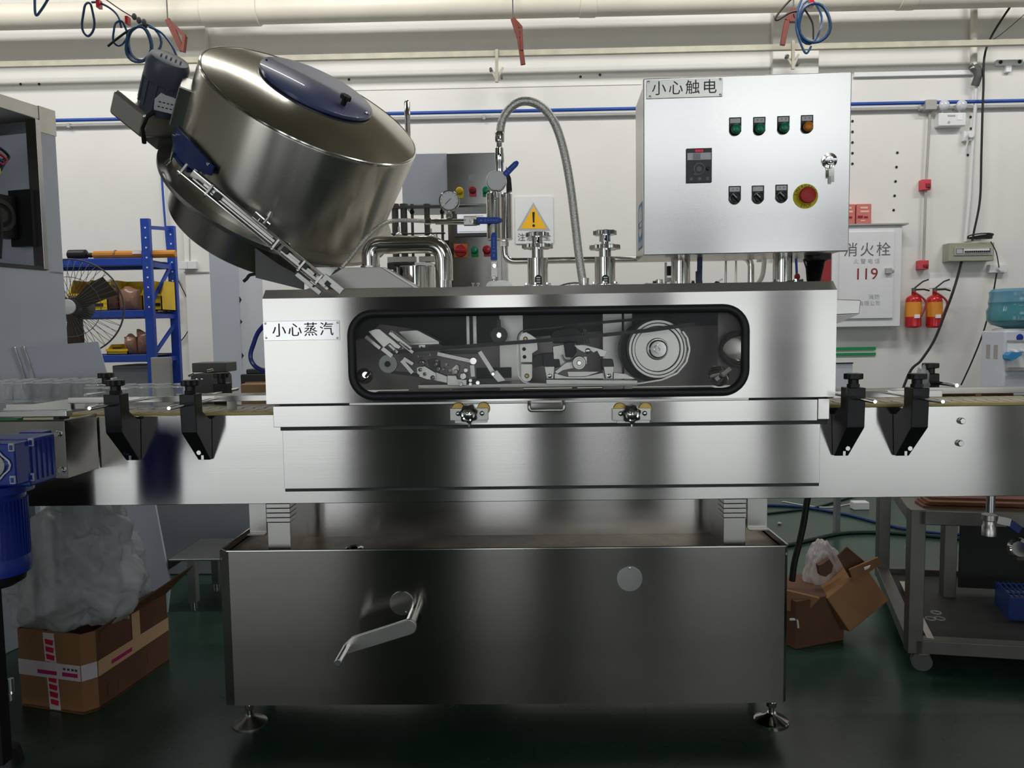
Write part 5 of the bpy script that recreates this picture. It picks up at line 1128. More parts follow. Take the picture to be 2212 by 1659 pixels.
# ---- cap chute running from the drum into the hood
ct = T('cap_chute', 'sloping steel chute of parallel rails leading caps from the drum to the hood', 'chute', at(700, 632, -.03))
C0, C1 = at(400, 368, -.11), at(714, 626, -.05)
uu = (C1-C0).normalized(); nn_ = V((uu.z, 0, -uu.x)); nn_ = nn_ if nn_.z > 0 else -nn_
def cs(f, w_, dy=0): return C0+(C1-C0)*f+nn_*(w_*PX(-.08))+V((0, dy, 0))
def crail(f0, f1, w_, hw, dy, name, m_, hd_=.006): return P(MB().bar(cs(f0, w_, dy), cs(f1, w_, dy), hw*PX(-.08), hd_), name, m_, ct, bev=.001)
crail(-.02, .93, -9, 1.6, -.004, 'lower_side_rail', m_pol, .012); crail(.04, 1.0, 12, 1.6, 0, 'upper_side_rail', m_pol, .012)
crail(.06, .60, -3, 2.0, .0, 'slide_rail', m_satin); crail(.12, .60, 3.5, 3.4, .002, 'slide_rail', m_satin); crail(.10, .58, 8.5, 1.3, .004, 'slide_rail', m_satin)
crail(.02, .98, 3, 12, .016, 'chute_floor', m_drumdark, .003)
crail(.66, .99, -2, 3.4, -.002, 'cap_magazine', m_alu); crail(.70, .88, 4, 3, -.002, 'cap_magazine', m_satin)
for f in (.0, .17, .62, .80, .92):
    P(MB().bar(cs(f, -13, -.012), cs(f, 15, -.012), 2.6*PX(0), .004), 'cross_strap', m_alu, ct, bev=.001)
    P(MB().cyl(cs(f, -13, -.012), cs(f, -19, -.012), 2*PX(0), seg=8), 'strap_bolt', m_castgrey, ct)
for f0, f1, w_ in ((.20, .24, 2), (.78, .83, 6), (.66, .70, 5), (.90, .97, 2)): crail(f0, f1, w_, 6, -.008, 'guide_block', m_dgrey if f0 != .9 else m_alu)
crail(.80, .97, -20, 5, .002, 'support_bar', m_satin, .008)
b0 = P(MB().bar(cs(.93, 14, -.01), cs(1.06, 14, -.01), 7*PX(0), .008), 'end_block', m_alu, ct, bev=.001)
P(MB().bar(cs(.96, 8, -.016), cs(.99, 8, -.016), 5*PX(0), .005), 'end_clip', m_dgrey, ct)
# blue-grey shield plate at chute head, triangular plates
P(MB().pxz([(430, 366), (440, 371), (484, 397), (496, 411), (452, 400)], -.02, .003), 'corner_plate', m_satin, ct)
for q in ((466, 394), (486, 402)): P(MB().sph(at(*q, -.024), .004, (1, .6, 1), 8), 'plate_screw', m_chrome, ct)
P(MB().pxz([(588, 520), (598, 515), (622, 525), (630, 536), (606, 534)], -.01, .003), 'corner_plate', m_castgrey, ct)
for q in ((609, 524), (624, 527)): P(MB().sph(at(*q, -.014), .004, (1, .6, 1), 8), 'plate_screw', m_chrome, ct)
# C-shaped sensor bracket
c0 = cs(.50, 17, -.01)
P(MB().tube([cs(.43, 16, -.01), cs(.43, 28, -.01), cs(.53, 28, -.01), cs(.53, 16, -.01), cs(.43, 16, -.01)], .003, 6), 'sensor_bracket', m_pol, ct)
P(MB().tube([cs(.50, 20, -.01), cs(.50, 38, -.01)], .0055, 10).tube([cs(.495, 38, -.01), cs(.49, 50, -.01)], [.010, .007], 10), 'sensor', m_alu, ct)
P(MB().tube(pc(-.02, (561, 434), (570, 433), (574, 444), (574, 456)), .002, 6), 'sensor_wire', m_cable, ct)
P(MB().cyl(cs(.47, 16, -.01), cs(.47, 24, -.01), .006, seg=10), 'lock_nut', m_chrome, ct)
P(MB().pxz([(626, 636), (640, 630), (668, 632), (668, 640), (626, 640)], .02, .02), 'foot_clamp', m_alu, ct, bev=.002)
P(MB().tube(pc(.02, (612, 641), (622, 633), (634, 635)), .004, 6), 'blue_air_stub', m_blued, ct)
from mathutils import noise as NZ
# ================================================================== behind the machine
# ---- filling machine with control panel
Y = 1.7; k = PX(Y)
t = T('filling_machine', 'stainless filling machine behind with touch screen, coloured buttons and upright rods', 'machine', (at(1020, 630, Y).x, Y, 0))
fx0, fx1, fz0, fz1 = rc(968, 331, 1082, 640, Y)
P(MB().box(fx0, fx1, Y, Y+.32, 0, fz1), 'panel_cabinet', m_satin, t, bev=.004)
zj = at(1020, 442, Y).z
P(MB().box(fx0-.001, fx1+.001, Y-.006, Y, zj+.002, fz1), 'upper_door', m_cabin, t, bev=.002)
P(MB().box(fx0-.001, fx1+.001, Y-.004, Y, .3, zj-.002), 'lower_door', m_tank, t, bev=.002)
bx0_, bx1_, bz0, bz1 = rc(868, 331, 967, 443, Y+.05)
P(MB().box(bx0_, bx1_, Y+.05, Y+.4, bz0, bz1), 'film_covered_head', m_film2, t, bev=.004)
P(MB().box(bx0_+.0, fx1-.3, Y+.1, Y+.45, 0, at(900, 600, Y).z-.1), 'machine_body', m_tank, t, bev=.004)
x0, x1, z0, z1 = rc(1012, 377, 1027, 391, Y-.006)
P(MB().box(x0, x1, Y-.008, Y-.006, z0, z1), 'rating_plate', m_lgrey, t)
for px, py, m1, m2 in ((993, 413, m_yel, m_yell), (1021, 411, m_redink, m_pink), (1050, 411, m_green, m_greenb), (1025, 541, m_green, m_greenb), (1052, 540, m_rede, m_pink)):
    c = at(px, py, Y-.006); r = (8 if py < 500 else 7.5)*k
    if px == 1052: r *= 1.25
    b_ = P(MB().box(c.x-7*k, c.x+8*k, Y-.008, Y-.005, c.z-14*k, c.z+4*k), 'button_card', m2, t)
    P(MB().lathe([(r, 0), (r, .012), (r*.7, .022), (0, .025)], c, (0, -1, 0), 20), 'push_button', m1, b_)
x0, x1, z0, z1 = rc(981, 527, 1010, 556, Y-.005)
b_ = P(MB().box(x0, x1, Y-.01, Y-.004, z0, z1), 'isolator_plate', m_orgcard, t, bev=.001)
c = V(((x0+x1)/2, Y-.01, (z0+z1)/2))
P(MB().lathe([(13.5*k, 0), (13.5*k, .012), (12*k, .016), (0, .016)], c, (0, -1, 0), 28), 'isolator_knob', m_red, b_)
P(MB().ob(c+V((0, -.022, -.004)), (1, 0, -.08), YA, 13*k, .01, 3*k), 'isolator_grip', m_rede, b_, bev=.003)
x0, x1, z0, z1 = rc(981, 448, 1066, 512, Y-.005)
b_ = P(MB().box(x0, x1, Y-.02, Y-.004, z0, z1), 'touch_screen', m_scrfr, t, bev=.004)
P(MB().box(x0+3*k, x1, Y-.022, Y-.019, z1-14*k, z1-1*k), 'bezel_top', m_lgrey, b_)
P(MB().box(x0+7*k, x1-4*k, Y-.0225, Y-.02, z0+8*k, z1-15*k), 'screen', m_screen, b_)
P(MB().box(x0+21*k, x0+63*k, Y-.0232, Y-.0225, z1-20*k, z1-18.6*k), 'screen_text_line', m_brass, b_)
P(MB().box(x0+10*k, x1-8*k, Y-.0232, Y-.0225, z0+10*k, z0+11*k), 'screen_text_line', m_lgrey, b_)
P(MB().prism([at(*q, Y+.1) for q in ((1093, 358), (1104, 385), (1106, 410), (1094, 418))], (0, 0, 0), (0, .05, 0)), 'black_side_flap', m_black, t)
P(MB().box(fx1, fx1+.03, Y+.05, Y+.3, at(1090, 640, Y).z, at(1090, 430, Y).z), 'side_trunk', m_satin, t)
c = at(882, 330, Y+.2); c2 = at(882, 217, Y+.2); c1 = at(882, 250, Y+.2)
P(MB().cyl(c-ZA*.3, V((c.x, c.y, c1.z)), 6*k, seg=16), 'lift_post', m_drumdark, t); P(MB().lathe([(6.6*k, 0), (6.6*k, c2.z-c1.z-.01), (4*k, c2.z-c1.z)], V((c.x, c.y, c1.z)), ZA, 16), 'post_cap', m_pol, t)
# rods in front of it
zb_ = at(900, 448, Y-.1).z
P(MB().box(at(842, 448, Y-.1).x, at(958, 448, Y-.1).x, Y-.12, Y-.09, zb_-.006, zb_+.006), 'top_bar', m_castgrey, t)
for px, w_ in ((853, 14), (872, 14), (890, 6), (922, 12), (955, 6)):
    a = at(px, 446, Y-.1); b = at(px+1, 600, Y-.1)
    P(MB().cyl(a, (a.x, a.y, b.z), w_*k/2, seg=14).cyl(a+ZA*.012, a-ZA*.006, w_*k*.62, seg=14), 'piston_rod', m_castgrey, t)
for px in (890, 955): c = at(px, 458, Y-.1); P(MB().sph(c, 5*k, (1, 1, 1.2), 10), 'rod_clip', m_black, t)
for (a, b), py, h_, m_ in (((838, 900), 561, 6, m_satin), ((906, 962), 560, 6, m_satin), ((840, 962), 505, 1.2, m_castgrey), ((838, 895), 575, 7, m_dgrey), ((900, 950), 578, 6, m_black)):
    x0, x1, z0, z1 = rc(a, py-h_, b, py+h_, Y-.14); P(MB().box(x0, x1, Y-.16, Y-.13, z0, z1), 'cross_bar', m_, t, bev=.002)
for px, py in ((862, 508), (932, 512), (944, 520)): P(MB().sph(at(px, py, Y-.15), 8*k, (1, 1, .8), 12).cyl(at(px, py, Y-.15), at(px-1, py-18, Y-.15), 2*k, seg=8), 'elbow_fitting', m_alu, t)
x0, x1, z0, z1 = rc(950, 520, 972, 540, Y-.13); P(MB().box(x0, x1, Y-.15, Y-.12, z0, z1).box(x0-.004, x0+.004, Y-.14, Y-.13, z0-.15, z0), 'black_sensor', m_black, t)
# ---- wire fans
def fan(name, label, px, py, r, Y, group, pole_to=True, tilt=(0, -1, 0)):
    c = at(px, py, Y); R_ = r*PX(Y); ax = V(tilt).normalized(); u = ax.orthogonal().normalized(); v = ax.cross(u)
    t = T(name, label, 'fan', (c.x, c.y+.08, 0), group)
    mb = MB()
    for i in range(48):
        a = 2*pi*i/48; d_ = u*cos(a)+v*sin(a)
        mb.tube([c+ax*.07+d_*R_*.16, c+ax*.06+d_*R_*.6, c+ax*.03+d_*R_*.9, c+d_*R_], .0014, 4)
    P(mb, 'front_grille', m_castgrey, t, kind='stuff')
    mb = MB()
    for i in range(36):
        a = 2*pi*i/36+.05; d_ = u*cos(a)+v*sin(a)
        mb.tube([c-ax*.06+d_*R_*.2, c-ax*.05+d_*R_*.7, c+d_*R_], .0014, 4)
    P(mb, 'rear_grille', m_castgrey, t, kind='stuff')
    P(MB().ring(c, ax, R_, .005, 48, 6), 'rim_ring', m_castgrey, t); P(MB().ring(c+ax*.058, ax, R_*.62, .002, 40, 5), 'inner_ring', m_castgrey, t)
    P(MB().lathe([(R_*.16, 0), (R_*.15, .012), (0, .016)], c+ax*.066, ax, 24), 'badge', m_wht, t)
    hb_ = P(MB().cyl(c-ax*.03, c+ax*.03, R_*.17, seg=20), 'hub', m_dgrey, t)
    for i in range(3):
        a = 2*pi*i/3+.75; d_ = u*cos(a)+v*sin(a); e_ = ax.cross(d_)
        P(MB().add([c+d_*R_*.15-e_*.03-ax*.02, c+d_*R_*.15+e_*.03+ax*.02, c+d_*R_*.86+e_*.075+ax*.02, c+d_*R_*.9-e_*.04-ax*.025, c+d_*R_*.5+e_*.07+ax*.022], [(0, 1, 4, 3), (4, 2, 3)]), 'blade', mat('brown_fan_blade', (84, 72, 64), .4), t)
    P(MB().lathe([(.06, 0), (.07, .02), (.065, .14), (.03, .17)], c-ax*.06, -ax, 20), 'motor', m_dgrey, t)
    b = c-ax*.12
    P(MB().cyl((b.x, b.y, .03), (b.x, b.y, b.z-.02), .018, seg=14), 'pole', m_dgrey, t)
    P(MB().cyl((b.x, b.y, 0), (b.x, b.y, .03), .2, .19, 32), 'base', m_dgrey, t)
    return t
fan('pedestal_fan', 'grey wire pedestal fan standing in front of the blue rack', 155, 664, 104, 1.9, 'pedestal fans', tilt=(.25, -1, 0))
fan('pedestal_fan', 'wire fan whose cage top shows between the two lift columns', 1243, 704, 92, 2.4, 'pedestal fans')
# ---- blue rack
Y0, Y1 = 2.6, 2.95
xr0 = at(312, 472, Y0).x; zr = at(312, 472, Y0).z; xr1 = at(344, 476, Y1).x; xl = at(20, 600, Y0).x
rk = T('blue_rack', 'blue steel shelving rack against the wall at left', 'shelf rack', (xr0, Y0, 0))
for x, y in ((xr0, Y0), (xr0, Y1), (xl-.9, Y0), (xl-.9, Y1)):
    pz = P(MB().box(x-.028, x+.028, y-.004, y, 0, zr).box(x+.024, x+.028, y, y+.03, 0, zr).box(x-.028, x-.024, y, y+.03, 0, zr), 'post', m_rack, rk)
    if x > xl:
        for i in range(9): c = (x+.004, y-.004, zr-.06-.065*i); P(MB().cyl(c, (c[0], y-.006, c[2]), .006, seg=8), 'punched_hole', m_paper, pz)
for i, py in enumerate((565, 678, 774)):
    zz = at(230, py, Y0).z
    s_ = P(MB().box(xl-.9, xr0-.03, Y0, Y0+.04, zz-.028, zz+.022), 'shelf_beam', m_rack, rk, bev=.004)
    P(MB().box(xl-.9, xr0-.03, Y1-.04, Y1, zz-.028, zz+.022), 'rear_beam', m_rack, rk)
    P(MB().box(xl-.88, xr0-.02, Y0+.02, Y1-.02, zz+.01, zz+.016), 'shelf_board', m_dgrey, rk)
    P(MB().box(xr0-.01, xr0+.01, Y0, Y1, zz-.03, zz+.0), 'end_tie', m_rack, rk)
a, b = V((xr0, Y0+.02, at(312, 490, Y0).z)), V((xr0, Y1, at(340, 495, Y1).z)); P(MB().bar(a, b, .012, .006, XA), 'end_brace', m_rack, rk)
for za, zb2 in ((at(335, 560, Y0).z, at(335, 660, Y0).z), (at(335, 700, Y0).z, at(335, 770, Y0).z)): P(MB().bar((xr0, Y0+.02, zb2), (xr0, Y1, za), .014, .006, XA), 'end_brace', m_rack, rk)
shz = [at(230, py, Y0).z+.022 for py in (565, 678, 774)]
def onshelf(i, name, m_, a, b, top, d0, d1, label, cat, group=None, bev=.006):
    x0, x1 = at(a, 600, Y0+d0).x, at(b, 600, Y0+d0).x; z1 = at((a+b)/2, top, Y0+d0).z
    return x0, x1, shz[i], z1
x0, x1, z0, z1 = onshelf(0, '', 0, 200, 378, 540, .02, .2, '', '')
t = T('kraft_roll', 'long orange kraft wrapped roll lying on the top shelf of the rack', 'package', ((x0+x1)/2, Y0+.12, z0))
h = (z1-z0)/2
P(MB().lathe([(h*.8, 0), (h, .01), (h, x1-x0-.01), (h*.85, x1-x0)], (x0, Y0+.02+h, z0+h), XA, 10), 'wrapped_tube', m_kraft, t, bev=.003)
P(MB().box(x0+.28, x0+.34, Y0+.012, Y0+.022, z0+h*1.0, z0+h*1.7), 'paper_label', m_paper, t); P(MB().ring((x0+.15, Y0+.02+h, z0+h), XA, h*1.02, .006, 16, 6), 'clear_tape', m_brownp, t)
x0, x1, z0, z1 = onshelf(0, '', 0, 138, 198, 544, .02, .2, '', '')
t = T('black_tool', 'black hand tool lying on the top shelf beside the kraft roll', 'tool', ((x0+x1)/2, Y0+.1, z0))
P(MB().lathe([(.02, 0), (.034, .01), (.034, (x1-x0)*.65), (.02, (x1-x0)*.7)], (x0, Y0+.08, z0+.034), XA, 14), 'tool_body', m_black, t)
P(MB().lathe([(.012, 0), (.018, .02), (.012, (x1-x0)*.3)], (x0+(x1-x0)*.7, Y0+.08, z0+.03), XA, 12), 'tool_grip', m_black, t)
def bin_(i, a, b, top, d0, d1, label):
    x0, x1, z0, z1 = onshelf(i, '', 0, a, b, top, d0, d1, '', '')
    t = T('yellow_bin', label, 'bin', ((x0+x1)/2, Y0+(d0+d1)/2, z0), 'yellow parts bins on the rack')
    y0, y1 = Y0+d0, Y0+d1; th = .006; hf = z0+(z1-z0)*.55
    P(MB().box(x0, x1, y0, y1, z0, z0+th).box(x0, x1, y1-th, y1, z0, z1).box(x0, x1, y0, y0+th, z0, hf), 'bin_shell', m_yel, t)
    for x in (x0, x1-th): P(MB().prism([(x, y0, z0), (x, y1, z0), (x, y1, z1), (x, y0+.06, z1), (x, y0, hf)], (0, 0, 0), (th, 0, 0)), 'side_wall', m_yel, t)
    P(MB().box(x0-.004, x1+.004, y0-.008, y0+.004, hf-.014, hf), 'front_lip', m_yel, t); P(MB().box((x0+x1)/2-.03, (x0+x1)/2+.03, y0-.004, y0, z0+.03, z0+.05), 'label_slot', m_dark, t)
for i, a, b, top, d0, lab in ((1, 146, 186, 604, .03, 'yellow parts bin on the middle shelf behind the fan'), (1, 190, 230, 604, .03, 'yellow parts bin on the middle shelf behind the fan blade'), (1, 240, 306, 604, .10, 'wide yellow parts bin on the middle shelf behind the brown packs'), (1, 322, 347, 606, .12, 'yellow parts bin seen between the rack posts'), (2, 222, 268, 744, .03, 'yellow parts bin on the lowest shelf left of the brown packs')):
    bin_(i, a, b, top, d0, d0+.2, lab)
def pouch(i, a, b, top, d0, label, m_=m_brownp):
    x0, x1, z0, z1 = onshelf(i, '', 0, a, b, top, d0, 0, '', '')
    mb = MB(); nx, nz = 8, 8; vs = []; fs = []
    for s in (-1, 1):
        for j in range(nz+1):
            for q in range(nx+1):
                u, v = q/nx, j/nz; bulge = .04*(sin(pi*u)*sin(pi*min(1, v*1.0))) ** .6 if 0 < u < 1 and 0 < v < 1 else 0
                n_ = NZ.noise(V((u*4+a, v*4, s)))
                vs.append((x0+(x1-x0)*u+.004*n_, Y0+d0-s*-1*0+s*(.004+bulge)+.008*n_, z0+(z1-z0)*v+(.012*sin(u*7+a) if j == nz else 0)))
    m0 = (nx+1)*(nz+1)
    for j in range(nz):
        for q in range(nx):
            i0 = j*(nx+1)+q; fs += [(i0, i0+1, i0+nx+2, i0+nx+1), (m0+i0, m0+i0+nx+1, m0+i0+nx+2, m0+i0+1)]
    for q in range(nx): fs += [(q, m0+q, m0+q+1, q+1), (nz*(nx+1)+q, nz*(nx+1)+q+1, m0+nz*(nx+1)+q+1, m0+nz*(nx+1)+q)]
    for j in range(nz): fs += [(j*(nx+1), (j+1)*(nx+1), m0+(j+1)*(nx+1), m0+j*(nx+1)), (j*(nx+1)+nx, m0+j*(nx+1)+nx, m0+(j+1)*(nx+1)+nx, (j+1)*(nx+1)+nx)]
    mb.add(vs, fs)
    P(mb, 'brown_pack', m_, label=label, cat='package', group='brown packs on the rack', ang=70)
pouch(1, 256, 300, 622, .05, 'brown plastic pack with shiny front on the middle shelf'); pouch(1, 231, 254, 618, .06, 'dark brown pack leaning on the middle shelf right of the fan', m_cardd)
pouch(2, 262, 290, 724, .06, 'brown pack on the lowest shelf right of the yellow bin'); pouch(2, 290, 324, 714, .07, 'taller brown pack on the lowest shelf against the rack post')
x0, x1, z0, z1 = rc(236, 790, 322, 900, Y0)
t = T('grey_cabinet', 'low grey cabinet standing under the lowest rack shelf', 'cabinet', ((x0+x1)/2, Y0+.1, 0))
P(MB().box(x0, x1, Y0+.05, Y0+.4, 0, z1), 'cabinet_body', m_grey, t, bev=.006); P(MB().box(x0+.01, x1-.01, Y0+.04, Y0+.05, .05, z1-.02), 'cabinet_door', m_grey, t, bev=.003)
x0, x1, z0, z1 = rc(328, 772, 370, 900, Y0-.15)
P(MB().box(x0, x1, Y0-.15, Y0-.12, 0, z1), 'grey_board', m_pipeg, label='pale grey board leaning at the foot of the rack right of its post', cat='board', bev=.004)
# ---- film covered cabinet, pale green cupboard
x0, x1, z0, z1 = rc(456, 470, 519, 880, 2.1)
t = T('film_covered_cabinet', 'tall narrow cabinet wrapped in pale blue film left of the machine', 'cabinet', ((x0+x1)/2, 2.2, 0))
P(MB().box(x0, x1, 2.1, 2.5, 0, z1), 'cabinet_body', m_film2, t, bev=.005)
P(MB().box(x0-.04, x0-.004, 2.2, 2.5, 0, z1), 'grey_side_post', m_pipeg, t, bev=.004)
for a, b in ((640, 655), (690, 700), (762, 775)): c = at(519, a, 2.1); d_ = at(519, b, 2.1); P(MB().prism([(x1-.001, 2.098, c.z), (x1+.012, 2.096, (c.z+d_.z)/2), (x1-.001, 2.098, d_.z)], (0, 0, 0), (0, .004, 0)), 'peeling_film', m_dgrey, t)
x0, x1, z0, z1 = rc(521, 678, 640, 900, 3.0)
t = T('green_cupboard', 'pale green cupboard with white top edge behind the left end of the machine', 'cupboard', ((x0+x1)/2, 3.1, 0))
P(MB().box(x0, x1, 3.0, 3.5, 0, z1-.03), 'cupboard_body', m_greenw, t, bev=.004); P(MB().box(x0-.02, x1, 2.97, 3.5, z1-.03, z1), 'top_board', m_wht, t, bev=.004)
c0, c1, d0, d1 = rc(555, 718, 572, 780, 2.98); P(MB().box(c0, c1, 2.985, 3.0, d0, d1), 'white_notice', m_paper, t)
c0, c1, d0, d1 = rc(526, 786, 575, 804, 2.9); P(MB().box(c0, c1, 2.9, 2.99, d0, d1), 'shelf_front', m_pipeg, t)
P(MB().tube(pc(.3, (670, 680), (600, 684), (562, 712), (547, 745), (541, 768), (546, 785), (560, 797), (590, 806), (670, 815)), 5*PX(.3), 8), 'blue_hose', m_blue, label='thick dark blue hose bowing out behind the left end of the machine', cat='hose')
x0, x1, z0, z1 = rc(519, 829, 600, 853, .62)
t = T('pale_carton', 'pale brown carton behind the rail left of the machine housing', 'carton', ((x0+x1)/2, .75, z0))
P(MB().box(x0, x1, .62, .85, z0-.12, z1), 'carton_body', m_cardp, t, bev=.006); P(MB().box(x0+.005, x1-.01, .66, .8, z1, z1+.004), 'carton_flap', m_cardp, t)
x0, x1, z0, z1 = rc(527, 807, 592, 824, .72)
P(MB().box(x0, x1, .68, .82, z1-.05, z1).box(x0+.02, x1-.02, .69, .8, z1, z1+.02), 'grey_tray', m_dgrey, label='dark grey tray lying on the pale carton', cat='tray', bev=.005)
a = rc(519, 829, 600, 853, .62)[2]-.12
P(MB().box(at(385, 850, .6).x, at(620, 850, .6).x, .373, .9, a-.012, a), 'rear_shelf', m_satin, cv)
# reducer behind the left brackets
Y = .62
t = T('gear_reducer', 'dark grey gear reducer behind the left rail brackets', 'gearbox', (at(445, 850, Y).x, Y, at(445, 852, Y).z))
x0, x1, z0, z1 = rc(402, 785, 476, 806, Y); P(MB().box(x0, x1, Y+.05, Y+.17, z0, z1), 'top_block', m_castgrey, t, bev=.004)
x0, x1, z0, z1 = rc(412, 807, 472, 862, Y); P(MB().xz(rrect(x0, x1, a, z1, .02, 4), Y, Y+.14), 'housing', m_castgrey, t, bev=.004)
for px in (425, 436): P(MB().sph(at(px, 819, Y-.004), .006, (1, .6, 1), 8), 'housing_bolt', m_chrome, t)
P(MB().cyl(at(448, 802, Y-.02), at(460, 799, Y-.02), .006, seg=8).cyl(at(408, 812, Y), at(418, 808, Y), .006, seg=8), 'shaft_key', m_pol, t)
# ---- glass jars
jar = None; jm = MB().lathe([(.0, 0.003), (.028, 0), (.0315, .004), (.0325, .012), (.0325, .058), (.031, .064), (.0285, .068), (.0285, .071), (.0305, .072), (.0305, .076), (.0285, .078), (.0285, .084), (.0265, .085), (.0262, .07), (.0295, .06), (.0305, .012), (.028, .005), (0, .005)], (0, 0, 0), ZA, 24, False)
def place(px, Y, z, lab, row):
    global jar
    x = at(px, 870, Y).x
    if jar is None:
        jar = T('glass_jar', lab, 'jar', (x, Y, z), row); P_ = jm
        o = P(MB_shift(P_, (x, Y, z)), 'jar_glass', m_glass, jar); 
        P(MB().ring((x, Y, z+.074), ZA, .0312, .0016, 24, 5), 'thread_glint_ring', m_rimglint, jar); P(MB().ring((x, Y, z+.084), ZA, .0275, .0013, 24, 5), 'rim_ring', m_rimglint, jar); P(MB().ring((x, Y, z+.004), ZA, .030, .0015, 24, 5), 'base_glint_ring', m_rimglint, jar); return jar  # whitish rings paint highlights onto the jar's thread, rim and base
    o = dup(jar, V((x, Y, z))-V(jar.location)); o['label'] = lab; o['group'] = row; return o
def MB_shift(mb, d):
    for v in mb.bm.verts: v.co += V(d)
    return mb
zj = zct+.008
for i, (px, nm) in enumerate(((396, 'first'), (354, 'second'), (318, 'third'), (278, 'fourth'), (244, 'fifth'), (206, 'sixth'))):
    place(px, .17, zj, 'empty glass jar on the conveyor chain, %s from the right' % nm, 'empty jars queuing on the conveyor')
it = T('infeed_table', 'stainless accumulation table carrying jars at the left end of the conveyor', 'table', (at(60, 880, .6).x, .6, 0))
tx0, tx1 = -1.93, at(252, 880, .45).x
P(MB().box(tx0, tx1, .40, .6, zj-.02, zj), 'table_top', m_satin, it)
P(MB().box(tx1-.06, tx1-.02, .373, .5, zj-.05, zj-.02), 'support_arm', m_satin, it)
a, b = at(-60, 884, .38), at(146, 862, .38)
P(MB().prism([(tx0, .386, zj-.03), (at(150, 870, .38).x, .386, zj-.03), (at(150, 870, .38).x, .386, at(150, 862, .38).z), (tx0, .386, at(-100, 884, .38).z)], (0, 0, 0), (0, .006, 0)), 'side_guard', m_satin, it)
for x in (tx0+.03,):
    for y in (.43, .56): P(MB().box(x-.02, x+.02, y-.02, y+.02, 0, zj-.02), 'leg', m_satin, it)
n_ = 0
for r_, Yj in enumerate((.47, .56)):
    for i in range(6):
        px = 8+42*i+20*r_
        place(px, Yj, zj, 'empty glass jar in the %s row on the left table, %s from the left' % (('front', 'rear')[r_], ('first', 'second', 'third', 'fourth', 'fifth', 'sixth', 'seventh', 'eighth')[i]), 'empty jars on the left table')

# ================================================================== left side
# ---- second conveyor in front at the left
Y = -.15
sc_ = T('side_conveyor', 'short stainless conveyor end standing in front of the main conveyor at left', 'conveyor', (at(60, 1000, Y).x, Y, 0))
sx0, sx1 = at(-260, 975, Y).x, at(143, 975, Y).x; sz0, sz1 = at(143, 1034, Y).z, at(143, 908, Y).z
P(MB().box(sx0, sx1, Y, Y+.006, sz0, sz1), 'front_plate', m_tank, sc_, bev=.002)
P(MB().box(sx1-.006, sx1, Y+.002, Yc-.006, sz0, sz1), 'end_plate', m_drumdark, sc_, bev=.002)
P(MB().box(sx0, sx1-.01, Y+.01, Yc-.01, sz1-.03, sz1-.02), 'slide_bed', m_dgrey, sc_)
P(MB().tube([(sx0, Y, sz1), (sx1, Y, sz1), (sx1, Yc-.01, sz1)], .003, 6), 'edge_bead', m_pol, sc_)
x = sx1-.04; first = None
while x > sx0:
    if first is None: first = P(MB().box(x-.037, x, Y+.015, Yc-.014, sz1-.019, sz1-.008), 'chain_plate', m_chain, sc_); xf = x
    else: dup(first, (x-xf, 0, 0), sc_)
    x -= .0381
P(MB().box(sx0, at(36, 915, Y).x, Y+.004, Y+.03, sz1+.0, sz1+.006), 'green_strip', m_greent, sc_)
x0, x1, z0, z1 = rc(-80, 888, 144, 902, Y+.02); P(MB().box(x0, x1, Y+.02, Y+.05, z0, z1), 'guide_bar', m_cabin, sc_, bev=.003)
P(MB().box(at(146, 892, -.05).x, at(158, 892, -.05).x, Y+.03, Y+.08, at(150, 903, -.05).z, at(150, 888, -.05).z), 'bar_end', m_dgrey, sc_)
for q in ((126, 937), (134, 1015)): P(hexbolt(MB(), at(*q, Y), .008, .01), 'plate_bolt', m_chrome, sc_)
P(MB().box(sx0, at(36, 1300, Y).x, Y-.1, Y-.06, .05, sz0), 'stand_post', m_dark, sc_); c = at(24, 1480, Y-.1); P(MB().cyl((c.x, c.y, c.z+.02), (c.x, c.y, c.z-.02), .008, seg=10).cyl((c.x+.006, c.y-.01, c.z-.02), (c.x+.006, c.y-.01, c.z-.04), .006, seg=8), 'stand_bolt', m_chrome, sc_)
P(MB().cyl((at(10, 1500, Y).x, Y, 0), (at(10, 1500, Y).x, Y, .05), .04, .03, 16), 'stand_foot', m_black, sc_)
# ---- blue gear motor
Yg = -.52; k = PX(Yg)
g = T('gear_motor', 'royal blue worm gear motor hanging at the left edge of the picture', 'motor', (at(10, 1240, Yg).x, Yg+.1, at(10, 1250, Yg).z))
x0, x1, z0, z1 = rc(-70, 958, 32, 1052, Yg); P(MB().box(x0, x1, Yg, Yg+.06, z0, z1), 'gear_cover', m_blue, g, bev=.006)
a0, a1, b0, b1 = rc(-70, 946, 74, 1046, Yg+.08); P(MB().box(a0, a1, Yg+.06, Yg+.17, b0-.004, b1), 'gear_housing', m_blue, g, bev=.006)
for i in range(5): P(MB().box(a1-.003, a1+.003, Yg+.07+.02*i, Yg+.076+.02*i, b0+.01, b1-.01), 'housing_rib', m_blue, g)
for q, Yq in (((28, 966), Yg), ((31, 1036), Yg), ((70, 955), Yg+.06), ((71, 1030), Yg+.06)):
    c = at(*q, Yq); P(MB().box(c.x-8*k, c.x+4*k, Yq-.005, Yq+.0, c.z-9*k, c.z+9*k), 'corner_boss', m_film, g, bev=.001); P(MB().box(c.x-5*k, c.x+2*k, Yq-.006, Yq-.005, c.z-6*k, c.z+5*k), 'boss_recess', m_blue, g)
c = at(-12, 1005, Yg); 
P(MB().lathe([(26*k, 0), (26*k, .006), (19*k, .006), (19*k, .002), (0, .002)], c, (0, -1, 0), 32), 'bearing_cap', m_pol, g)
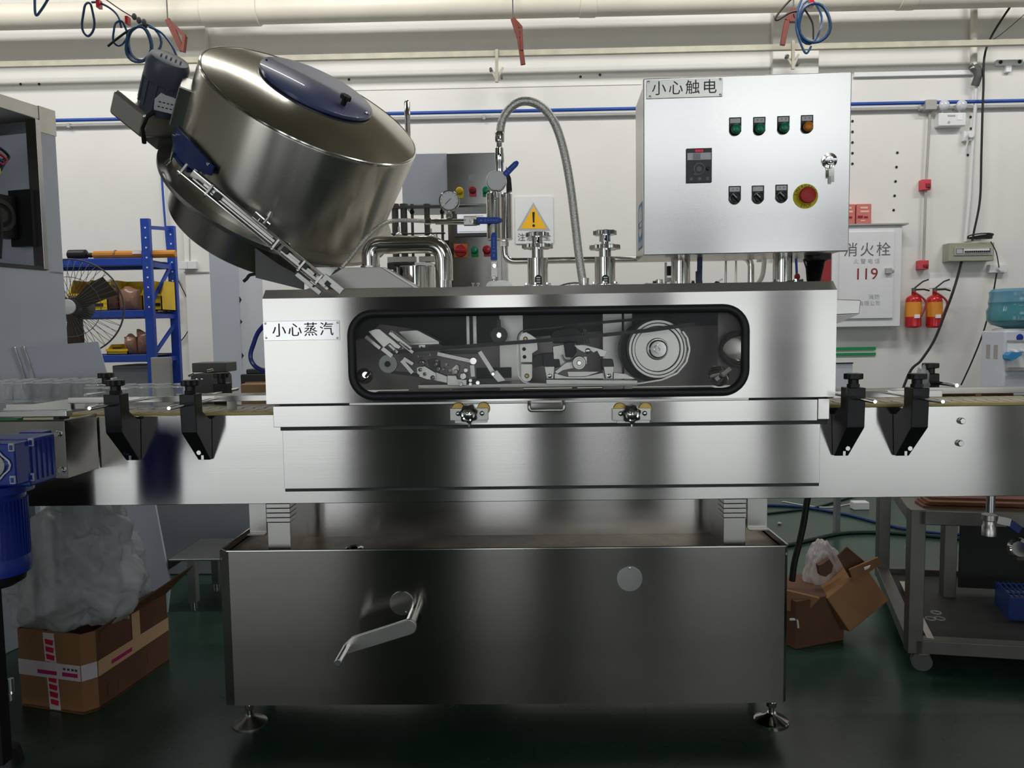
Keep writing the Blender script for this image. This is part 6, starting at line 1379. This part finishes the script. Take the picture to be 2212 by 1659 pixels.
q = [(c.x+r_*k*cos(a), Yg-.004, c.z+r_*k*sin(a)) for i in range(24) for a, r_ in [(2*pi*i/24, 34+4*cos(4*2*pi*i/24))]]
P(MB().tube(q, .0022, 6, True), 'cap_outline', m_wht, g)
P(MB().lathe([(40*k, 0), (40*k, .02), (34*k, .03), (34*k, .04)], at(52, 972, Yg+.18), (0, 1, 0), 28).box(at(44, 930, Yg+.18).x, at(92, 930, Yg+.18).x, Yg+.17, Yg+.22, at(75, 1000, Yg+.18).z, at(75, 932, Yg+.18).z), 'output_flange', m_blue, g, bev=.004)
for q in ((88, 947), (90, 995)): P(MB().cyl(at(*q, Yg+.17), at(q[0]+6, q[1]-2, Yg+.17)+V((0, .02, 0)), .006, seg=8), 'flange_bolt', m_pol, g)
mc = at(-14, 1150, Yg+.1); rm = 66*PX(Yg+.1); zt2 = at(-14, 1062, Yg+.1).z; zb2 = at(-14, 1236, Yg+.1).z
P(MB().lathe([(rm*1.25, 0), (rm*1.25, .02), (rm*1.1, .03), (rm*1.1, .04)], (mc.x, mc.y, zt2), ZA, 36), 'motor_flange', m_blue, g)
body = P(MB().lathe([(rm*1.03, 0), (rm*1.06, .03), (rm, .04), (rm*.96, zt2-zb2-.03), (rm, zt2-zb2)], (mc.x, mc.y, zb2), ZA, 48), 'motor_body', m_blue, g)
for i in range(30):
    a = RAD(-170+i*7.5); d_ = V((cos(a), sin(a), 0)); o_ = V((mc.x, mc.y, 0))+d_*rm*.98
    P(MB().bar(o_+ZA*(zb2+.045), o_+ZA*(zt2-.02), .0016, .005, d_), 'cooling_rib', m_blue, body)
P(MB().lathe([(rm*.6, 0), (rm*.85, .012), (rm*.9, .035)], (mc.x, mc.y, zb2-.034), ZA, 36), 'fan_cowl', m_black, g)
# ---- open electrical cabinet at the far left
F = V((.24, .97, 0)).normalized(); NF = V((.97, -.24, 0)).normalized()
o = at(139, 600, 1.0); o.z = 0
eb = T('open_electrical_cabinet', 'grey film-covered machine cabinet with an open wiring compartment at far left', 'cabinet', o)
def fz(px, py): 
    d = CX*((px-1106)/FPX)+CY*((py-829.5)/FPX)+CZ; return CPOS+d*((o-CPOS).dot(NF)/d.dot(NF))
def fu(p_): return (p_-o).dot(F)
def fp(u, z, n=0): return o+F*u+ZA*z+NF*n
zt3 = fz(105, 236).z; zo1 = fz(70, 255).z; zo0 = fz(95, 582).z; u1 = 0.0; uo1 = fu(fz(88, 400)); u0 = uo1-.75
def fbox(mb, ua, ub, za, zb, na, nb): return mb.add([fp(u, z, n) for z in (za, zb) for n in (na, nb) for u in (ua, ub)], [(0, 2, 3, 1), (4, 5, 7, 6), (0, 1, 5, 4), (2, 6, 7, 3), (0, 4, 6, 2), (1, 3, 7, 5)])
P(fbox(MB(), u0, u1, 0, zo0-.0, -.6, 0), 'lower_body', m_film, eb, bev=.006)
P(fbox(MB(), uo1+.012, u1, zo0-.02, zt3, -.6, 0), 'corner_panel', m_film, eb, bev=.006)
P(fbox(MB(), uo1+.012, u1+.001, fz(105, 290).z, zt3+.001, -.3, .002), 'bare_steel_corner', m_satin, eb)
P(fbox(MB(), u0, uo1+.014, zo1, zt3, -.6, 0), 'top_beam', m_satin, eb, bev=.006)
P(fbox(MB(), uo1-.012, uo1+.012, zo0, zo1, -.05, .006), 'door_jamb', m_cabin, eb, bev=.002)
P(fbox(MB(), u0, uo1, zo0-.004, zo0+.012, -.04, .004), 'sill_strip', m_dgrey, eb)
P(fbox(MB(), u0, uo1, zo0, zo1, -.5, -.49), 'back_plate', mat('dark_compartment_tone', (58, 56, 52), .5), eb)  # back plate toned dark all over
fc = fp(uo1-.12, zo0+.22, -.12)
f_ = P(MB().ob(fc, F, ZA, .075, .09, .03), 'cooling_fan', m_black, eb, bev=.003)
P(MB().lathe([(.07, 0), (.066, .006), (.05, .006), (.048, .0)], fc+NF*.03, NF, 28).cyl(fc+NF*.03, fc+NF*.036, .03, seg=20), 'fan_guard', m_dgrey, f_)
P(fbox(MB(), uo1-.035, uo1-.012, zo0+.1, zo0+.34, -.14, -.02), 'terminal_strip', m_dark, eb)
for i, m_ in enumerate((m_cable, m_rede, m_blued, m_cable, m_yel)):
    P(MB().tube(curve([fp(uo1-.3, zo0+.45+.02*i, -.1), fp(uo1-.18-.01*i, zo0+.5-.02*i, -.06), fp(uo1-.10-.012*i, zo0+.46-.015*i, -.05), fp(uo1-.2, zo0+.42-.02*i, -.06), fp(uo1-.32, zo0+.40, -.1)]), .006, 7), 'wire_loop', m_, eb)
P(MB().tube(curve([fp(uo1-.24, zo0+.30, -.03), fp(uo1-.20, zo0+.2, -.02), fp(uo1-.22, zo0+.1, -.02), fp(uo1-.21, zo0+.03, -.02)]), .010, 8).tube(curve([fp(uo1-.22, zo0+.34, -.02), fp(uo1-.185, zo0+.2, -.015), fp(uo1-.20, zo0+.03, -.015)]), .006, 8), 'wire_bundle', m_cable, eb)
P(fbox(MB(), uo1-.28, uo1-.20, zo0+.40, zo0+.47, -.08, -.05), 'contactor', m_redink, eb); P(fbox(MB(), uo1-.26, uo1-.19, zo0+.39, zo0+.42, -.05, -.045), 'wire_marker', m_paper, eb)
# leaning sheet with chrome strips
A = [at(18, 752, .66), at(211, 738, .68), at(248, 868, .64), at(60, 868, .63)]
ls = T('leaning_sheet', 'grey film-covered sheet with two chrome strips leaning against the left cabinet', 'sheet', (A[3]+A[2])/2)
n_ = (A[1]-A[0]).cross(A[3]-A[0]).normalized()
n_ = n_ if n_.y < 0 else -n_
P(MB().prism([a-ZA*0 for a in A], n_*-.006, n_*.0), 'sheet', m_film, ls)
P(MB().prism([V((A[3].x-.02, .62, 0)), V((A[2].x+.01, .62, 0)), A[2], A[3]], n_*-.012, n_*-.002), 'lower_sheet', m_film, ls)
for f in (.06, .16): 
    a = A[0]+(A[1]-A[0])*f; b = A[3]+(A[2]-A[3])*f; P(MB().bar(a+n_*.004, b+n_*.004, .009, .004, n_), 'chrome_strip', m_chrome, ls, bev=.001)
# grey sheet and machine base low at the left
q = [at(120, 1080, 1.2), at(333, 1080, 1.2), at(368, 1262, 1.08), at(360, 1300, 1.05), at(130, 1300, 1.05)]
for v in q[3:]: v.z = 0
P(MB().prism(q, (0, 0, 0), (0, .015, 0)), 'grey_sheet', m_film, label='grey film-covered sheet leaning under the conveyor behind the cardboard box', cat='sheet', bev=.003)
x0, x1, z0, z1 = rc(320, 900, 560, 1190, 1.6)
t = T('film_wrapped_base', 'dark blue-grey wrapped machine base behind the left end of the tank', 'machine base', ((x0+x1)/2, 1.5, 0))
P(MB().box(x0, x1, 1.6, 1.95, .0, z1), 'base_box', m_film, t, bev=.008); P(MB().box(x0-.01, x1+.01, 1.59, 1.95, z1, z1+.01), 'base_lid', m_satin, t)
# low stainless table
Y0t, Y1t = 1.1, 1.45; zt5 = at(425, 1208, Y0t).z
x0, tx1 = at(362, 1210, Y0t).x, at(600, 1210, Y0t).x
lt = T('low_steel_table', 'low stainless platform table standing left of the water tank', 'table', ((x0+tx1)/2, 1.3, 0))
P(MB().box(x0, tx1, Y0t, Y1t, zt5-.010, zt5), 'table_top', m_satin, lt, bev=.003)
P(MB().box(x0, x0+.004, Y0t, Y1t, zt5-.05, zt5), 'end_apron', m_plate, lt)
P(MB().box(x0+.01, tx1, Y1t-.02, Y1t, zt5-.09, zt5-.010), 'rear_apron', m_plate, lt)
for x in (x0+.10, tx1-.04):
    for y in (Y0t+.04, Y1t-.05):
        l_ = P(MB().box(x-.019, x+.019, y-.019, y+.019, 0.02, zt5-.010), 'leg', m_satin, lt, bev=.002)
        P(MB().cyl((x, y, 0), (x, y, .02), .016, seg=14), 'foot', m_chrome, l_)
P(MB().box(x0+.1, tx1-.04, Y1t-.06, Y1t-.045, .09, .105), 'stretcher', m_satin, lt)
# ---- cardboard box with bag
cA, cR, cL = atz(196, 1546, 0), atz(366, 1428, 0), atz(48, 1524, 0)
dR = (cR-cA); dL = (cL-cA); cbz = .30
dR.z = dL.z = 0
hgt = at(188, 1374, cA.y).z
def bp(u, v, z, grow=0): return V((cA.x, cA.y, 0))+dR*u+dL*v+ZA*z
bx_ = T('cardboard_box', 'worn cardboard box with red and white tape on the floor at left', 'box', (cA+cR)/2)
th = .008
nR = V((dR.y, -dR.x, 0)).normalized(); nR = nR if nR.dot(dL) < 0 else -nR
nL = V((dL.y, -dL.x, 0)).normalized(); nL = nL if nL.dot(dR) < 0 else -nL
ch1 = .10
P(MB().prism([bp(0, ch1, 0), bp(0, 1, 0), bp(0, 1, hgt), bp(0, ch1, hgt)], (0, 0, 0), nL*-th), 'front_panel', m_card, bx_)
P(MB().prism([bp(ch1, 0, 0), bp(1, 0, 0), bp(1, 0, hgt), bp(ch1, 0, hgt)], (0, 0, 0), nR*-th), 'side_panel', m_cardd, bx_)
P(MB().prism([bp(0, ch1, 0), bp(ch1, 0, 0), bp(ch1, 0, hgt), bp(0, ch1, hgt)], (0, 0, 0), (nL+nR)*-.5*th), 'crushed_corner', m_card, bx_)
P(MB().prism([bp(1, 0, 0), bp(1, 1, 0), bp(1, 1, hgt), bp(1, 0, hgt)], (0, 0, 0), nL*th), 'rear_panel', m_cardd, bx_)
P(MB().prism([bp(0, 1, 0), bp(1, 1, 0), bp(1, 1, hgt), bp(0, 1, hgt)], (0, 0, 0), nR*th), 'far_side_panel', m_cardd, bx_)
P(MB().prism([bp(0, ch1, .0), bp(0, 1, .0), bp(1, 1, .0), bp(1, 0, 0), bp(ch1, 0, 0)], (0, 0, .001), (0, 0, .009)), 'bottom_panel', m_cardd, bx_)
P(MB().prism([bp(.12, 0, hgt), bp(1.0, 0, hgt), bp(1.2, -.24, hgt+.09), bp(.2, -.04, hgt+.012)], (0, 0, 0), (0, 0, -.006)), 'side_flap', m_cardd, bx_)
tt = P(MB().prism([bp(0, .42, .004), bp(0, .58, .004), bp(0, .62, hgt-.004), bp(0, .46, hgt-.004)], nL*.001, nL*.002), 'vertical_tape', m_wtape, bx_)
for i in range(9):
    zz = .02+(hgt-.04)*i/9; P(MB().prism([bp(0, .45+.004*i, zz), bp(0, .555+.004*i, zz+.004), bp(0, .56+.004*i, zz+.022), bp(0, .44+.004*i, zz+.018)], nL*.002, nL*.003), 'red_tape_print', m_tape, tt)
za, zb_ = at(196, 1474, cA.y).z, at(196, 1440, cA.y).z
P(MB().prism([bp(0, ch1, za), bp(0, 1, za), bp(0, 1, zb_), bp(0, ch1, zb_)], nL*.003, nL*.004), 'white_tape', m_wtape, bx_)
P(MB().prism([bp(0, ch1, za), bp(ch1, 0, za), bp(ch1, 0, zb_), bp(0, ch1, zb_)], (nL+nR)*.0014, (nL+nR)*.002), 'white_tape', m_wtape, bx_)
P(MB().prism([bp(ch1, 0, za), bp(1, 0, za+.01), bp(1, 0, zb_+.006), bp(ch1, 0, zb_)], nR*.003, nR*.004), 'white_tape', m_cardp, bx_)
for v0, v1 in ((.14, .36), (.44, .72)): P(MB().prism([bp(0, v0, za+.012), bp(0, v1, za+.012), bp(0, v1, za+.026), bp(0, v0, za+.026)], nL*.004, nL*.0046), 'magenta_print', m_purple, bx_)
P(MB().prism([bp(.25, 0, za+.016), bp(.5, 0, za+.018), bp(.5, 0, za+.032), bp(.25, 0, za+.03)], nR*.004, nR*.0046), 'magenta_print', m_purple, bx_)
for v0 in (.14, .19, .25, .31): P(MB().prism([bp(0, v0, za+.034), bp(0, v0+.035, za+.034), bp(0, v0+.035, za+.042), bp(0, v0, za+.042)], nL*.004, nL*.0045), 'tape_symbol', m_dgrey, bx_)
P(MB().prism([bp(.52, 0, za+.03), bp(.62, 0, za+.03), bp(.62, 0, hgt-.01), bp(.52, 0, hgt-.01)], nR*.002, nR*.003), 'clear_tape_strip', m_cardp, bx_)
for u0_, z0_ in ((.2, .03), (.32, .02), (.14, hgt-.05), (.7, .05)): P(MB().prism([bp(u0_, 0, z0_), bp(u0_+.08, 0, z0_), bp(u0_+.08, 0, z0_+.04), bp(u0_, 0, z0_+.04)], nR*.001, nR*.002), 'faded_mark', m_cardd, bx_)
def baggy(name, c, rx, ry, rz, m_, label, cat, amp, fr_, cut=None, seg=40, seed=0, sharp=1.6, taper=0, crease=.06):
    mb = MB(); bmesh.ops.create_uvsphere(mb.bm, u_segments=seg, v_segments=seg//2, radius=1)
    for v in list(mb.bm.verts):
        d = v.co.copy(); n_ = NZ.noise(d*fr_+V((seed, 0, 0)))+.5*NZ.noise(d*fr_*2.3+V((0, seed, 0))); n2 = abs(NZ.noise(d*fr_*1.1+V((3, seed, 7))))
        q_ = d*fr_*2.6+V((seed, 2, 5)); q_ += V((NZ.noise(q_), NZ.noise(q_+V((9, 0, 0))), NZ.noise(q_+V((0, 9, 0)))))*.7
        r1 = 1-abs(NZ.noise(q_))*2.2; r2 = 1-abs(NZ.noise(q_*2.1))*2.2
        s = 1+amp*(n_-sharp*n2)+crease*(r1+.5*r2); k_ = 1-taper*d.z; v.co = V(c)+V((d.x*rx*k_, d.y*ry*k_, d.z*rz))*s
        if cut is not None and v.co.z < cut: v.co.z = cut
    return P(mb, name, m_, label=label, cat=cat, ang=75)
ctr = bp(.45, .45, 0)
baggy('clear_plastic_bag', (at(165, 1230, ctr.y).x, ctr.y+.02, hgt+.17), .235, .20, .25, m_bag, 'large crumpled clear plastic bag stuffed into the taped cardboard box', 'bag', .2, 1.4, hgt-.03, 160, 3, taper=.12)

# ================================================================== right side
# ---- water dispenser and bottle
Y = 3.15
x0, x1 = at(2168, 800, Y).x, at(2262, 800, Y).x; zt6 = at(2190, 714, Y).z
wd = T('water_dispenser', 'white water dispenser with blue badge at the right edge', 'water dispenser', ((x0+x1)/2, Y+.15, 0))
P(MB().box(x0, x1, Y, Y+.28, 0, zt6), 'cabinet_body', m_disp, wd, bev=.015)
zn0, zn1 = at(2190, 800, Y).z, at(2190, 738, Y).z
P(MB().box(x0+.02, x1-.02, Y-.006, Y, zn0, zn1), 'tap_niche', m_wht, wd, bev=.006)
P(MB().box(x0+.015, x1-.015, Y-.012, Y-.004, zn1, zn1+.012), 'niche_hood', m_pipeg, wd)
P(MB().box(x0+.01, x1-.01, Y-.03, Y, at(2190, 801, Y).z, at(2190, 793, Y).z), 'drip_tray', m_pipeg, wd, bev=.003)
P(MB().box(x0+.01, x1-.01, Y-.004, Y, .2, at(2190, 810, Y).z), 'lower_door', m_film, wd, bev=.003)
c = at(2203, 729, Y); P(MB().lathe([(.026, 0), (.024, .003), (0, .005)], c, (0, -1, 0), 20), 'blue_badge', m_blue, wd)
for px in (2186, 2206): 
    c = at(px, 758, Y-.01); P(MB().tube(bend([c, c+V((0, -.05, 0)), c+V((0, -.05, -.04))], .02), .012, 10), 'tap', m_disp, wd)
c = at(2190, 770, Y-.075); P(MB().xz([(c.x-.04, c.z+.01), (c.x-.02, c.z+.03), (c.x+.05, c.z+.03), (c.x+.055, c.z+.01), (c.x, c.z-.025), (c.x-.025, c.z-.03), (c.x-.04, c.z-.015)], Y-.08, Y-.012), 'blue_sticker', mat('sky_blue_sticker', (60, 140, 190), .4), wd)
for dy in (.10, .19): P(MB().box(x0-.002, x0, Y+dy-.025, Y+dy+.02, at(2150, 775, Y+.1).z, at(2150, 745, Y+.1).z), 'side_grille', m_pipeg, wd)
P(MB().lathe([(.135, 0), (.14, .01), (.12, .014)], ((x0+x1)/2, Y+.14, zt6), ZA, 32), 'bottle_collar', m_wht, wd)
bc = V(((x0+x1)/2, Y+.14, zt6+.014)); bh = at(2200, 623, Y+.14).z-bc.z
bt = T('water_bottle', 'large blue water bottle standing upside down on the white dispenser', 'bottle', bc)
P(MB().lathe([(.06, 0), (.15, .03), (.178, .06), (.182, bh*.45), (.168, bh*.55), (.17, bh*.62), (.172, bh*.66)], bc, ZA, 40, False), 'water_filled_part', m_water, bt)
P(MB().lathe([(.172, bh*.66), (.165, bh*.8), (.168, bh*.92), (.15, bh*.985), (.12, bh), (0, bh)], bc, ZA, 40, False), 'empty_part', m_bottle, bt)
P(MB().lathe([(.173, bh*.64), (.173, bh*.90)], bc, ZA, 40, False), 'neck_band', m_bottle, bt) if False else None
a = bc+V((-.03, -.172, bh*.62)); P(MB().box(a.x-.01, a.x+.16, a.y-.006, a.y+.01, a.z, a.z+.13), 'bottle_label', m_paper, bt); P(MB().box(a.x+.025, a.x+.12, a.y-.008, a.y-.006, a.z+.03, a.z+.10), 'label_print', m_blued, bt)
# ---- carton and bag on the conveyor
x0, x1, z0, z1 = rc(2038, 850, 2190, 866, .29)
fc_ = T('flat_carton', 'flat brown carton lying behind the rear guide rail on the right', 'carton', ((x0+x1)/2, .31, zct+.0))
P(MB().box(x0, x1, .29, .355, zct+.001, z1), 'carton_body', m_cardd, fc_, bev=.003); xm = at(2112, 856, .29).x
P(MB().box(xm-.008, xm+.01, .286, .29, zct+.004, z1), 'tape_tab', m_cardp, fc_)
x0, x1, z0, z1 = rc(1805, 783, 1842, 840, 2.3)
t = T('grey_stand', 'small grey panel stand behind the right end of the machine', 'stand', ((x0+x1)/2, 2.3, 0)); P(MB().box(x0, x1, 2.3, 2.33, z0, z1), 'panel', m_film2, t, bev=.004); P(MB().box(x0+.02, x0+.05, 2.31, 2.35, 0, z0), 'stand_leg', m_grey, t); P(MB().box(x0-.0, x1, 2.295, 2.3, z1-.008, z1), 'dark_edge', m_dark, t)
c = at(1990, 822, .40); baggy('crumpled_bag', (c.x-.012, c.y-.03, c.z), .026, .02, .05, m_bag, 'small crumpled clear bag hooked on the rear right rail knob', 'bag', .4, 2.5, None, 24, 5)
# drain valve under the conveyor
Y = .16; t = T('drain_valve', 'steel drain fitting with blue lever hanging under the right conveyor', 'valve', at(2137, 1155, Y))
c = at(2140, 1080, Y); zt7 = zcb
P(MB().cyl((c.x, Y, at(2140, 1106, Y).z), (c.x, Y, zt7), 9*PX(Y), seg=20), 'drain_pipe', m_chrome, t)
P(MB().lathe([(14*PX(Y), 0), (14*PX(Y), .03), (12*PX(Y), .034), (12*PX(Y), .05), (15*PX(Y), .053), (15*PX(Y), .07)], (c.x-.003, Y, at(2140, 1156, Y).z), ZA, 24), 'union', m_satin, t)
a = at(2152, 1122, Y); b = at(2180, 1128, Y); P(MB().bar(a, b, .012, .008), 'lever_neck', m_satin, t); P(MB().bar(at(2180, 1130, Y), at(2203, 1146, Y), .014, .008), 'lever_handle', m_blued, t, bev=.004)
# ---- cart
f0, f1 = atz(1972, 1398, .085), atz(2212, 1412, .085); fd = (f1-f0).normalized()
l1 = atz(1905, 1240, .085); ld_ = (l1-f0); sdl = ld_.length; ld_ = ld_.normalized()
zc_top = at(1968, 1098, f0.y).z
ca = T('tool_cart', 'stainless tube cart on castors under the right end of the conveyor', 'cart', V((f0.x, f0.y, 0)))
hw = .026; fl_ = 1.0
def leg(p_, z0, z1, name='upright'): return P(MB().ob((p_.x, p_.y, (z0+z1)/2), fd, ld_-fd*ld_.dot(fd), hw, hw, (z1-z0)/2), name, m_cart, ca, bev=.003)
pA = f0; pB = f0+ld_*sdl; pC = f0+fd*fl_; pD = pB+fd*fl_
for p_ in (pA, pB, pC): leg(p_, .07, zc_top)
pm = atz(2046, 1285, .1); leg(V((pm.x, pm.y, 0)), .07, zc_top)
leg(V((pA.x, pA.y, 0))+ld_*sdl*.5*0+fd*0, .07, zc_top) if False else None
for a, b, nm in ((pA, pC, 'bottom_rail'), (pA, pB, 'bottom_rail'), (pB, pD, 'bottom_rail')):
    P(MB().bar(V((a.x, a.y, .097)), V((b.x, b.y, .097)), hw, hw, ZA), nm, m_cart, ca, bev=.003)
for a, b in ((pA, pC), (pA, pB), (pB, pD)): P(MB().bar(V((a.x, a.y, zc_top-.03)), V((b.x, b.y, zc_top-.03)), hw, hw, ZA), 'top_rail', m_cart, ca, bev=.003)
a = V((pA.x, pA.y, .118))+fd*.06; b = a+ld_*sdl*.75; P(MB().bar(a, b, .012, .006, ZA), 'angle_ledge', m_satin, ca)
P(MB().prism([V((p_.x, p_.y, .095)) for p_ in (pA, pC, pD, pB)], (0, 0, 0), (0, 0, .004)), 'lower_shelf', m_dark, ca)
for p_ in (pA+fd*.03, pB+fd*.03, pC-fd*.03, pD-fd*.03):
    w_ = P(MB().cyl(V((p_.x, p_.y, .036))-ld_*.014, V((p_.x, p_.y, .036))+ld_*.014, .036, seg=24).ring(V((p_.x, p_.y, .036)), ld_, .03, .006, 24, 6), 'castor_wheel', m_castgrey, ca)
    P(MB().box(p_.x-.02, p_.x+.02, p_.y-.02, p_.y+.02, .066, .074), 'castor_plate', m_satin, w_)
# slats stacked on the cart
st_ = T('slat_stack', 'stack of thin brown wooden slats lying on the cart under the conveyor', 'wood', V((pA.x, pA.y, zc_top-.004)))
for i in range(6):
    a = V((pA.x, pA.y, 0))+fd*.01+ld_*(.02+.013*i*(i % 2)); z_ = zc_top-.004+.0085*(i % 4); a = a+ld_*(.10*(i//4))
    P(MB().ob(a+fd*.48+ld_*.05+ZA*(z_+.004), fd, ld_, .47-.01*i, .045, .0038), 'slat', m_wood, st_)
# black board and blue crate on the cart shelf
a = V((pm.x, pm.y, 0))+fd*.05; b = a+fd*.62
P(MB().prism([a+ZA*.125, b+ZA*.125, b+ZA*.42, a+ZA*.42], ld_*.03, ld_*.04), 'black_board', m_dark, label='black board standing upright on the lower shelf of the cart', cat='board', bev=.003)
c = atz(2205, 1345, .1); c0 = V((c.x, c.y, .1))+ld_*.02
bcr = T('blue_grid_crate', 'dark blue grid crate on the cart shelf at the right edge', 'crate', c0)
for i in range(8): P(MB().bar(c0+fd*(.02*i-.03)+ZA*.09, c0+fd*(.02*i-.03)+ld_*.2+ZA*.09, .003, .003, ZA), 'grid_bar', m_blued, bcr)
for i in range(4): P(MB().bar(c0+fd*-.04+ld_*.06*i+ZA*.09, c0+fd*.13+ld_*.06*i+ZA*.09, .003, .003, ZA), 'cross_bar', m_blued, bcr)
for p_, q_ in ((c0-fd*.04, c0+fd*.13), (c0-fd*.04, c0-fd*.04+ld_*.2)): P(MB().prism([p_+ZA*.0, q_, q_+ZA*.094, p_+ZA*.094], (0, 0, 0), ld_*.002+fd*.002), 'side_panel', m_blued, bcr)
for i, (px, py) in enumerate(((2010, 1338), (2022, 1325), (2030, 1338))):
    c = atz(px, py, .1); P(MB().ring(V((c.x, c.y, .104)), ZA, .018, .003, 20, 6), 'jar_lid_ring', m_glass, label='clear plastic ring on the cart shelf, %s beside the near upright' % ('nearest', 'farthest', 'rightmost')[i], cat='ring', group='clear rings on the cart')
# black motor at the right edge
Y = .1; c = at(2212, 1186, Y); t = T('black_roller_motor', 'black motor with chrome end ring cut off by the right picture edge', 'motor', c-ZA*.03)
ax = V((-.8, -.5, .15)).normalized()
P(MB().cyl(c-ax*.12, c+ax*.02, .030, seg=28), 'motor_tube', m_black, t, bev=.004); P(MB().lathe([(.034, 0), (.036, .004), (.036, .016), (.026, .018), (.024, .010), (0, .01)], c+ax*.018, ax, 28), 'chrome_ring', m_chrome, t)
P(MB().box(c.x+.07, c.x+.11, c.y+.03, c.y+.07, c.z, zcb+.0), 'hanger', m_black, t)
# ---- cartons on the floor right
b0 = atz(1765, 1402, 0); K = PX(b0.y)
t = T('floor_carton', 'dark lower carton on the floor right of the tank, under the tilted one', 'carton', b0)
P(MB().ob((b0.x-.02, b0.y+.16, .10), (.93, .36, 0), ZA, .125, .10, .13), 'carton_body', m_cardd, t, bev=.004)
q = [at(*s, b0.y+.02) for s in ((1700, 1276), (1771, 1293), (1738, 1327), (1700, 1319))]
P(MB().prism(q, (0, 0, 0), (0, .012, .003)), 'open_flap', m_card, t)
P(MB().tube(bend([at(1706, 1338, b0.y), at(1722, 1338, b0.y), at(1724, 1356, b0.y)], .01), .005, 8), 'white_handle_strap', m_wirew, t)
c = at(1846, 1306, b0.y+.05); u = V((cos(RAD(32)), .25, sin(RAD(32)))).normalized(); v = V((-sin(RAD(32)), .1, cos(RAD(32))))
t = T('tilted_carton', 'brown carton tipped on its corner on top of the pile right of the tank', 'carton', c-ZA*.15)
ob_ = lambda du, dv, dw: c+u*du+(v-u*v.dot(u)).normalized()*dv+u.cross((v-u*v.dot(u)).normalized())*dw
P(MB().ob(c+V((0, .10, .0)), u, v, .108, .082, .10), 'carton_body', m_card, t, bev=.004)
q = [at(*s, b0.y+.08) for s in ((1809, 1202), (1830, 1182), (1868, 1214), (1836, 1249))]; P(MB().prism(q, (0, 0, 0), (0, .006, .002)), 'rear_flap', m_cardd, t)
q = [at(*s, b0.y+.04) for s in ((1834, 1231), (1897, 1204), (1904, 1219), (1845, 1257))]; P(MB().prism(q, (0, 0, 0), (0, .006, .002)), 'top_flap', m_card, t)
q = [at(*s, b0.y+.02) for s in ((1866, 1226), (1880, 1221), (1877, 1227), (1868, 1231))]; P(MB().prism(q, (0, -.002, 0), (0, .002, 0)), 'torn_label', m_paper, t)
c = at(1776, 1232, b0.y+.24); wb = baggy('white_carrier_bag', (c.x, c.y, c.z-.02), .085, .065, .155, m_bagw, 'white plastic carrier bag slumped between the cartons right of the tank', 'bag', .14, 1.4, None, 96, 9, taper=.22)
q = [at(*s_, b0.y+.115) for s_ in ((1768, 1222), (1778, 1218), (1792, 1208), (1800, 1222), (1797, 1236), (1784, 1246), (1772, 1243))]; P(MB().prism(q, (0, 0, 0), (0, .03, 0)), 'torn_handle_hole', m_cardd, wb, label='dark torn handle hole')
# ---- cables on the floor
def fl(pts, r, m_, name, label, cat='cable'):
    P(MB().tube(curve([atz(x, y, r) for x, y in pts], 8), r, 8), name, m_, label=label, cat=cat, group='cables on the green floor')
fl([(1600, 1090), (1680, 1092), (1745, 1097), (1830, 1112), (1900, 1130), (1960, 1143), (2060, 1154), (2140, 1148), (2230, 1130)], .009, m_blued, 'floor_hose', 'dark blue hose crossing the floor behind the cart')
fl([(1640, 1186), (1700, 1178), (1760, 1164), (1820, 1152), (1900, 1150), (1990, 1156), (2080, 1164), (2180, 1180), (2300, 1195)], .012, m_gcable, 'floor_hose', 'dark green hose bending across the floor right of the tank')
fl([(1650, 1110), (1720, 1102), (1760, 1096), (1800, 1085), (1850, 1070)], .007, m_gcable, 'floor_cable', 'dark cable slanting up behind the upright black cable')
fl([(1690, 1083), (1740, 1092), (1790, 1096), (1830, 1090), (1850, 1086)], .004, m_wirew, 'floor_cable', 'thin white lead leading to the white floor socket')
Y = 1.0; P(MB().tube(pc(.75, (1748, 1060), (1742, 1090), (1736, 1130), (1726, 1175), (1716, 1215), (1711, 1255)), .013, 10), 'upright_black_cable', m_cable, label='thick black cable coming down from the conveyor right of the tank', cat='cable')
c = atz(1860, 1102, 0); P(MB().box(c.x-.05, c.x+.06, c.y, c.y+.07, 0, .055), 'floor_socket', m_wht, label='white extension socket block on the floor behind the conveyor', cat='socket', bev=.006)
c = atz(1684, 1133, 0); P(MB().sph((c.x, c.y, .008), .014, (1, 1, .6), 10), 'litter', m_pipeg, label='small pale crumb of litter on the green floor right of the tank', cat='litter')
